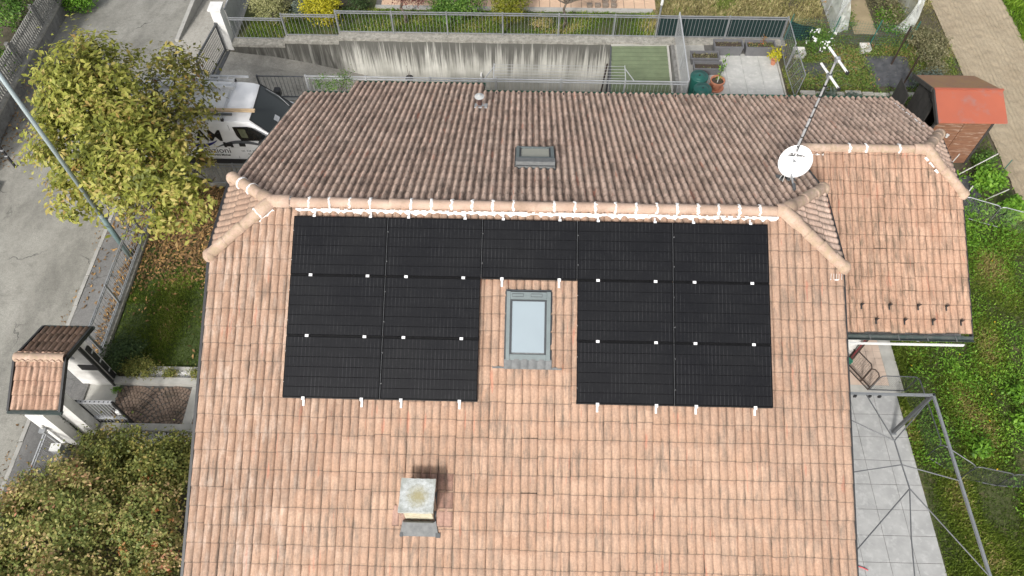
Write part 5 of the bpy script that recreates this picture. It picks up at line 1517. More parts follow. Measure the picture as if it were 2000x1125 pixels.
# loose film flaps at the open end
for sx, x0 in ((1, 11.42), (-1, 14.28)):
    b = B(); V = []; F = []
    for i in range(6):
        for k in range(5):
            V.append((x0 + sx * (0.16 * k) * (1 - i / 7), 13.84 - 0.10 * math.sin(k * 1.3 + i), 1.7 * i / 5 * (1 - 0.02 * k)))
    for i in range(5):
        for k in range(4): F.append((i * 5 + k, i * 5 + k + 1, i * 5 + 6 + k, i * 5 + 5 + k))
    b.add(V, F); b.build('film_flap', MT['film'], pt)
sheet('greenhouse_path', 12.25, 13.1, 13.7, 20, 2, 6, 0.012, simple('dry trodden earth', (0.36, 0.29, 0.18), (0.27, 0.215, 0.13), 3, 0.97), zf=lambda x, y: 0)
# mulch sheet, stone edging, stakes
def rumple(name, x0, x1, y0, y1, mat, nx=14, ny=14, a=0.025):
    V = []; F = []
    for i in range(nx + 1):
        for j in range(ny + 1):
            V.append((x0 + (x1 - x0) * i / nx + random.uniform(-0.03, 0.03), y0 + (y1 - y0) * j / ny + random.uniform(-0.03, 0.03), 0.03 + random.uniform(0, a)))
    for i in range(nx):
        for j in range(ny):
            q = i * (ny + 1) + j; F.append((q, q + ny + 1, q + ny + 2, q + 1))
    o = bpy.data.objects.new(name, mesh_from(name, V, F, mat)); link(o); return o
tag(rumple('mulch_sheet', 12.25, 13.75, 10.9, 12.5, MT['mulch']), 'black mulch sheet covering a bare bed between the two dark stakes', 'mulch sheet')
tag(rumple('mulch_sheet', 9.75, 10.9, 11.3, 12.1, MT['mulch'], 8, 6), 'torn dark mulch sheet among the strawberry plants behind the aerial', 'mulch sheet')
tag(rumple('mulch_sheet', 13.0, 14.4, 5.4, 6.9, MT['mulch'], 10, 10), 'black mulch sheet beside the annex roof corner', 'mulch sheet')
st = thing('stone_edging', 'row of pale stones edging the vegetable bed behind the rear eaves', 'edging', (11.4, 10.5, 0))
x = 9.7
while x < 13.6:
    L = random.uniform(0.25, 0.6)
    q = B(); q.box(x, x + L - 0.03, 10.42 + random.uniform(-0.04, 0.04), 10.62 + random.uniform(-0.04, 0.04), -0.02, 0.07 + random.uniform(0, 0.03)); q.build('stone', MT['stone'], st, bevel=0.02)
    x += L
for (x, y, h, lab, tx, ty) in ((13.16, 12.05, 1.6, 'dark wooden stake behind the mulch sheet, the farther of two', 0.02, 0.03), (13.02, 10.58, 1.55, 'dark wooden stake at the near edge of the mulch sheet', 0.05, 0.05)):
    t = thing('stake', lab, 'stake', (x, y, 0), 'dark stakes in the vegetable garden')
    B().tube((x, y, -0.1), (x + tx, y + ty, h), 0.03, 7).build('pole', MT['brown_frame'], t)
for (a, b_, lab) in (((13.87, 6.91, 0.0), (14.70, 6.95, 1.0), 'thin white stick leaning over the plants near the shed'), ((14.55, 6.0, 0.0), (14.75, 5.75, 0.75), 'short white stick at the edge of the field'), ((13.55, 7.05, 0.1), (13.6, 7.0, 0.9), 'white stick against the shed wall by the roof corner'), ((13.6, 5.7, 0), (13.85, 6.0, 0.6), 'white stick beside the annex roof corner'), ((15.0, 6.7, 0), (15.12, 6.8, 0.9), 'green stick beside the field')):
    t = thing('garden_stick', lab, 'stick', a); B().tube(a, b_, 0.016, 6).build('rod', MT['green_wire'] if 'green' in lab else MT['white_stick'], t)
for (x, y, s, lab) in ((9.98, 12.45, 0.2, 'white plastic crate among the plants near the net'), (12.35, 12.75, 0.18, 'pale flat tray beside the mulch sheet')):
    t = thing('crate', lab, 'crate', (x, y, 0))
    q = B(); q.add([(x - s * 0.8, y - s * 0.7, 0), (x + s * 0.8, y - s * 0.7, 0), (x + s * 0.8, y + s * 0.7, 0), (x - s * 0.8, y + s * 0.7, 0), (x - s, y - s, 0.25), (x + s, y - s, 0.25), (x + s, y + s, 0.25), (x - s, y + s, 0.25)], [(3, 2, 1, 0), (0, 1, 5, 4), (1, 2, 6, 5), (2, 3, 7, 6), (3, 0, 4, 7)]); q.build('tub', MT['white_stick'], t)
# shed
sh = thing('garden_shed', 'red brown wooden garden shed with a red painted sheet roof', 'shed', (13.4, 8.3, 0))
SX0, SX1, SY0, SY1 = 12.62, 14.30, 7.45, 9.15
nb = 9
for k in range(nb):
    z0 = 0.05 + k * 0.215
    for (a, b_) in ((SX0, 13.46), (13.52, SX1)):
        q = B(); q.add([(a, SY0 - 0.012, z0), (b_, SY0 - 0.012, z0), (b_, SY0 - 0.002, z0 + 0.209), (a, SY0 - 0.002, z0 + 0.209), (a, SY0 + 0.02, z0), (b_, SY0 + 0.02, z0), (b_, SY0 + 0.02, z0 + 0.209), (a, SY0 + 0.02, z0 + 0.209)], [(0, 1, 2, 3), (4, 7, 6, 5), (0, 4, 5, 1), (3, 2, 6, 7), (0, 3, 7, 4), (1, 5, 6, 2)])
        q.build('plank', MT['shed_wood'], sh)
    q = B(); q.box(SX1 - 0.02, SX1 + 0.005, SY0 + 0.02, SY1, z0, z0 + 0.205); q.build('plank', MT['shed_wood'], sh)
B().box(13.46, 13.52, SY0 - 0.03, SY0 + 0.02, 0, 2.0).build('post', MT['shed_wood'], sh)
B().box(SX1 - 0.03, SX1 + 0.04, SY0 - 0.03, SY0 + 0.04, 0, 2.0).build('post', MT['shed_dark'], sh)
B().box(SX0 - 0.04, SX0 + 0.02, SY0 - 0.03, SY0 + 0.04, 0, 2.0).build('post', MT['shed_dark'], sh)
B().box(SX0, SX1, SY1 - 0.03, SY1, 0, 1.8).build('wall', MT['shed_dark'], sh)
for k in range(5): B().box(SX0 - 0.02, SX0 + 0.02, 8.0 + k * 0.23, 8.22 + k * 0.23, 0.0, 1.9).build('door_board', MT['shed_dark'], sh)
B().box(12.20, 12.23, 8.75, 9.55, 0.05, 1.6).build('door', MT['shed_dark'], sh)
q = B(); q.add([(SX0, SY0, 2.0), (SX0, SY1, 1.8), (SX0, 8.2, 2.4), (SX1, SY0, 2.0), (SX1, SY1, 1.8), (SX1, 8.2, 2.4)], [(0, 1, 2), (3, 5, 4)]); q.build('gable', MT['shed_dark'], sh)
ry, rz = 8.19, 2.36
q = B(); q.prism([(12.50, 7.18, 1.98), (14.52, 7.20, 1.98), (14.50, ry, rz), (12.50, ry, rz)], (0, 0.01, 0.03)); q.build('roof_sheet', MT['shed_red'], sh)
q = B(); q.prism([(12.50, ry, rz), (14.50, ry, rz), (14.28, 9.38, 1.86), (12.45, 9.38, 1.86)], (0, -0.01, 0.03)); q.build('roof_sheet', MT['shed_rust'], sh)
B().bar((12.48, ry, rz + 0.035), (14.52, ry, rz + 0.035), 0.07, 0.03).build('ridge_flashing', MT['shed_red'], sh)
B().bar((12.47, 7.16, 1.95), (12.47, ry, rz - 0.02), 0.05, 0.12).build('barge_board', MT['shed_dark'], sh)
B().bar((12.45, ry, rz - 0.02), (12.43, 9.4, 1.83), 0.05, 0.12).build('barge_board', MT['shed_dark'], sh)
for k in range(2):
    q = B(); q.lathe((12.78 + 0.12 * k, 7.05, 1.55), [(0.001, 0), (0.035, 0), (0.05, 0.10), (0.001, 0.10)], 10); q.build('white_cup', MT['white_stick'], sh)

# ================================================================== PATIO AND GARDEN ON THE RIGHT
tiled('patio', 'large grey tiled patio under the steel pergola frame', 'patio', [7.07, 7.68, 8.29, 8.90, 9.51, 10.12], [-6.12 + 0.61 * k for k in range(0, 10)], 0.0, 0.005, MT['grey_tile'], MT['joint'])
tiled('porch', 'pinkish tiled porch floor with a concrete border under the annex eave', 'porch', [8.2 + 0.2 * k for k in range(10)], [-0.42 + 0.2 * k for k in range(17)], 0.0, 0.004, MT['pink_tile'], MT['conc'], tname='floor_tile')
B().box(10.0, 10.34, -0.62, 2.9, -0.05, 0.022).build('porch_border', MT['conc_light'], None, kind='structure')
B().box(7.07, 10.0, -0.62, -0.42, -0.05, 0.021).build('porch_border', MT['conc_light'], None, kind='structure')
pg = thing('pergola_frame', 'grey steel pergola frame with crossing rods over the patio', 'pergola', (9.8, -1.7, 0))
B().bar((9.76, -1.72, 0.02), (9.70, -1.77, 2.3), 0.075, 0.075, (1, 0, 0)).build('post', MT['galv_dark'], pg)
B().box(9.69, 9.83, -1.79, -1.65, 0.02, 0.035).build('foot_plate', MT['pergola'], pg)
B().bar((7.0, -1.78, 2.3), (9.73, -1.78, 2.3), 0.05, 0.06).build('beam', MT['pergola'], pg)
B().bar((9.70, -1.75, 2.3), (9.72, -6.8, 2.3), 0.05, 0.06).build('beam', MT['pergola'], pg)
B().bar((9.69, -6.8, 0.02), (9.69, -6.8, 2.3), 0.075, 0.075, (1, 0, 0)).build('post', MT['pergola'], pg)
B().bar((7.0, -1.78, 0), (7.0, -1.78, 2.3), 0.075, 0.075, (1, 0, 0)).build('post', MT['pergola'], pg)
B().bar((7.0, -1.78, 2.3), (7.0, -6.8, 2.3), 0.06, 0.07).build('beam', MT['pergola'], pg)
nA, nB, nC = (8.55, -2.89, 2.3), (8.57, -3.43, 2.3), (8.60, -3.95, 2.3)
for a, b_, r in ((nA, (7.03, -2.05, 2.3), 0.014), (nA, (8.19, -1.79, 2.3), 0.014), (nA, (9.66, -1.82, 2.3), 0.014), (nA, nB, 0.016), (nB, nC, 0.016), (nB, (7.03, -3.70, 2.3), 0.014), (nB, (9.69, -3.75, 2.3), 0.014), (nC, (7.03, -5.4, 2.3), 0.014), (nC, (9.69, -5.66, 2.3), 0.014), (nC, (8.37, -4.94, 2.3), 0.014), ((8.37, -4.94, 2.3), (8.2, -5.9, 2.3), 0.014)):
    B().tube(a, b_, r, 6).build('rod', MT['cable'], pg)
for x in (7.95, 8.28, 8.5): B().box(x - 0.03, x + 0.03, -1.84, -1.80, 2.22, 2.30).build('clip', MT['black_plastic'], pg)
def panel_fence(root, pts, h, fm, wm, r=0.014, lean=(0, 0)):
    """wire panels with rounded tube frames, one per stretch"""
    for a, b_ in zip(pts, pts[1:]):
        a = Vector((a[0], a[1], 0.03)); b_ = Vector((b_[0], b_[1], 0.03)); d = (b_ - a); L = d.length; d.normalize()
        t = Vector((lean[0], lean[1], h)); c = 0.10
        P = [a, a + t * 0.88, a + t * 0.97 + d * c * 0.35, a + t + d * c, b_ + t - d * c, b_ + t * 0.97 - d * c * 0.35, b_ + t * 0.88, b_, a]
        B().path(P, r, 6).build('panel_frame', fm, root)
        wire_panel(root, [a, b_, b_ + t, a + t], 0.05, 0.05 if r < 0.02 else 0.1, wm, 0.0013)
wf = thing('mesh_fence', 'grey folding wire mesh fence zigzagging from the porch across the grass', 'mesh fence', (10.4, -0.6, 0))
panel_fence(wf, [(9.44, -0.56), (10.36, -0.57), (10.43, -2.33), (11.09, -2.87), (11.92, -3.04), (13.3, -3.1)], 0.80, MT['galv_dark'], MT['galv_dark'])
wb = thing('mesh_gate', 'dark brown wire mesh gate with a small door across the porch', 'gate', (9.2, -0.2, 0))
P0 = Vector((8.80, 0.40, 0.03)); P1 = Vector((9.41, -0.56, 0.03)); up = Vector((0, 0, 0.85))
for a, b_ in ((0.0, 0.24), (0.24, 0.76), (0.76, 1.0)):
    A = P0.lerp(P1, a + 0.008); Bq = P0.lerp(P1, b_ - 0.008); d = (Bq - A).normalized()
    h = 0.82 if b_ - a < 0.4 else 0.86
    t = Vector((0, 0, h))
    B().path([A, A + t * 0.9, A + t + d * 0.07, Bq + t - d * 0.07, Bq + t * 0.9, Bq, A], 0.016, 6).build('panel_frame', MT['brown_frame'], wb)
    B().bar(A + t * 0.16, Bq + t * 0.16, 0.03, 0.02).build('cross_bar', MT['brown_frame'], wb)
    wire_panel(wb, [A, Bq, Bq + t, A + t], 0.055, 0.055, MT['brown_frame'], 0.0021)
wm2 = thing('mesh_fence', 'grey wire mesh fence panels beside the ploughed field', 'mesh fence', (13.9, 5.2, 0))
panel_fence(wm2, [(12.6, 5.38), (13.35, 5.36), (14.25, 5.0), (15.4, 4.6)], 0.82, MT['galv'], MT['galv'])
gh = thing('hose', 'coil of green garden hose hanging by the porch wall', 'hose', (8.72, 0.1, 0.6))
b = B()
for k in range(4): b.path([(8.72 + 0.13 * math.cos(t) + 0.012 * k, -0.02 - 0.02 * k, 0.62 + 0.15 * math.sin(t)) for t in np.linspace(0, 6.3, 14)], 0.012, 5)
b.build('coil', simple('green hose', (0.02, 0.20, 0.13), None, 8, 0.5), gh)
rh = thing('hose', 'thin red hose curling on the patio beside the roof verge', 'hose', (8.2, -5.1, 0.03))
B().path([(7.6 + 0.75 * t, -5.12 + 0.16 * math.sin(t * 2.6) - 0.05 * t, 0.04) for t in np.linspace(0, 1, 12)], 0.012, 6).build('tube', MT['red_hose'], rh)

# ================================================================== STREET SIDE: GATE SHELTER, GATE, FENCES
gs_ = thing('gate_shelter', 'small tiled gate shelter on white walls beside the pavement', 'gate shelter', (-10.5, -1.45, 0))
B().box(-10.98, -10.17, -0.88, -0.60, 0, 2.16).build('wall', MT['stucco_dirty'], gs_)
B().box(-10.98, -10.17, -2.24, -1.97, 0, 2.16).build('wall', MT['stucco_dirty'], gs_)
B().box(-10.98, -10.93, -1.97, -0.88, 1.95, 2.16).build('lintel', MT['stucco_dirty'], gs_)
ga_ = R(24.5)
GYR, GZR = -1.48, 2.62
for sgn in (-1, 1):
    fr = Frame((-10.53, GYR, GZR), (1, 0, 0) if sgn < 0 else (-1, 0, 0), (0, math.cos(ga_) * (-sgn), math.sin(ga_)))
    q = B(); q.fbox(fr, -0.55, 0.55, 0, 1.16, -0.05, -0.004); rfp = q.build('roof', MT['deck'], gs_)
    TVg, TFg, pg_, lg_ = tile_arrays(0.275, 0.32, hgt=0.045, pw=0.7, a0=0.11)
    me = np_mesh('roof_tile', TVg, TFg, MT['tile_gate'], None, {'prof': pg_, 'low': lg_}, off=False)
    tmd = me.data; bpy.data.objects.remove(me)
    for r_ in range(4):
        for c_ in range(4):
            if r_ == 0: pass
            o = bpy.data.objects.new('roof_tile', tmd); COL.objects.link(o); o.parent = rfp
            m = fr.mat(-0.55 + 0.275 * c_, 1.17 - 1.28 + 0.32 * r_ + random.gauss(0, 0.004), random.gauss(0, 0.002)); m.translation = m.translation - vloc(gs_)
            o.matrix_local = m
    q = B(); q.bar(fr.p(-0.585, -0.02, 0.0), fr.p(-0.585, 1.2, 0.0), 0.05, 0.11, fr.n); q.build('verge_trim', MT['black_metal'], gs_)
    q = B(); q.bar(fr.p(0.585, -0.02, 0.0), fr.p(0.585, 1.2, 0.0), 0.05, 0.11, fr.n); q.build('verge_trim', MT['black_metal'], gs_)
    q = B(); q.bar(fr.p(-0.62, 1.22, -0.02), fr.p(0.62, 1.22, -0.02), 0.09, 0.06); q.build('gutter', MT['gutter'], gs_)
for k in range(3):
    o = bpy.data.objects.new('ridge_tile', CAPM); COL.objects.link(o); o.parent = gs_
    o.location = Vector((-11.08 + 0.36 * k, GYR, GZR + 0.035)) - vloc(gs_); o.scale = (0.95, 1.05, 1.0)
B().box(-10.60, -10.155, -0.905, -0.885, 0.9, 1.15).build('letter_flap', MT['black_metal'], gs_)
B().box(-10.19, -10.14, -0.91, -0.83, 0.03, 1.98).build('gate_post', MT['black_metal'], gs_)
B().box(-10.165, -10.12, -0.78, -0.66, 0.2, 1.75).build('letter_slot', MT['black_metal'], gs_)
for z in (0.55, 1.05, 1.5): B().box(-10.118, -10.108, -0.765, -0.675, z, z + 0.05).build('slot_flap', MT['alu'], gs_)
B().box(-10.62, -10.52, -0.895, -0.882, 1.45, 1.58).build('name_plate', MT['galv'], gs_)
# pier next to the shelter with a trace of ivy
wp = thing('white_pier', 'white rendered pier joining the gate shelter to the street fence', 'pier', (-10.75, -2.4, 0))
B().box(-10.98, -10.55, -2.52, -2.26, 0, 1.75).build('pier', MT['stucco'], wp)
n = 160; tt = RNG.random(n)
scatter('ivy', MT['lf_dark'], np.stack([np.full(n, -10.55) + RNG.normal(size=n) * 0.02, np.full(n, -2.25) + RNG.normal(size=n) * 0.02, tt * 1.6], 1), RNG.normal(size=(n, 3)), RNG.uniform(0.03, 0.06, n), RNG.random(n), wp)
# open pedestrian gate
pgate = thing('garden_gate', 'black and silver metal pedestrian gate standing open beside the cobbled path', 'gate', (-10.27, -1.93, 0))
gx0, gx1, gyy = -10.24, -9.36, -1.93
B().bar((gx0, gyy, 0.05), (gx0, gyy, 1.30), 0.07, 0.06, (0, 1, 0)).build('stile', MT['black_metal'], pgate)
B().bar((gx1, gyy, 0.05), (gx1, gyy, 1.28), 0.05, 0.05, (0, 1, 0)).build('stile', MT['black_metal'], pgate)
for z in (1.26, 0.36): B().bar((gx0, gyy, z), (gx1, gyy, z), 0.085, 0.035, (0, 0, 1)).build('rail', MT['alu'], pgate)
B().bar((gx0, gyy, 0.10), (gx1, gyy, 0.10), 0.05, 0.04).build('rail', MT['black_metal'], pgate)
copies(bar_mesh(1.16, 0.011, 6, MT['alu']), 'bar', pgate, [(gx0 + 0.09 + 0.088 * k, gyy, 0.10) for k in range(9)])
lb = B(); lb.box(gx1 - 0.13, gx1 - 0.02, gyy - 0.05, gyy + 0.05, 0.62, 0.80); lb.build('lock_box', MT['white_paint'], pgate, bevel=0.015)
for k in range(7): B().box(gx0 + 0.12 + 0.11 * k, gx0 + 0.145 + 0.11 * k, gyy - 0.015, gyy + 0.015, 1.279, 1.287).build('rivet', MT['black_metal'], pgate)
# cobbled path
tag(sheet('path', -10.98, -4.95, -1.97, -0.88, 6, 4, 0.012, MT['joint'], zf=zl), None, None)
B().box(-10.93, -10.02, -1.965, -0.885, -0.02, 0.030).build('path_slab', MT['conc_light'], None, kind='structure')
V = []; F = []
def sett(x, y, a, s):
    c, sn_ = math.cos(a), math.sin(a); o = len(V)
    h = 0.032 + random.uniform(0, 0.010)
    for k, (zz, q) in enumerate(((0.005, 1.0), (h - 0.006, 1.0), (h, 0.86))):
        for dx_, dy_ in ((-1, -1), (1, -1), (1, 1), (-1, 1)):
            ux_, uy_ = dx_ * s * q * random.uniform(0.94, 1.04), dy_ * s * q * random.uniform(0.94, 1.04)
            V.append((x + ux_ * c - uy_ * sn_, y + ux_ * sn_ + uy_ * c, zz))
    for k in (0, 4):
        for i in range(4): F.append((o + k + i, o + k + (i + 1) % 4, o + k + 4 + (i + 1) % 4, o + k + 4 + i))
    F.append((o + 8, o + 9, o + 10, o + 11))
# scallop (fan) pattern: rows follow arcs
rowy = 0
for bx_ in np.arange(-10.6, -4.5, 1.05):
    for kk in range(-4, 24):
        for ii in range(-6, 7):
            x = bx_ + ii * 0.0875 + (0.04 if kk % 2 else 0); ang = ii * 0.15
            y = -2.2 + kk * 0.0875 + 0.62 * (math.cos(ang) - 1) + 0.4
            if -10.0 < x < -5.0 and -1.93 < y < -0.92: sett(x, y, -ang * 0.8, 0.0375)
tag(bpy.data.objects.new('paving_setts', mesh_from('paving_setts', V, F, MT['sett'])), kind='stuff'); o = bpy.data.objects['paving_setts']; link(o, bpy.data.objects['path'])
B().box(-8.12, -7.88, -1.96, -0.89, 0.0, 0.05).build('path_threshold', MT['conc_light'], None, kind='structure')
kb_ = thing('garden_kerb', 'pale concrete kerb along the far side of the cobbled path', 'kerb', (-9, -0.87, 0))
B().box(-10.15, -5.0, -0.88, -0.70, 0, 0.17).build('kerb_stone', MT['conc_light'], kb_)
B().box(-9.6, -5.0, -0.44, -0.36, 0, 0.12).build('kerb_stone', MT['conc_light'], kb_)
kb2 = thing('garden_kerb', 'pale concrete kerb along the near side of the cobbled path behind the shrubs', 'kerb', (-9, -2.1, 0))
B().box(-10.1, -5.0, -2.16, -1.975, 0, 0.15).build('kerb_stone', MT['conc_light'], kb2)
PEB_V = np.array([(-.5, -.4, 0), (.5, -.35, 0), (.45, .4, 0), (-.4, .45, 0), (-.25, -.2, .38), (.28, -.15, .36), (.22, .25, .36), (-.2, .22, .40)])
PEB_F = np.array([(4, 5, 6, 7), (0, 1, 5, 4), (1, 2, 6, 5), (2, 3, 7, 6), (3, 0, 4, 7)])
n = 3200
tag(scatter('white_gravel', MT['gravel_white'], np.stack([RNG.uniform(-9.6, -5.3, n), RNG.uniform(-0.69, -0.45, n), 0.03 + RNG.random(n) * 0.03], 1), np.array([[0, 0, 1.0]]) + RNG.normal(size=(n, 3)) * 0.25, RNG.uniform(0.025, 0.05, n), RNG.random(n), tv=PEB_V, tf=PEB_F), kind='stuff')
n = 1200
tag(scatter('white_gravel', MT['gravel_white'], np.stack([RNG.uniform(-9.9, -7.6, n), RNG.uniform(-2.5, -2.17, n), 0.03 + RNG.random(n) * 0.03], 1), np.array([[0, 0, 1.0]]) + RNG.normal(size=(n, 3)) * 0.25, RNG.uniform(0.025, 0.05, n), RNG.random(n), tv=PEB_V, tf=PEB_F), kind='stuff')
# street fence in two lengths on a low wall
lw = thing('low_wall', 'low concrete plinth under the street fence beside the lawn', 'wall', (-10.74, 2.5, 0)); B().box(-10.84, -10.66, -0.58, 9.3, 0, 0.12).build('plinth', MT['coping'], lw)
lw2 = thing('low_wall', 'low concrete plinth under the street fence beside the big shrubs', 'wall', (-10.85, -5, 0)); B().box(-10.95, -10.77, -22, -2.54, 0, 0.12).build('plinth', MT['coping'], lw2)
railing('street_fence', 'grey steel street fence between the pavement and the leaf covered lawn', 'fence', (-10.75, -0.55, 0.12), (-10.75, 9.2, 0.12), 0.92, [0.6, 2.1, 4.45, 6.7, 9.0], 0.12, MT['galv'], rails=(0.04, 0.12, 0.92, 1.0), barz=(0.04, 1.0), rail=0.03)
railing('street_fence', 'grey steel street fence running into the big shrubs beyond the gate shelter', 'fence', (-10.86, -14.0, 0.12), (-10.86, -2.56, 0.12), 0.90, [11.38, 9.2, 7.0], 0.12, MT['galv_light'], rails=(0.05, 0.90, 1.0), barz=(0.05, 1.0), rail=0.03)
bx = thing('intercom_box', 'white electrical box with grey side fixed to the street fence', 'box', (-10.45, -2.95, 0.6))
B().box(-10.62, -10.40, -3.05, -2.88, 0.45, 0.95).build('box', MT['galv_light'], bx); B().box(-10.63, -10.39, -3.06, -2.87, 0.95, 0.975).build('lid', MT['white_paint'], bx)
mbx = thing('letter_box', 'small grey box on the first post of the near street fence', 'box', (-10.86, -2.62, 1.05)); B().box(-10.93, -10.79, -2.68, -2.55, 1.06, 1.14).build('box', MT['galv'], mbx); B().tube((-10.86, -2.56, 1.14), (-10.86, -2.56, 1.24), 0.03, 8).build('knob', MT['white_paint'], mbx)
# fence in front of the van
railing('yard_fence', 'grey steel fence between the lawn and the parked white van', 'fence', (-10.6, 6.05, 0.0), (-5.7, 6.05, 0.0), 0.92, [0.05, 2.2, 4.2], 0.13, MT['galv'], rails=(0.10, 0.88, 1.0), barz=(0.1, 0.88))
# street lamp
sl = thing('street_lamp', 'tall grey green street lamp post rising from the pavement beside the fence', 'street lamp', (-10.99, 3.21, 0))
B().tube((-10.99, 3.21, 0.0), (-10.99, 3.21, 1.9), 0.078, 14, 0.072).build('base_sleeve', simple('dark grey green post base', (0.13, 0.19, 0.19), (0.10, 0.15, 0.15), 5, 0.5), sl, smooth=True)
B().tube((-10.99, 3.21, 1.9), (-10.99, 3.21, 8.0), 0.058, 14, 0.045).build('pole', MT['lamp_steel'], sl, smooth=True)
B().tube((-10.99, 3.21, 1.88), (-10.99, 3.21, 1.98), 0.078, 14).build('collar', MT['lamp_steel'], sl)
B().bar((-10.99, 3.21, 8.0), (-12.4, 3.3, 8.4), 0.06, 0.06).build('arm', MT['lamp_steel'], sl)
q = B(); q.box(-12.9, -12.3, 3.18, 3.42, 8.36, 8.48); q.build('lamp_head', MT['galv'], sl, bevel=0.03)
# drive gate and pillar
zp = zg(-10.7, 13.2)
pil = thing('gate_pillar', 'white gate pillar at the end of the wall railing by the drive', 'pillar', (-10.62, 13.3, zp))
B().box(-10.78, -10.42, 13.12, 13.50, zp, 1.02).build('pillar', MT['stucco'], pil); B().box(-10.83, -10.37, 13.07, 13.55, 1.02, 1.09).build('cap', MT['white_paint'], pil)
dg = thing('drive_gate', 'dark grey barred driveway gate standing by the white pillar', 'gate', (-10.8, 12.6, zp))
g0 = Vector((-10.72, 13.05, zp + 0.05)); g1 = Vector((-10.78, 10.9, zg(-10.7, 11) + 0.02))
for z in (0.04, 1.12): B().bar(g0 + Vector((0, 0, z)), g1 + Vector((0, 0, z)), 0.05, 0.05).build('rail', MT['galv_dark'], dg)
for p in (g0, g1): B().bar(p, p + Vector((0, 0, 1.2)), 0.06, 0.06, (0, 1, 0)).build('post', MT['galv_dark'], dg)
copies(bar_mesh(1.08, 0.013, 4, MT['galv_dark']), 'bar', dg, [g0.lerp(g1, (i + 0.5) / 19) + Vector((0, 0, 0.05)) for i in range(19)])
B().bar((-10.60, 13.0, zg(-10.6, 13) + 0.015), (-10.60, 10.0, zg(-10.6, 10) + 0.015), 0.12, 0.02).build('gate_track', MT['galv_dark'], dg)
nf = thing('ribbed_screen', 'pale ribbed screen fence running back from the white gate pillar', 'screen', (-10.5, 15, -0.3))
nfm = B().box(-0.012, 0.012, -0.035, 0.035, 0, 1.15).build('slat', MT['galv_light']); nme = nfm.data; bpy.data.objects.remove(nfm)
copies(nme, 'slat', nf, [(-10.42, 13.6 + 0.09 * k, -0.35) for k in range(40)])
for z in (0.0, 0.75): B().bar((-10.45, 13.55, z), (-10.45, 17.2, z), 0.03, 0.04).build('rail', MT['galv_light'], nf)
B().box(-10.7, -10.3, 13.5, 30, -1.2, -0.36).build('garden_plinth', MT['conc'], None, kind='structure')
sheet('drive_mouth', 0, 0, 0, 0, [-12.2, -11.8, -11.4, -11.0, -10.6, -10.2, -9.8, -9.4], [8.2, 8.6, 9.0, 9.4, 9.93], 0.006, MT['drive'])
sheet('drive_mouth', 0, 0, 0, 0, [-12.4, -12.0, -11.6, -11.2, -10.8, -10.6], [9.93, 10.4, 10.9, 11.4, 11.9, 12.4, 12.9, 13.3], 0.006, MT['drive'])

# opposite side of the road
ow = thing('boundary_wall', 'old grey boundary wall across the road under a picket fence', 'wall', (-16.9, 10, 0))
a = Vector((-16.35, 5.9)); b_ = Vector((-17.75, 16.6)); dn2 = (b_ - a).normalized(); sd = Vector((-dn2.y, dn2.x))
nseg = 12
for i in range(nseg):
    p = a.lerp(b_, i / nseg); q_ = a.lerp(b_, (i + 1) / nseg); z0 = zg(*p); z1 = zg(*q_)
    q = B(); q.prism([(p.x, p.y, z0 - 0.3), (q_.x, q_.y, z1 - 0.3), (q_.x, q_.y, z1 + 0.50), (p.x, p.y, z0 + 0.50)], (sd.x * 0.28, sd.y * 0.28, 0)); q.build('wall_block', MT['old_wall'], ow)
    q = B(); q.prism([(p.x - sd.x * 0.03, p.y - sd.y * 0.03, z0 + 0.502), (q_.x - sd.x * 0.03, q_.y - sd.y * 0.03, z1 + 0.502), (q_.x - sd.x * 0.03, q_.y - sd.y * 0.03, z1 + 0.575), (p.x - sd.x * 0.03, p.y - sd.y * 0.03, z0 + 0.575)], (sd.x * 0.34, sd.y * 0.34, 0)); q.build('coping', MT['coping'], ow)
pf = thing('picket_fence', 'weathered grey picket fence standing on the boundary wall across the road', 'fence', (-16.9, 10, 0.5))
pk = B().box(-0.018, 0.018, -0.04, 0.04, 0, 0.80).build('picket', simple('weathered grey paint', (0.31, 0.305, 0.285), (0.17, 0.168, 0.155), 6, 0.9)); pkm = pk.data; bpy.data.objects.remove(pk)
ang = math.atan2(dn2.y, dn2.x) - math.pi / 2
npk = 74
copies(pkm, 'picket', pf, [(p.x + sd.x * 0.14, p.y + sd.y * 0.14, zg(*p) + 0.575) for p in [a.lerp(b_, (i + 0.5) / npk) for i in range(npk)]], ang)
for zz in (0.72, 1.18):
    B().path([(p.x + sd.x * 0.17, p.y + sd.y * 0.17, zg(*p) + zz) for p in [a.lerp(b_, i / 10) for i in range(11)]], 0.022, 4).build('rail', pkm.materials[0], pf)
for i in range(5):
    p = a.lerp(b_, 0.04 + i * 0.23); B().box(p.x + sd.x * 0.2 - 0.06, p.x + sd.x * 0.2 + 0.06, p.y - 0.06, p.y + 0.06, zg(*p) + 0.5, zg(*p) + 1.45).build('post', MT['old_wall'], pf)
ww = thing('entrance_wall', 'pale rendered wall end across the road beside a black gate post', 'wall', (-16.0, 5.3, 0)); B().box(-17.5, -15.85, 4.4, 5.85, 0, 0.16).build('wall', MT['conc_light'], ww)
bp_ = thing('gate_post', 'black gate post at the end of the boundary wall across the road', 'post', (-15.65, 6.55, 0)); B().bar((-15.68, 6.6, 0), (-15.68, 6.6, 1.05), 0.06, 0.06, (0, 1, 0)).build('post', MT['black_metal'], bp_)
for z in (0.5, 0.75): B().box(-15.72, -15.64, 6.56, 6.64, z, z + 0.04).build('hinge', MT['galv_light'], bp_)
sheet('opposite_garden', 0, 0, 0, 0, [-40, -30, -20, -18.6, -17.75], [12, 16, 30], 0.3, MT['earth'], zf=lambda x, y: -0.6)
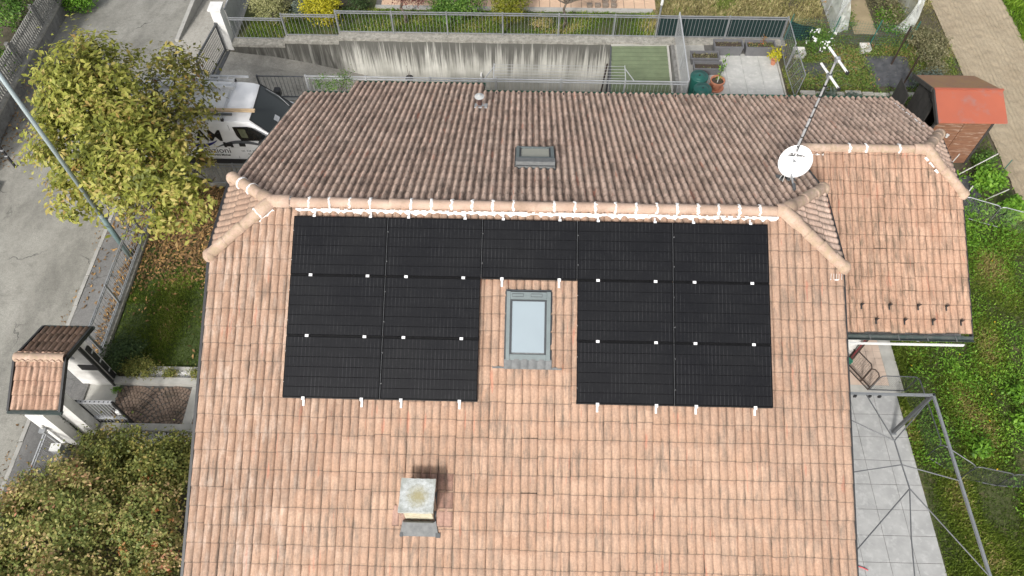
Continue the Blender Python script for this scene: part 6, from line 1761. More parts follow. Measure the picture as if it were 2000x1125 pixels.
mh = thing('manhole_cover', 'rusty brown square manhole cover in the road below the autumn tree', 'manhole cover', (-15.09, 7.19, 0.0))
q = B(); q.box(-15.36, -14.82, 6.93, 7.45, -0.02, 0.010); q.build('plate', MT['manhole'], mh, bevel=0.004)
B().box(-15.43, -14.75, 6.86, 7.52, -0.02, 0.006).build('rim', MT['conc'], mh)
gr = thing('drain_grate', 'dark iron drain grate at the road edge by the lamp post', 'grate', (-11.75, 4.6, 0))
for k in range(6): B().box(-12.25, -11.98 + 0.0, 4.42 + k * 0.06, 4.45 + k * 0.06, -0.005, 0.016).build('grate_bar', MT['black_metal'], gr)

# ================================================================== THE VAN
van = thing('van', 'white panel van with roof rack and black lettering parked behind the autumn tree', 'van', (-8.9, 7.57, 0))
YC = 7.57
secs = [(-11.62, .94, .80, .32, 1.90), (-11.52, 1.0, .86, .30, 2.02), (-10.6, 1.0, .87, .30, 2.05), (-9.2, 1.0, .87, .30, 2.06), (-8.25, 1.0, .87, .30, 2.04), (-7.92, 1.0, .85, .30, 2.02), (-7.74, 1.0, .82, .30, 1.985), (-7.45, .998, .825, .30, 1.69), (-7.15, .99, .83, .30, 1.385), (-7.02, .985, .83, .30, 1.27), (-6.85, .975, .81, .30, 1.17), (-6.6, .95, .77, .30, 1.05), (-6.42, .89, .70, .30, .90), (-6.33, .80, .60, .34, .66)]
def vsec(x, hw, rw, zb, zt):
    zs_ = min(1.22, zt - 0.12)
    half = [(hw * 0.93, zb), (hw * 0.985, zb + 0.10), (hw * 1.0, 0.70 if zt > 1 else zt * 0.7), (hw * 0.995, min(1.0, zs_ - 0.06)), (hw * 0.975, zs_), ((hw * 0.975 + rw) / 2 + 0.012, (zs_ + zt - 0.09) / 2), (rw + 0.02, zt - 0.09), (rw - 0.03, zt - 0.025), (rw * 0.7, zt), (0, zt + 0.022)]
    L = [(x, YC - y, z) for y, z in half]; Rr = [(x, YC + y, z) for y, z in half[-2::-1]]
    return L + Rr
VV = []; FF = []
for s in secs: VV += vsec(*s)
m = 19
for i in range(len(secs) - 1):
    for k in range(m - 1): FF.append((i * m + k, (i + 1) * m + k, (i + 1) * m + k + 1, i * m + k + 1))
    FF.append((i * m + m - 1, (i + 1) * m + m - 1, (i + 1) * m, i * m))
FF += [tuple(range(m)), tuple(range((len(secs) - 1) * m + m - 1, (len(secs) - 1) * m - 1, -1))]
q = B(); q.add(VV, FF); body = q.build('body', MT['van_paint'], van, smooth=True)
es = body.modifiers.new('edge', 'EDGE_SPLIT'); es.split_angle = R(38)
def vside(x, z, off=0.012):
    """point on the near side of the body"""
    hw, rw = 0.975, 0.87
    t = min(1, max(0, (z - 1.22) / (1.95 - 1.22)))
    if z < 1.22: y = 1.0 - 0.025 * max(0, (z - 0.75) / 0.47)
    else: y = hw + (0.89 - hw) * t
    return (x, YC - y - off, z)
def side_poly(pts, mat, name, off=0.012, parent=None):
    n = len(pts); b = B()
    P = [vside(x, z, off) for x, z in pts]
    b.add(P, [tuple(range(n))])
    return b.build(name, mat, parent or van)
# glass
wV = []; wF = []
for i in range(9):
    t = i / 8
    for k in range(11):
        s = -1 + 2 * k / 10
        hw = (0.765 + 0.055 * t); x = -7.73 + 0.70 * t + 0.10 * (1 - s * s) * t + 0.02 * (1 - s * s)
        z = 2.0 - 0.745 * t + 0.022 * (1 - abs(s)) + 0.012 - 0.04 * (1 - s * s) * t
        wV.append((x + 0.014, YC + s * hw, z))
for i in range(8):
    for k in range(10): wF.append((i * 11 + k, i * 11 + 11 + k, i * 11 + 12 + k, i * 11 + k + 1))
q = B(); q.add(wV, wF); ws = q.build('windscreen', MT['wind_glass'], van, smooth=True)
rim = [wV[k] for k in range(11)] + [wV[i * 11 + 10] for i in range(1, 9)] + [wV[8 * 11 + k] for k in range(9, -1, -1)] + [wV[i * 11] for i in range(7, -1, -1)]
q = B(); q.path([Vector(p) + Vector((0.004, 0, 0.004)) for p in rim], 0.014, 5); q.build('seal', MT['black_plastic'], ws)
q = B(); q.box(-7.22, -7.10, 7.30, 7.52, 1.48, 1.50); q.v = [Vector((v.x, v.y, 2.0 - 0.745 * ((v.x + 7.73) / 0.78) + 0.055)) for v in q.v]; q.build('paper', MT['paper'], ws)
q = B(); q.box(-7.14, -7.08, 6.96, 7.05, 1.48, 1.50); q.v = [Vector((v.x, v.y, 2.0 - 0.745 * ((v.x + 7.73) / 0.72) + 0.05)) for v in q.v]; q.build('sticker', MT['paper'], ws)
q = B(); q.path([(-6.98, 8.2, 1.27), (-7.25, 8.28, 1.60), (-7.55, 8.26, 1.90)], 0.012, 5); q.build('wiper', MT['galv'], ws)
q = B(); q.path([(-6.97, 7.3, 1.26), (-7.05, 7.75, 1.34), (-7.10, 8.0, 1.40)], 0.010, 5); q.build('wiper', MT['black_plastic'], ws)
# black scuttle under the screen
V = []; F = []
for i in range(3):
    for k in range(11):
        s = -1 + 2 * k / 10
        V.append((-7.03 + 0.12 * (1 - s * s) + 0.10 * i, YC + s * (0.83 - 0.02 * i), 1.285 - 0.055 * i - 0.03 * s * s * 0.2))
for i in range(2):
    for k in range(10): F.append((i * 11 + k, i * 11 + 11 + k, i * 11 + 12 + k, i * 11 + k + 1))
q = B(); q.add(V, F); q.build('scuttle', MT['black_plastic'], van, smooth=True)
win = side_poly([(-8.25, 1.86), (-8.20, 1.52), (-8.10, 1.35), (-7.45, 1.36), (-7.12, 1.36), (-7.20, 1.44), (-7.50, 1.70), (-7.66, 1.83), (-7.80, 1.87)], MT['dark_glass'], 'door_window')
side_poly([(-8.12, 1.78), (-8.06, 1.48), (-7.86, 1.46), (-7.90, 1.78)], simple('seen through glass', (0.16, 0.17, 0.11), (0.10, 0.11, 0.07), 9, 0.2), 'window_reflection', 0.016, win)
q = B(); q.path([vside(x, z, 0.004) for x, z in ((-8.36, 1.92), (-8.36, 0.62))], 0.006, 4); q.build('door_seam', MT['galv_dark'], van)
q = B(); q.path([vside(x, z, 0.004) for x, z in ((-9.55, 0.66), (-9.55, 1.9))], 0.005, 4); q.build('door_seam', MT['galv_dark'], van)
q = B(); q.path([vside(x, z, 0.003) for x, z in ((-11.4, 1.07), (-7.2, 1.07))], 0.005, 4); q.build('body_crease', MT['alu'], van)
side_poly([(-11.5, 0.60), (-11.5, 0.40), (-6.9, 0.40), (-6.9, 0.60)], MT['black_plastic'], 'sill_cladding', 0.016)
for dx_ in (-8.52, -8.12):
    q = B(); p = vside(dx_, 1.20, 0.02); q.box(p[0] - 0.09, p[0] + 0.09, p[1] - 0.02, p[1] + 0.02, 1.14, 1.26); q.build('door_handle', MT['black_plastic'], van, bevel=0.012)
for sgn in (-1, 1):
    c = Vector((-7.42, YC + sgn * 1.13, 1.36))
    q = B(); q.box(c.x - 0.10, c.x + 0.10, c.y - 0.11, c.y + 0.11, c.z - 0.13, c.z + 0.15); mi = q.build('mirror', MT['black_plastic'], van, bevel=0.035)
    B().bar((c.x + 0.02, YC + sgn * 0.95, 1.30), (c.x, c.y, 1.30), 0.06, 0.08).build('mirror_arm', MT['black_plastic'], mi)
for x in (-10.6, -7.15):
    for sgn in (-1, 1):
        q = B(); q.tube((x, YC + sgn * 0.80, 0.33), (x, YC + sgn * 1.0, 0.33), 0.33, 20); wh = q.build('wheel', MT['black_plastic'], van)
        q = B(); q.tube((x, YC + sgn * 1.0, 0.33), (x, YC + sgn * 1.012, 0.33), 0.20, 14); q.build('rim', MT['alu'], wh)
for sgn in (-1, 1):
    q = B(); q.box(-6.58, -6.40, YC + sgn * 0.62 - 0.12, YC + sgn * 0.62 + 0.12, 0.72, 0.93); q.build('headlight', MT['sky_glass'], van, bevel=0.03)
# lettering on the near side
def side_frame(x, z):
    o = Vector(vside(x, z, 0.008)); up = (Vector(vside(x, z + 0.12, 0.008)) - o).normalized()
    X = Vector((1, 0, 0)); N = X.cross(up)
    M = Matrix.Identity(4)
    for i, c in enumerate((X, up, N)):
        for k in range(3): M[k][i] = c[k]
    M.translation = o
    return M
text_mesh('AM', 0.56, MT['decal_black'], 'lettering', side_frame(-9.45, 1.34), van, 0.012)
text_mesh('H', 0.26, MT['decal_black'], 'lettering', side_frame(-8.70, 1.10) @ Matrix.Diagonal((1.6, 1, 1, 1)), van, 0.012)
text_mesh('qmazioni', 0.30, MT['decal_black'], 'lettering', side_frame(-9.62, 0.86), van, 0.0)
text_mesh('di Martini Michel', 0.105, MT['decal_black'], 'lettering', side_frame(-9.32, 0.735), van, 0.002)
text_mesh('tel. 328 463 1', 0.10, MT['decal_grey'], 'lettering', side_frame(-8.22, 0.92), van, 0.0)
text_mesh('Cuneo', 0.085, MT['decal_grey'], 'lettering', side_frame(-8.05, 0.80), van, 0.0)
def arc_decal(x0, x1, z0, zp, w, mat, off):
    V = []; F = []; n = 18
    for i in range(n + 1):
        t = i / n; x = x0 + (x1 - x0) * t; z = z0 + (zp - z0) * 4 * t * (1 - t); ww = w * (0.25 + math.sin(math.pi * t))
        V += [vside(x, z - ww * 0.5, off), vside(x, z + ww * 0.5, off)]
    for i in range(n): F.append((2 * i, 2 * i + 2, 2 * i + 3, 2 * i + 1))
    q = B(); q.add(V, F); q.build('stripe', mat, van)
arc_decal(-8.95, -7.30, 1.06, 1.30, 0.10, MT['decal_grey'], 0.006)
arc_decal(-9.9, -8.85, 1.34, 1.14, 0.10, MT['decal_blue'], 0.007)
# rack and load
rk = B(); rk.bar((-8.50, YC - 0.85, 2.13), (-8.50, YC + 0.93, 2.13), 0.05, 0.04); rack = rk.build('roof_rack_bar', MT['alu'], van)
for x in (-9.7, -10.9): B().bar((x, YC - 0.85, 2.13), (x, YC + 0.93, 2.13), 0.05, 0.04).build('roof_rack_bar', MT['alu'], van)
for x in (-8.50, -9.7, -10.9):
    for y in (YC - 0.82, YC + 0.86): B().box(x - 0.04, x + 0.04, y - 0.03, y + 0.03, 2.0, 2.115).build('rack_foot', MT['black_plastic'], van)
ld = thing('ladder', 'pale aluminium ladder lying along the far side of the van roof', 'ladder', (-9.6, 8.42, 2.18))
B().bar((-11.3, 8.46, 2.19), (-8.05, 8.46, 2.19), 0.03, 0.07).build('stile', MT['alu'], ld); B().bar((-11.3, 8.30, 2.19), (-8.45, 8.30, 2.19), 0.03, 0.07).build('stile', MT['alu'], ld)
for k in range(10): B().bar((-11.1 + k * 0.27, 8.31, 2.19), (-11.1 + k * 0.27, 8.45, 2.19), 0.03, 0.025).build('rung', MT['alu'], ld)
bm2 = thing('metal_beam', 'aluminium box section lying along the middle of the van roof', 'beam', (-9.6, 7.98, 2.2)); q = B(); q.bar((-11.2, 7.98, 2.21), (-8.35, 7.98, 2.21), 0.14, 0.11); q.build('profile', MT['alu'], bm2, bevel=0.006)
pk_ = thing('timber_batten', 'pale timber batten lying along the near edge of the van roof', 'batten', (-9.4, 7.0, 2.18)); B().bar((-11.2, 7.02, 2.18), (-7.56, 7.02, 2.18), 0.11, 0.05).build('plank', MT['wood_plank'], pk_)
dk_ = thing('metal_bar', 'dark grey metal bar beside the timber batten on the van roof', 'bar', (-9.6, 6.82, 2.15)); B().bar((-11.2, 6.86, 2.17), (-8.2, 6.86, 2.17), 0.06, 0.05).build('profile', MT['galv_dark'], dk_)

# ================================================================== TREES, SHRUBS, PLANTS
def plant(name, label, cat, base, ells, n, size, mat, stem=None, shell=0.5, clump=150, csd=0.16, group=None, big=False, mixr=0.5, extra=None, branches=8, small=True):
    t = thing(name, label, cat, base, group)
    pos, nrm, crn, _ = ellip_points(n, ells, shell, clump, csd)
    pos[:, 2] = np.maximum(pos[:, 2], base[2] + 0.03)
    r = np.clip(crn * mixr + RNG.random(n) * (1 - mixr), 0, 1)
    sz = RNG.uniform(size * 0.65, size * 1.25, n)
    scatter('foliage' if not big else 'crown', MT[mat], pos, nrm, sz, r, t, SMALL_V if small else LEAF_V, SMALL_F if small else LEAF_F)
    if extra:
        m_, cnt, mt_, s_ = extra
        pos, nrm, crn, _ = ellip_points(cnt, ells, 0.9, max(6, cnt // m_), 0.05)
        scatter('blossom', MT[mt_], pos + nrm * 0.02, nrm, RNG.uniform(s_ * 0.7, s_ * 1.2, cnt), RNG.random(cnt), t, SMALL_V, SMALL_F)
    b = B()
    if stem:
        r0, hgt = stem
        top = Vector(base) + Vector((random.uniform(-.05, .05), random.uniform(-.05, .05), hgt))
        limb(b, Vector(base) - Vector((0, 0, 0.1)), top, r0, r0 * 0.75)
    else:
        r0, top = 0.03, Vector(base) + Vector((0, 0, 0.1))
        b.tube(Vector(base) - Vector((0, 0, 0.1)), top, r0, 6)
    b.build('trunk' if stem else 'stem', MT['bark'], t, smooth=True)
    for k in range(branches):
        e = ells[k % len(ells)]
        d = RNG.normal(size=3); d /= np.linalg.norm(d); d[2] = abs(d[2])
        end = Vector((e[0] + d[0] * e[3] * 0.75, e[1] + d[1] * e[4] * 0.75, e[2] + d[2] * e[5] * 0.6))
        q = B(); limb(q, top, end, r0 * 0.6, r0 * 0.15, 6, 5, 0.07); q.build('branch', MT['bark'], t, smooth=True)
    return t
# autumn magnolia
mg = thing('magnolia_tree', 'large leaved tree with yellow green autumn crown leaning over the street fence', 'tree', (-9.75, 5.35, 0))
b = B(); fork = (-9.8, 5.35, 0.9); limb(b, (-9.75, 5.35, -0.1), fork, 0.13, 0.10, 8, 3, 0.03); b.build('trunk', MT['bark'], mg, smooth=True)
EL = [(-11.5, 6.3, 3.35, 1.30, 1.75, 1.35), (-11.45, 4.6, 2.9, 1.25, 1.35, 1.2), (-9.85, 4.2, 2.75, 1.45, 1.5, 1.15), (-8.8, 4.0, 2.6, 0.85, 1.05, 0.9), (-8.3, 3.65, 2.2, 0.6, 0.75, 0.6), (-11.75, 3.75, 2.1, 0.75, 0.75, 0.6), (-9.4, 3.25, 2.1, 0.9, 0.7, 0.6), (-10.6, 5.3, 3.6, 1.0, 1.3, 1.0)]
pos, nrm, crn, _ = ellip_points(22000, EL, 0.5, 320, 0.17, 0.7, 0.42)
scatter('crown', MT['lf_magnolia'], pos, nrm, RNG.uniform(0.09, 0.235, len(pos)), np.clip(crn * 0.5 + RNG.random(len(pos)) * 0.5, 0, 1), mg)
ES = [(-9.35, 6.4, 3.1, 1.15, 1.5, 1.2), (-9.35, 5.3, 3.0, 0.9, 1.0, 1.0), (-9.6, 7.5, 3.2, 0.7, 0.8, 0.8)]
pos, nrm, crn, _ = ellip_points(2700, ES, 0.4, 130, 0.16, 0.75, 0.4)
scatter('crown', MT['lf_magnolia_dry'], pos, nrm, RNG.uniform(0.10, 0.19, len(pos)), np.clip(crn * 0.5 + RNG.random(len(pos)) * 0.5, 0, 1), mg)
lv = np_mesh('leaf', LEAF_V, LEAF_F, MT['lf_magnolia'], None, {'rnd': np.full(5, 0.82)}, off=False); lvm = lv.data; bpy.data.objects.remove(lv)
lv = np_mesh('leaf', LEAF_V, LEAF_F, MT['lf_magnolia'], None, {'rnd': np.full(5, 0.62)}, off=False); lvm2 = lv.data; bpy.data.objects.remove(lv)
pos, nrm, crn, dd_ = ellip_points(260, EL + ES, 1.0, 200, 0.08)
for k in range(260):
    o = bpy.data.objects.new('leaf', lvm if k % 2 else lvm2); COL.objects.link(o); o.parent = mg
    o.location = Vector(pos[k] + dd_[k] * 0.0) - vloc(mg)
    o.rotation_euler = (RNG.uniform(-0.6, 0.6), RNG.uniform(-0.6, 0.6), RNG.uniform(0, 6.28)); s = RNG.uniform(0.16, 0.25); o.scale = (s, s, s)
for e in EL + ES + ES + EL[:4]:
    d = RNG.normal(size=3) * 0.4
    end = Vector((e[0] + d[0] * e[3], e[1] + d[1] * e[4], e[2] + abs(d[2]) * e[5]))
    q = B(); pts_ = limb(q, fork, end, 0.06, 0.018, 7, 6, 0.05)
    for k in range(4):
        p0_ = pts_[2 + k % 4]; dv = Vector(RNG.normal(size=3)).normalized(); dv.z = abs(dv.z)
        limb(q, p0_, p0_ + dv * RNG.uniform(0.5, 1.0), 0.018, 0.006, 5, 4, 0.08)
    q.build('branch', MT['bark'], mg, smooth=True)

# big shrubs at the lower left
plant('flowering_shrub', 'large mixed green and bronze shrub filling the garden corner below the gate shelter', 'shrub', (-9.6, -5.2, 0), [(-9.6, -5.0, 1.0, 1.5, 1.7, 1.0), (-10.9, -5.2, 0.9, 1.2, 1.5, 0.9), (-9.2, -6.6, 1.1, 1.6, 1.3, 1.0), (-11.2, -6.6, 1.0, 1.3, 1.3, 0.9), (-10.2, -3.9, 0.8, 0.9, 0.9, 0.75)], 46000, 0.085, 'lf_bush', None, 0.5, 420, 0.13, extra=(4, 60, 'lf_orange', 0.08), branches=14)
plant('flowering_shrub', 'shrub with orange and red tinted leaves against the left roof verge', 'shrub', (-7.7, -4.9, 0), [(-7.75, -4.7, 0.9, 0.75, 1.1, 0.85), (-7.5, -5.6, 0.8, 0.7, 0.8, 0.7)], 10000, 0.085, 'lf_bush', None, 0.45, 110, 0.12, extra=(8, 320, 'lf_orange', 0.085))
plant('flowering_shrub', 'olive green shrub beside the pale kerb next to the open garden gate', 'shrub', (-8.5, -3.2, 0), [(-8.5, -3.3, 0.75, 0.8, 0.8, 0.75), (-9.4, -3.0, 0.65, 0.7, 0.6, 0.6), (-7.8, -3.4, 0.7, 0.7, 0.9, 0.7)], 15000, 0.08, 'lf_bush_green', None, 0.45, 170, 0.12, mixr=0.6)
plant('flowering_shrub', 'small bright green shrub at the lower end of the left roof verge', 'shrub', (-7.6, -6.6, 0), [(-7.5, -6.4, 0.8, 0.9, 0.8, 0.75)], 7000, 0.08, 'lf_bush_green', None, 0.45, 90, 0.13)
plant('garden_shrub', 'dark low evergreen shrub against the gate shelter wall by the lawn', 'shrub', (-9.95, -0.15, 0), [(-10.0, -0.1, 0.35, 0.55, 0.45, 0.4)], 2600, 0.065, 'lf_dark', None, 0.4, 60, 0.1)
plant('garden_shrub', 'low green shrub beside the white gravel strip next to the gate shelter', 'shrub', (-9.55, -0.48, 0), [(-9.5, -0.52, 0.28, 0.42, 0.30, 0.32)], 2200, 0.05, 'lf_bush_green', None, 0.4, 50, 0.08)
for x, lab in ((-8.75, 'small green plant in the middle of the white gravel strip'), (-8.05, 'small green plant in the white gravel strip close to the roof verge')):
    plant('gravel_plant', lab, 'plant', (x, -0.56, 0), [(x, -0.58, 0.14, 0.24, 0.13, 0.16)], 520, 0.045, 'lf_bush_green', None, 0.3, 24, 0.05, branches=2)
plant('gravel_plant', 'tuft of bright weed at the foot of the white shelter wall on the path', 'plant', (-10.02, -1.0, 0), [(-10.03, -1.05, 0.08, 0.13, 0.08, 0.09)], 220, 0.04, 'lf_weed', None, 0.3, 14, 0.03, branches=1)
plant('climbing_plant', 'thin straggling climber growing through the dark railing beside the roof corner', 'plant', (-5.9, 9.75, 0), [(-6.0, 9.7, 0.65, 0.75, 0.22, 0.55), (-5.5, 9.75, 0.95, 0.3, 0.2, 0.5)], 900, 0.055, 'lf_laurel', None, 0.2, 60, 0.08, branches=9)

# neighbours' garden to the north
plant('garden_shrub', 'rounded pale variegated shrub behind the railing nearest the white pillar', 'shrub', (-9.0, 14.2, -0.3), [(-9.0, 14.25, 0.4, 0.72, 0.62, 0.68)], 7000, 0.055, 'lf_pale', None, 0.55, 120, 0.1)
plant('garden_shrub', 'bright golden yellow shrub behind the railing', 'shrub', (-7.15, 14.1, -0.1), [(-7.15, 14.2, 0.55, 0.72, 0.62, 0.62), (-6.95, 13.8, 0.25, 0.35, 0.3, 0.5)], 5200, 0.075, 'lf_yellow', None, 0.5, 110, 0.11)
plant('garden_shrub', 'grey green little shrub between the pale and the golden shrub', 'shrub', (-7.95, 14.2, -0.2), [(-7.95, 14.35, 0.25, 0.32, 0.35, 0.45)], 1500, 0.05, 'lf_silver', None, 0.5, 30, 0.08)
plant('maple_tree', 'small dark red maple with a pale trunk behind the railing', 'tree', (-4.1, 13.95, 0), [(-4.0, 14.05, 1.28, 0.85, 0.55, 0.40), (-4.8, 14.3, 1.35, 0.4, 0.4, 0.3)], 8000, 0.06, 'lf_maple', (0.055, 1.2), 0.5, 150, 0.11, big=True)
plant('garden_shrub', 'glossy green laurel shrub between the red maple and the yellow green conifer', 'shrub', (-2.3, 14.5, 0), [(-2.2, 14.3, 0.8, 1.0, 0.75, 0.8), (-2.4, 13.9, 0.45, 0.6, 0.35, 0.45)], 7500, 0.08, 'lf_laurel', None, 0.5, 140, 0.12)
plant('conifer_shrub', 'yellow green conifer shrub behind the railing', 'shrub', (-0.25, 14.5, 0), [(-0.25, 14.35, 0.65, 0.68, 0.6, 0.75), (-0.25, 13.95, 0.35, 0.55, 0.35, 0.4)], 9000, 0.06, 'lf_conifer', None, 0.5, 190, 0.07)
st_ = plant('fruit_tree', 'young slender tree with sparse branches in front of the terracotta terrace', 'tree', (1.72, 13.75, 0), [(1.4, 13.95, 1.55, 1.1, 0.5, 0.36), (2.7, 14.2, 1.35, 0.9, 0.5, 0.3)], 760, 0.075, 'lf_bush', (0.05, 1.1), 0.3, 70, 0.1, big=True, branches=16)
plant('garden_shrub', 'low dull green ground shrub under the railing beside the young tree', 'shrub', (0.95, 13.95, 0), [(0.95, 13.9, 0.12, 0.45, 0.35, 0.18)], 1500, 0.05, 'lf_bush', None, 0.3, 40, 0.08, branches=2)
plant('garden_shrub', 'dark green low shrub behind the railing left of the laurel', 'shrub', (-5.9, 14.4, 0), [(-5.9, 14.6, 0.25, 0.5, 0.4, 0.3)], 1600, 0.06, 'lf_dark', None, 0.3, 40, 0.08, branches=2)
for k, (x, y) in enumerate([(2.7, 15.05), (3.0, 15.05), (3.3, 15.05), (3.6, 15.05), (3.3, 15.35), (3.6, 15.35)]):
    t = thing('paving_block', 'grey brown block on the terracotta terrace, ' + ['leftmost of the near row', 'second from the left in the near row', 'third from the left in the near row', 'rightmost of the near row', 'left one of the far pair', 'right one of the far pair'][k], 'block', (x, y, 0.02), 'blocks on the terracotta terrace')
    q = B(); q.box(x - 0.10, x + 0.10, y - 0.08, y + 0.08, 0.025, 0.14); q.build('block', MT['wood_block'], t, bevel=0.008)
wpst = thing('garden_post', 'grey steel post with a white top at the corner of the terracotta terrace', 'post', (5.15, 13.9, 0)); B().tube((5.12, 13.8, 0), (5.12, 13.8, 1.05), 0.035, 8).build('post', MT['galv'], wpst); B().tube((5.12, 13.8, 1.05), (5.12, 13.8, 1.45), 0.05, 8).build('post_top', MT['white_paint'], wpst)

# vegetable garden plants
def ground_cover(name, x0, x1, y0, y1, n, size, mat, clumps=60, csd=0.22, h=0.25, keep=None):
    c = np.stack([RNG.uniform(x0, x1, clumps), RNG.uniform(y0, y1, clumps)], 1)
    k = RNG.integers(0, clumps, n); cr = RNG.random(clumps)
    p = c[k] + RNG.normal(size=(n, 2)) * csd
    z = np.abs(RNG.normal(size=n)) * h * 0.5 + 0.03
    m_ = (p[:, 0] > x0 - 0.1) & (p[:, 0] < x1 + 0.1) & (p[:, 1] > y0 - 0.1) & (p[:, 1] < y1 + 0.1)
    if keep is not None: m_ &= keep(p[:, 0], p[:, 1])
    p, z, k = p[m_], z[m_], k[m_]
    n = len(p)
    return scatter(name, MT[mat], np.column_stack([p, z]), RNG.normal(size=(n, 3)) * 0.5 + [0, 0, 0.9], RNG.uniform(size * 0.6, size * 1.3, n), np.clip(cr[k] * 0.5 + RNG.random(n) * 0.5, 0, 1))
ground_cover('strawberry_plants', 9.75, 12.3, 10.75, 12.6, 5200, 0.085, 'lf_straw', 80, 0.17, keep=lambda x, y: ~((x > 9.8) & (x < 10.7) & (y > 11.4) & (y < 12.0) & (RNG.random(len(x)) < 0.8)))
ground_cover('bed_plants', 9.6, 12.5, 9.2, 10.3, 2600, 0.06, 'lf_weed', 50, 0.16, 0.15)
ground_cover('bed_plants', 12.0, 14.6, 8.9, 10.9, 2800, 0.06, 'lf_weed', 50, 0.18, 0.15)
ground_cover('bed_plants', 11.4, 14.2, 12.4, 13.0, 1800, 0.07, 'lf_straw', 40, 0.15, 0.2)
ground_cover('greenhouse_plants', 11.5, 12.3, 13.8, 17, 1800, 0.09, 'lf_straw', 40, 0.2, 0.4)
ground_cover('greenhouse_plants', 13.1, 14.2, 13.8, 17.5, 3200, 0.09, 'lf_dry', 50, 0.2, 0.5)
ground_cover('greenhouse_plants', 13.1, 14.2, 13.7, 15, 1200, 0.08, 'lf_weed', 20, 0.2, 0.3)
ground_cover('bed_plants', 13.6, 15.4, 9.4, 13.2, 3000, 0.065, 'lf_straw', 60, 0.22, 0.15)
ground_cover('bed_plants', 9.7, 11.3, 12.5, 13.3, 1300, 0.06, 'lf_laurel', 24, 0.2, 0.2)
wr = plant('white_rose_bush', 'straggly bush with white blossoms at the corner of the vegetable garden', 'bush', (10.75, 12.55, 0), [(10.6, 12.5, 0.6, 0.5, 0.45, 0.5)], 1300, 0.06, 'lf_laurel', None, 0.3, 50, 0.11, extra=(3, 70, 'lf_white', 0.10), branches=12)
plant('kale_plant', 'blue green leafy plant behind the rear eaves under the aerial', 'plant', (10.5, 10.2, 0), [(10.5, 10.2, 0.2, 0.25, 0.2, 0.2)], 240, 0.13, 'lf_silver', None, 0.3, 20, 0.07, branches=2)
plant('kale_plant', 'blue green leafy plant behind the rear eaves right of the aerial', 'plant', (11.3, 10.1, 0), [(11.3, 10.1, 0.2, 0.25, 0.2, 0.2)], 240, 0.13, 'lf_silver', None, 0.3, 20, 0.07, branches=2)
plant('lavender_bush', 'grey green rounded bush between the mulch sheet and the shed', 'bush', (14.0, 10.9, 0), [(14.0, 10.9, 0.3, 0.55, 0.4, 0.35)], 2400, 0.06, 'lf_silver', None, 0.3, 50, 0.1)
def stalks(name, label, cat, base, n, r, h, mat, spread=0.35):
    t = thing(name, label, cat, base)
    p = np.stack([base[0] + RNG.normal(size=n) * r, base[1] + RNG.normal(size=n) * r, np.full(n, base[2] + 0.02)], 1)
    d = RNG.normal(size=(n, 3)) * spread + [0, 0, 1]
    scatter('stalks', MT[mat], p, d, RNG.uniform(h * 0.6, h * 1.1, n), RNG.random(n), t, BLADE_V * np.array([0.08, 0.6, 1]), BLADE_F)
    return t
plant('dry_bush', 'feathery grey green bush at the edge of the ploughed field', 'bush', (14.5, 12.3, 0), [(14.5, 12.4, 0.45, 0.5, 0.55, 0.5), (14.2, 12.9, 0.4, 0.4, 0.45, 0.45)], 5200, 0.07, 'lf_dry', None, 0.3, 160, 0.08, branches=22)
plant('dry_bush', 'smaller feathery dry bush by the green sticks beside the field', 'bush', (14.4, 11.5, 0), [(14.45, 11.5, 0.3, 0.35, 0.35, 0.32)], 2000, 0.06, 'lf_dry', None, 0.3, 70, 0.07, branches=12)
plant('leafy_plant', 'leafy green plant between the shed and the black mulch sheet', 'plant', (14.6, 6.6, 0), [(14.6, 6.5, 0.35, 0.45, 0.5, 0.35)], 1300, 0.11, 'lf_weed', None, 0.3, 40, 0.1, branches=5)
plant('leafy_plant', 'broad leaved green plant at the field edge beside the wire fence', 'plant', (15.0, 5.4, 0), [(15.0, 5.4, 0.3, 0.4, 0.4, 0.3)], 700, 0.15, 'lf_weed', None, 0.3, 30, 0.09, branches=4)
plant('leafy_plant', 'dark feathery plant just beyond the shed corner', 'plant', (14.9, 7.3, 0), [(14.8, 7.3, 0.3, 0.35, 0.3, 0.3)], 1100, 0.06, 'lf_laurel', None, 0.3, 30, 0.09, branches=3)
# opposite garden
plant('marigold_bush', 'green bushy plant with yellow flowers behind the picket fence', 'bush', (-18.4, 13.6, -0.3), [(-18.4, 13.4, 0.5, 0.8, 1.3, 0.6), (-18.6, 15.2, 0.4, 0.9, 1.2, 0.6)], 5200, 0.10, 'lf_laurel', None, 0.4, 110, 0.16, extra=(2, 26, 'lf_flower', 0.12))
plant('marigold_bush', 'low green plant with a yellow flower beside the pickets at the left edge', 'bush', (-17.6, 10.6, 0), [(-17.6, 10.6, 0.5, 0.5, 0.9, 0.5)], 1700, 0.09, 'lf_laurel', None, 0.4, 50, 0.13, extra=(2, 6, 'lf_flower', 0.10))
plant('roadside_bush', 'bright green bush growing at the far end of the boundary wall', 'bush', (-17.3, 16.0, -0.9), [(-17.2, 15.9, -0.6, 0.55, 0.6, 0.45)], 2600, 0.09, 'lf_weed', None, 0.4, 60, 0.12)

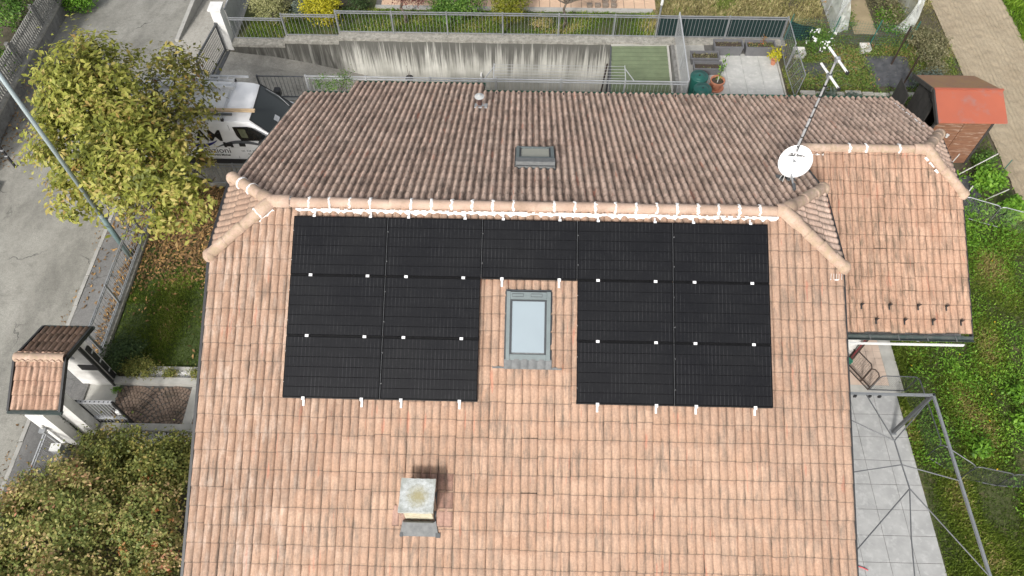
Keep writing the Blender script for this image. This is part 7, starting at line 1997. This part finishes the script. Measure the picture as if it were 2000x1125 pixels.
# ------------------------------------------------------------------ ground cover: grass, litter, weeds
def patch_noise(x, y, s, seed):
    r = np.random.default_rng(seed); v = 0
    for k in range(6):
        a = r.uniform(0, 6.28); f = s * r.uniform(0.6, 2.2)
        v = v + np.sin(f * (np.cos(a) * x + np.sin(a) * y) + r.uniform(0, 6.28))
    return v / 6
def grass(name, x0, x1, y0, y1, n, h, mat, zf=None, keep=None, seed=1, dz=0.012, spread=0.55, bias=0.0, lo=0.45):
    x = RNG.uniform(x0, x1, n); y = RNG.uniform(y0, y1, n)
    pn = patch_noise(x, y, 2.0, seed)
    m_ = RNG.random(n) < np.clip(0.85 + pn * 1.5, lo, 1)
    if keep is not None: m_ &= keep(x, y)
    x, y, pn = x[m_], y[m_], pn[m_]; n = len(x)
    z = np.full(n, dz) if zf is None else np.array([zf(a, b_) for a, b_ in zip(x, y)]) + dz
    d = RNG.normal(size=(n, 3)) * spread + [0, 0, 1]
    return scatter(name, MT[mat], np.stack([x, y, z], 1), d, RNG.uniform(h * 0.5, h * 1.3, n) * (1 + 0.5 * pn), np.clip(0.45 + pn * 0.9 + RNG.normal(size=n) * 0.2 + bias, 0, 1), None, BLADE_V * np.array([1.6, 1, 1]), BLADE_F)
grass('lawn_grass', -10.6, -5.2, -0.35, 4.6, 90000, 0.075, 'gr_bright', keep=lambda x, y: (RNG.random(len(x)) < np.clip((3.6 - y) * 0.8, 0.03, 1)) & ~((x < -10.1) & (y < 1.6) & (RNG.random(len(x)) < 0.7)))
not_patio = lambda x, y: ~((x < 10.14) & (y < -0.4)) & ~((x < 10.36) & (y > -0.65))
grass('lawn_grass', 10.1, 15.45, -7.5, 5.2, 260000, 0.085, 'gr_bright', keep=lambda x, y: not_patio(x, y) & (RNG.random(len(x)) < np.where(x > 12.6, 0.6, 1)), seed=4, lo=0.34)
grass('garden_grass', -10.0, 5.1, 13.4, 14.75, 26000, 0.09, 'gr_lawn', zf=zn, seed=8, bias=0.15)
grass('garden_grass', -6.4, -4.0, 14.8, 18, 6000, 0.08, 'gr_bright', zf=zn, seed=9) if False else None
grass('dry_grass', 5.2, 11.3, 13.5, 17.0, 22000, 0.16, 'gr_dry', seed=5, spread=0.9)
grass('crop_plants', 18.2, 21, 8, 18, 26000, 0.18, 'lf_crop', seed=6, spread=0.7)
grass('garden_grass', 9.3, 15.4, 7.2, 13.6, 46000, 0.08, 'gr_bright', seed=13, keep=lambda x, y: ~((x > 12.2) & (x < 13.8) & (y > 10.85) & (y < 12.5)) & ~((x > 12.3) & (x < 14.5) & (y < 9.3)) & (RNG.random(len(x)) < 0.75))
grass('garden_grass', 13.9, 15.5, 12.5, 17.5, 9000, 0.10, 'gr_dry', seed=14)
def litter(name, x0, x1, y0, y1, n, size, mat='lf_litter', dz=0.03, keep=None, zspan=0.03):
    x = RNG.uniform(x0, x1, n); y = RNG.uniform(y0, y1, n)
    m_ = np.ones(n, bool) if keep is None else keep(x, y)
    x, y = x[m_], y[m_]; n = len(x)
    return scatter(name, MT[mat], np.stack([x, y, dz + RNG.random(n) * zspan], 1), RNG.normal(size=(n, 3)) * 0.35 + [0, 0, 1], RNG.uniform(size * 0.6, size * 1.25, n), np.clip(RNG.random(n), 0, 1))
litter('leaf_litter', -10.62, -5.3, 1.2, 5.95, 15000, 0.125, keep=lambda x, y: RNG.random(len(x)) < np.clip((y - 1.9) * 0.62, 0.03, 1))
litter('leaf_litter', -10.62, -5.3, -0.3, 2.2, 90, 0.12)
litter('pavement_leaves', -11.9, -10.85, 0.4, 8.5, 420, 0.12, dz=0.085, zspan=0.01, keep=lambda x, y: RNG.random(len(x)) < np.clip((y - 0.2) * 0.35, 0.1, 1))
litter('pavement_leaves', -11.1, -10.84, -0.3, 5.0, 420, 0.12, dz=0.085, zspan=0.02)
litter('pavement_leaves', -12.30, -12.03, -4.5, 6.5, 420, 0.075, dz=0.012, zspan=0.02, keep=lambda x, y: RNG.random(len(x)) < 0.35 + 0.3 * np.sin(y * 1.7))
litter('pavement_leaves', -11.9, -10.95, -9, -2.5, 120, 0.07, dz=0.085, zspan=0.01)
litter('roadside_debris', -16.9, -15.6, 6.5, 12.5, 700, 0.10, dz=0.0, zspan=0.02, keep=lambda x, y: (x < -16.15 - (y - 7) * 0.13 + 0.9 * RNG.random(len(x)) ** 2))
ground_cover('weeds', 11.4, 15.3, -2.2, 4.9, 13000, 0.065, 'lf_weed', 110, 0.20, 0.22)
ground_cover('weeds', 10.5, 12.6, -2.6, 0.8, 1700, 0.075, 'lf_weed', 22, 0.16, 0.18)
ground_cover('weeds', 10.2, 11.2, -2.6, -0.6, 1200, 0.07, 'lf_weed', 12, 0.16, 0.16)
ground_cover('weeds', 12.2, 15.2, -7, -2, 1800, 0.085, 'lf_weed', 26, 0.2, 0.2)
ground_cover('weeds', 12.0, 15.4, 4.2, 7.0, 2600, 0.10, 'lf_weed', 30, 0.18, 0.35)
wspots = [(13.2, -0.6, 'tall leafy weed standing out of the side lawn, the one nearest the annex eave'), (13.0, -1.5, 'spiky leaved weed in the middle of the side lawn'), (14.6, -1.9, 'large leafy weed near the right edge level with the patio corner'), (14.2, -3.4, 'broad leafy weed low at the right edge of the side lawn'), (11.7, -2.2, 'leafy weed just behind the zigzag wire fence'), (14.9, 0.2, 'bushy weed at the right edge beside the annex verge')]
for x, y, lab in wspots:
    plant('leafy_weed', lab, 'weed', (x, y, 0), [(x, y, 0.2, 0.26, 0.26, 0.2)], 240, 0.14, 'lf_weed', None, 0.2, 26, 0.07, branches=4, small=False)
n = 26
tag(scatter('dandelion_flowers', MT['lf_flower'], np.stack([RNG.uniform(10.6, 15, n), RNG.uniform(-6, 4, n), np.full(n, 0.15)], 1), np.array([[0, 0, 1.0]]) + RNG.normal(size=(n, 3)) * 0.1, 0.06, RNG.random(n), tv=SMALL_V, tf=SMALL_F), kind='stuff')
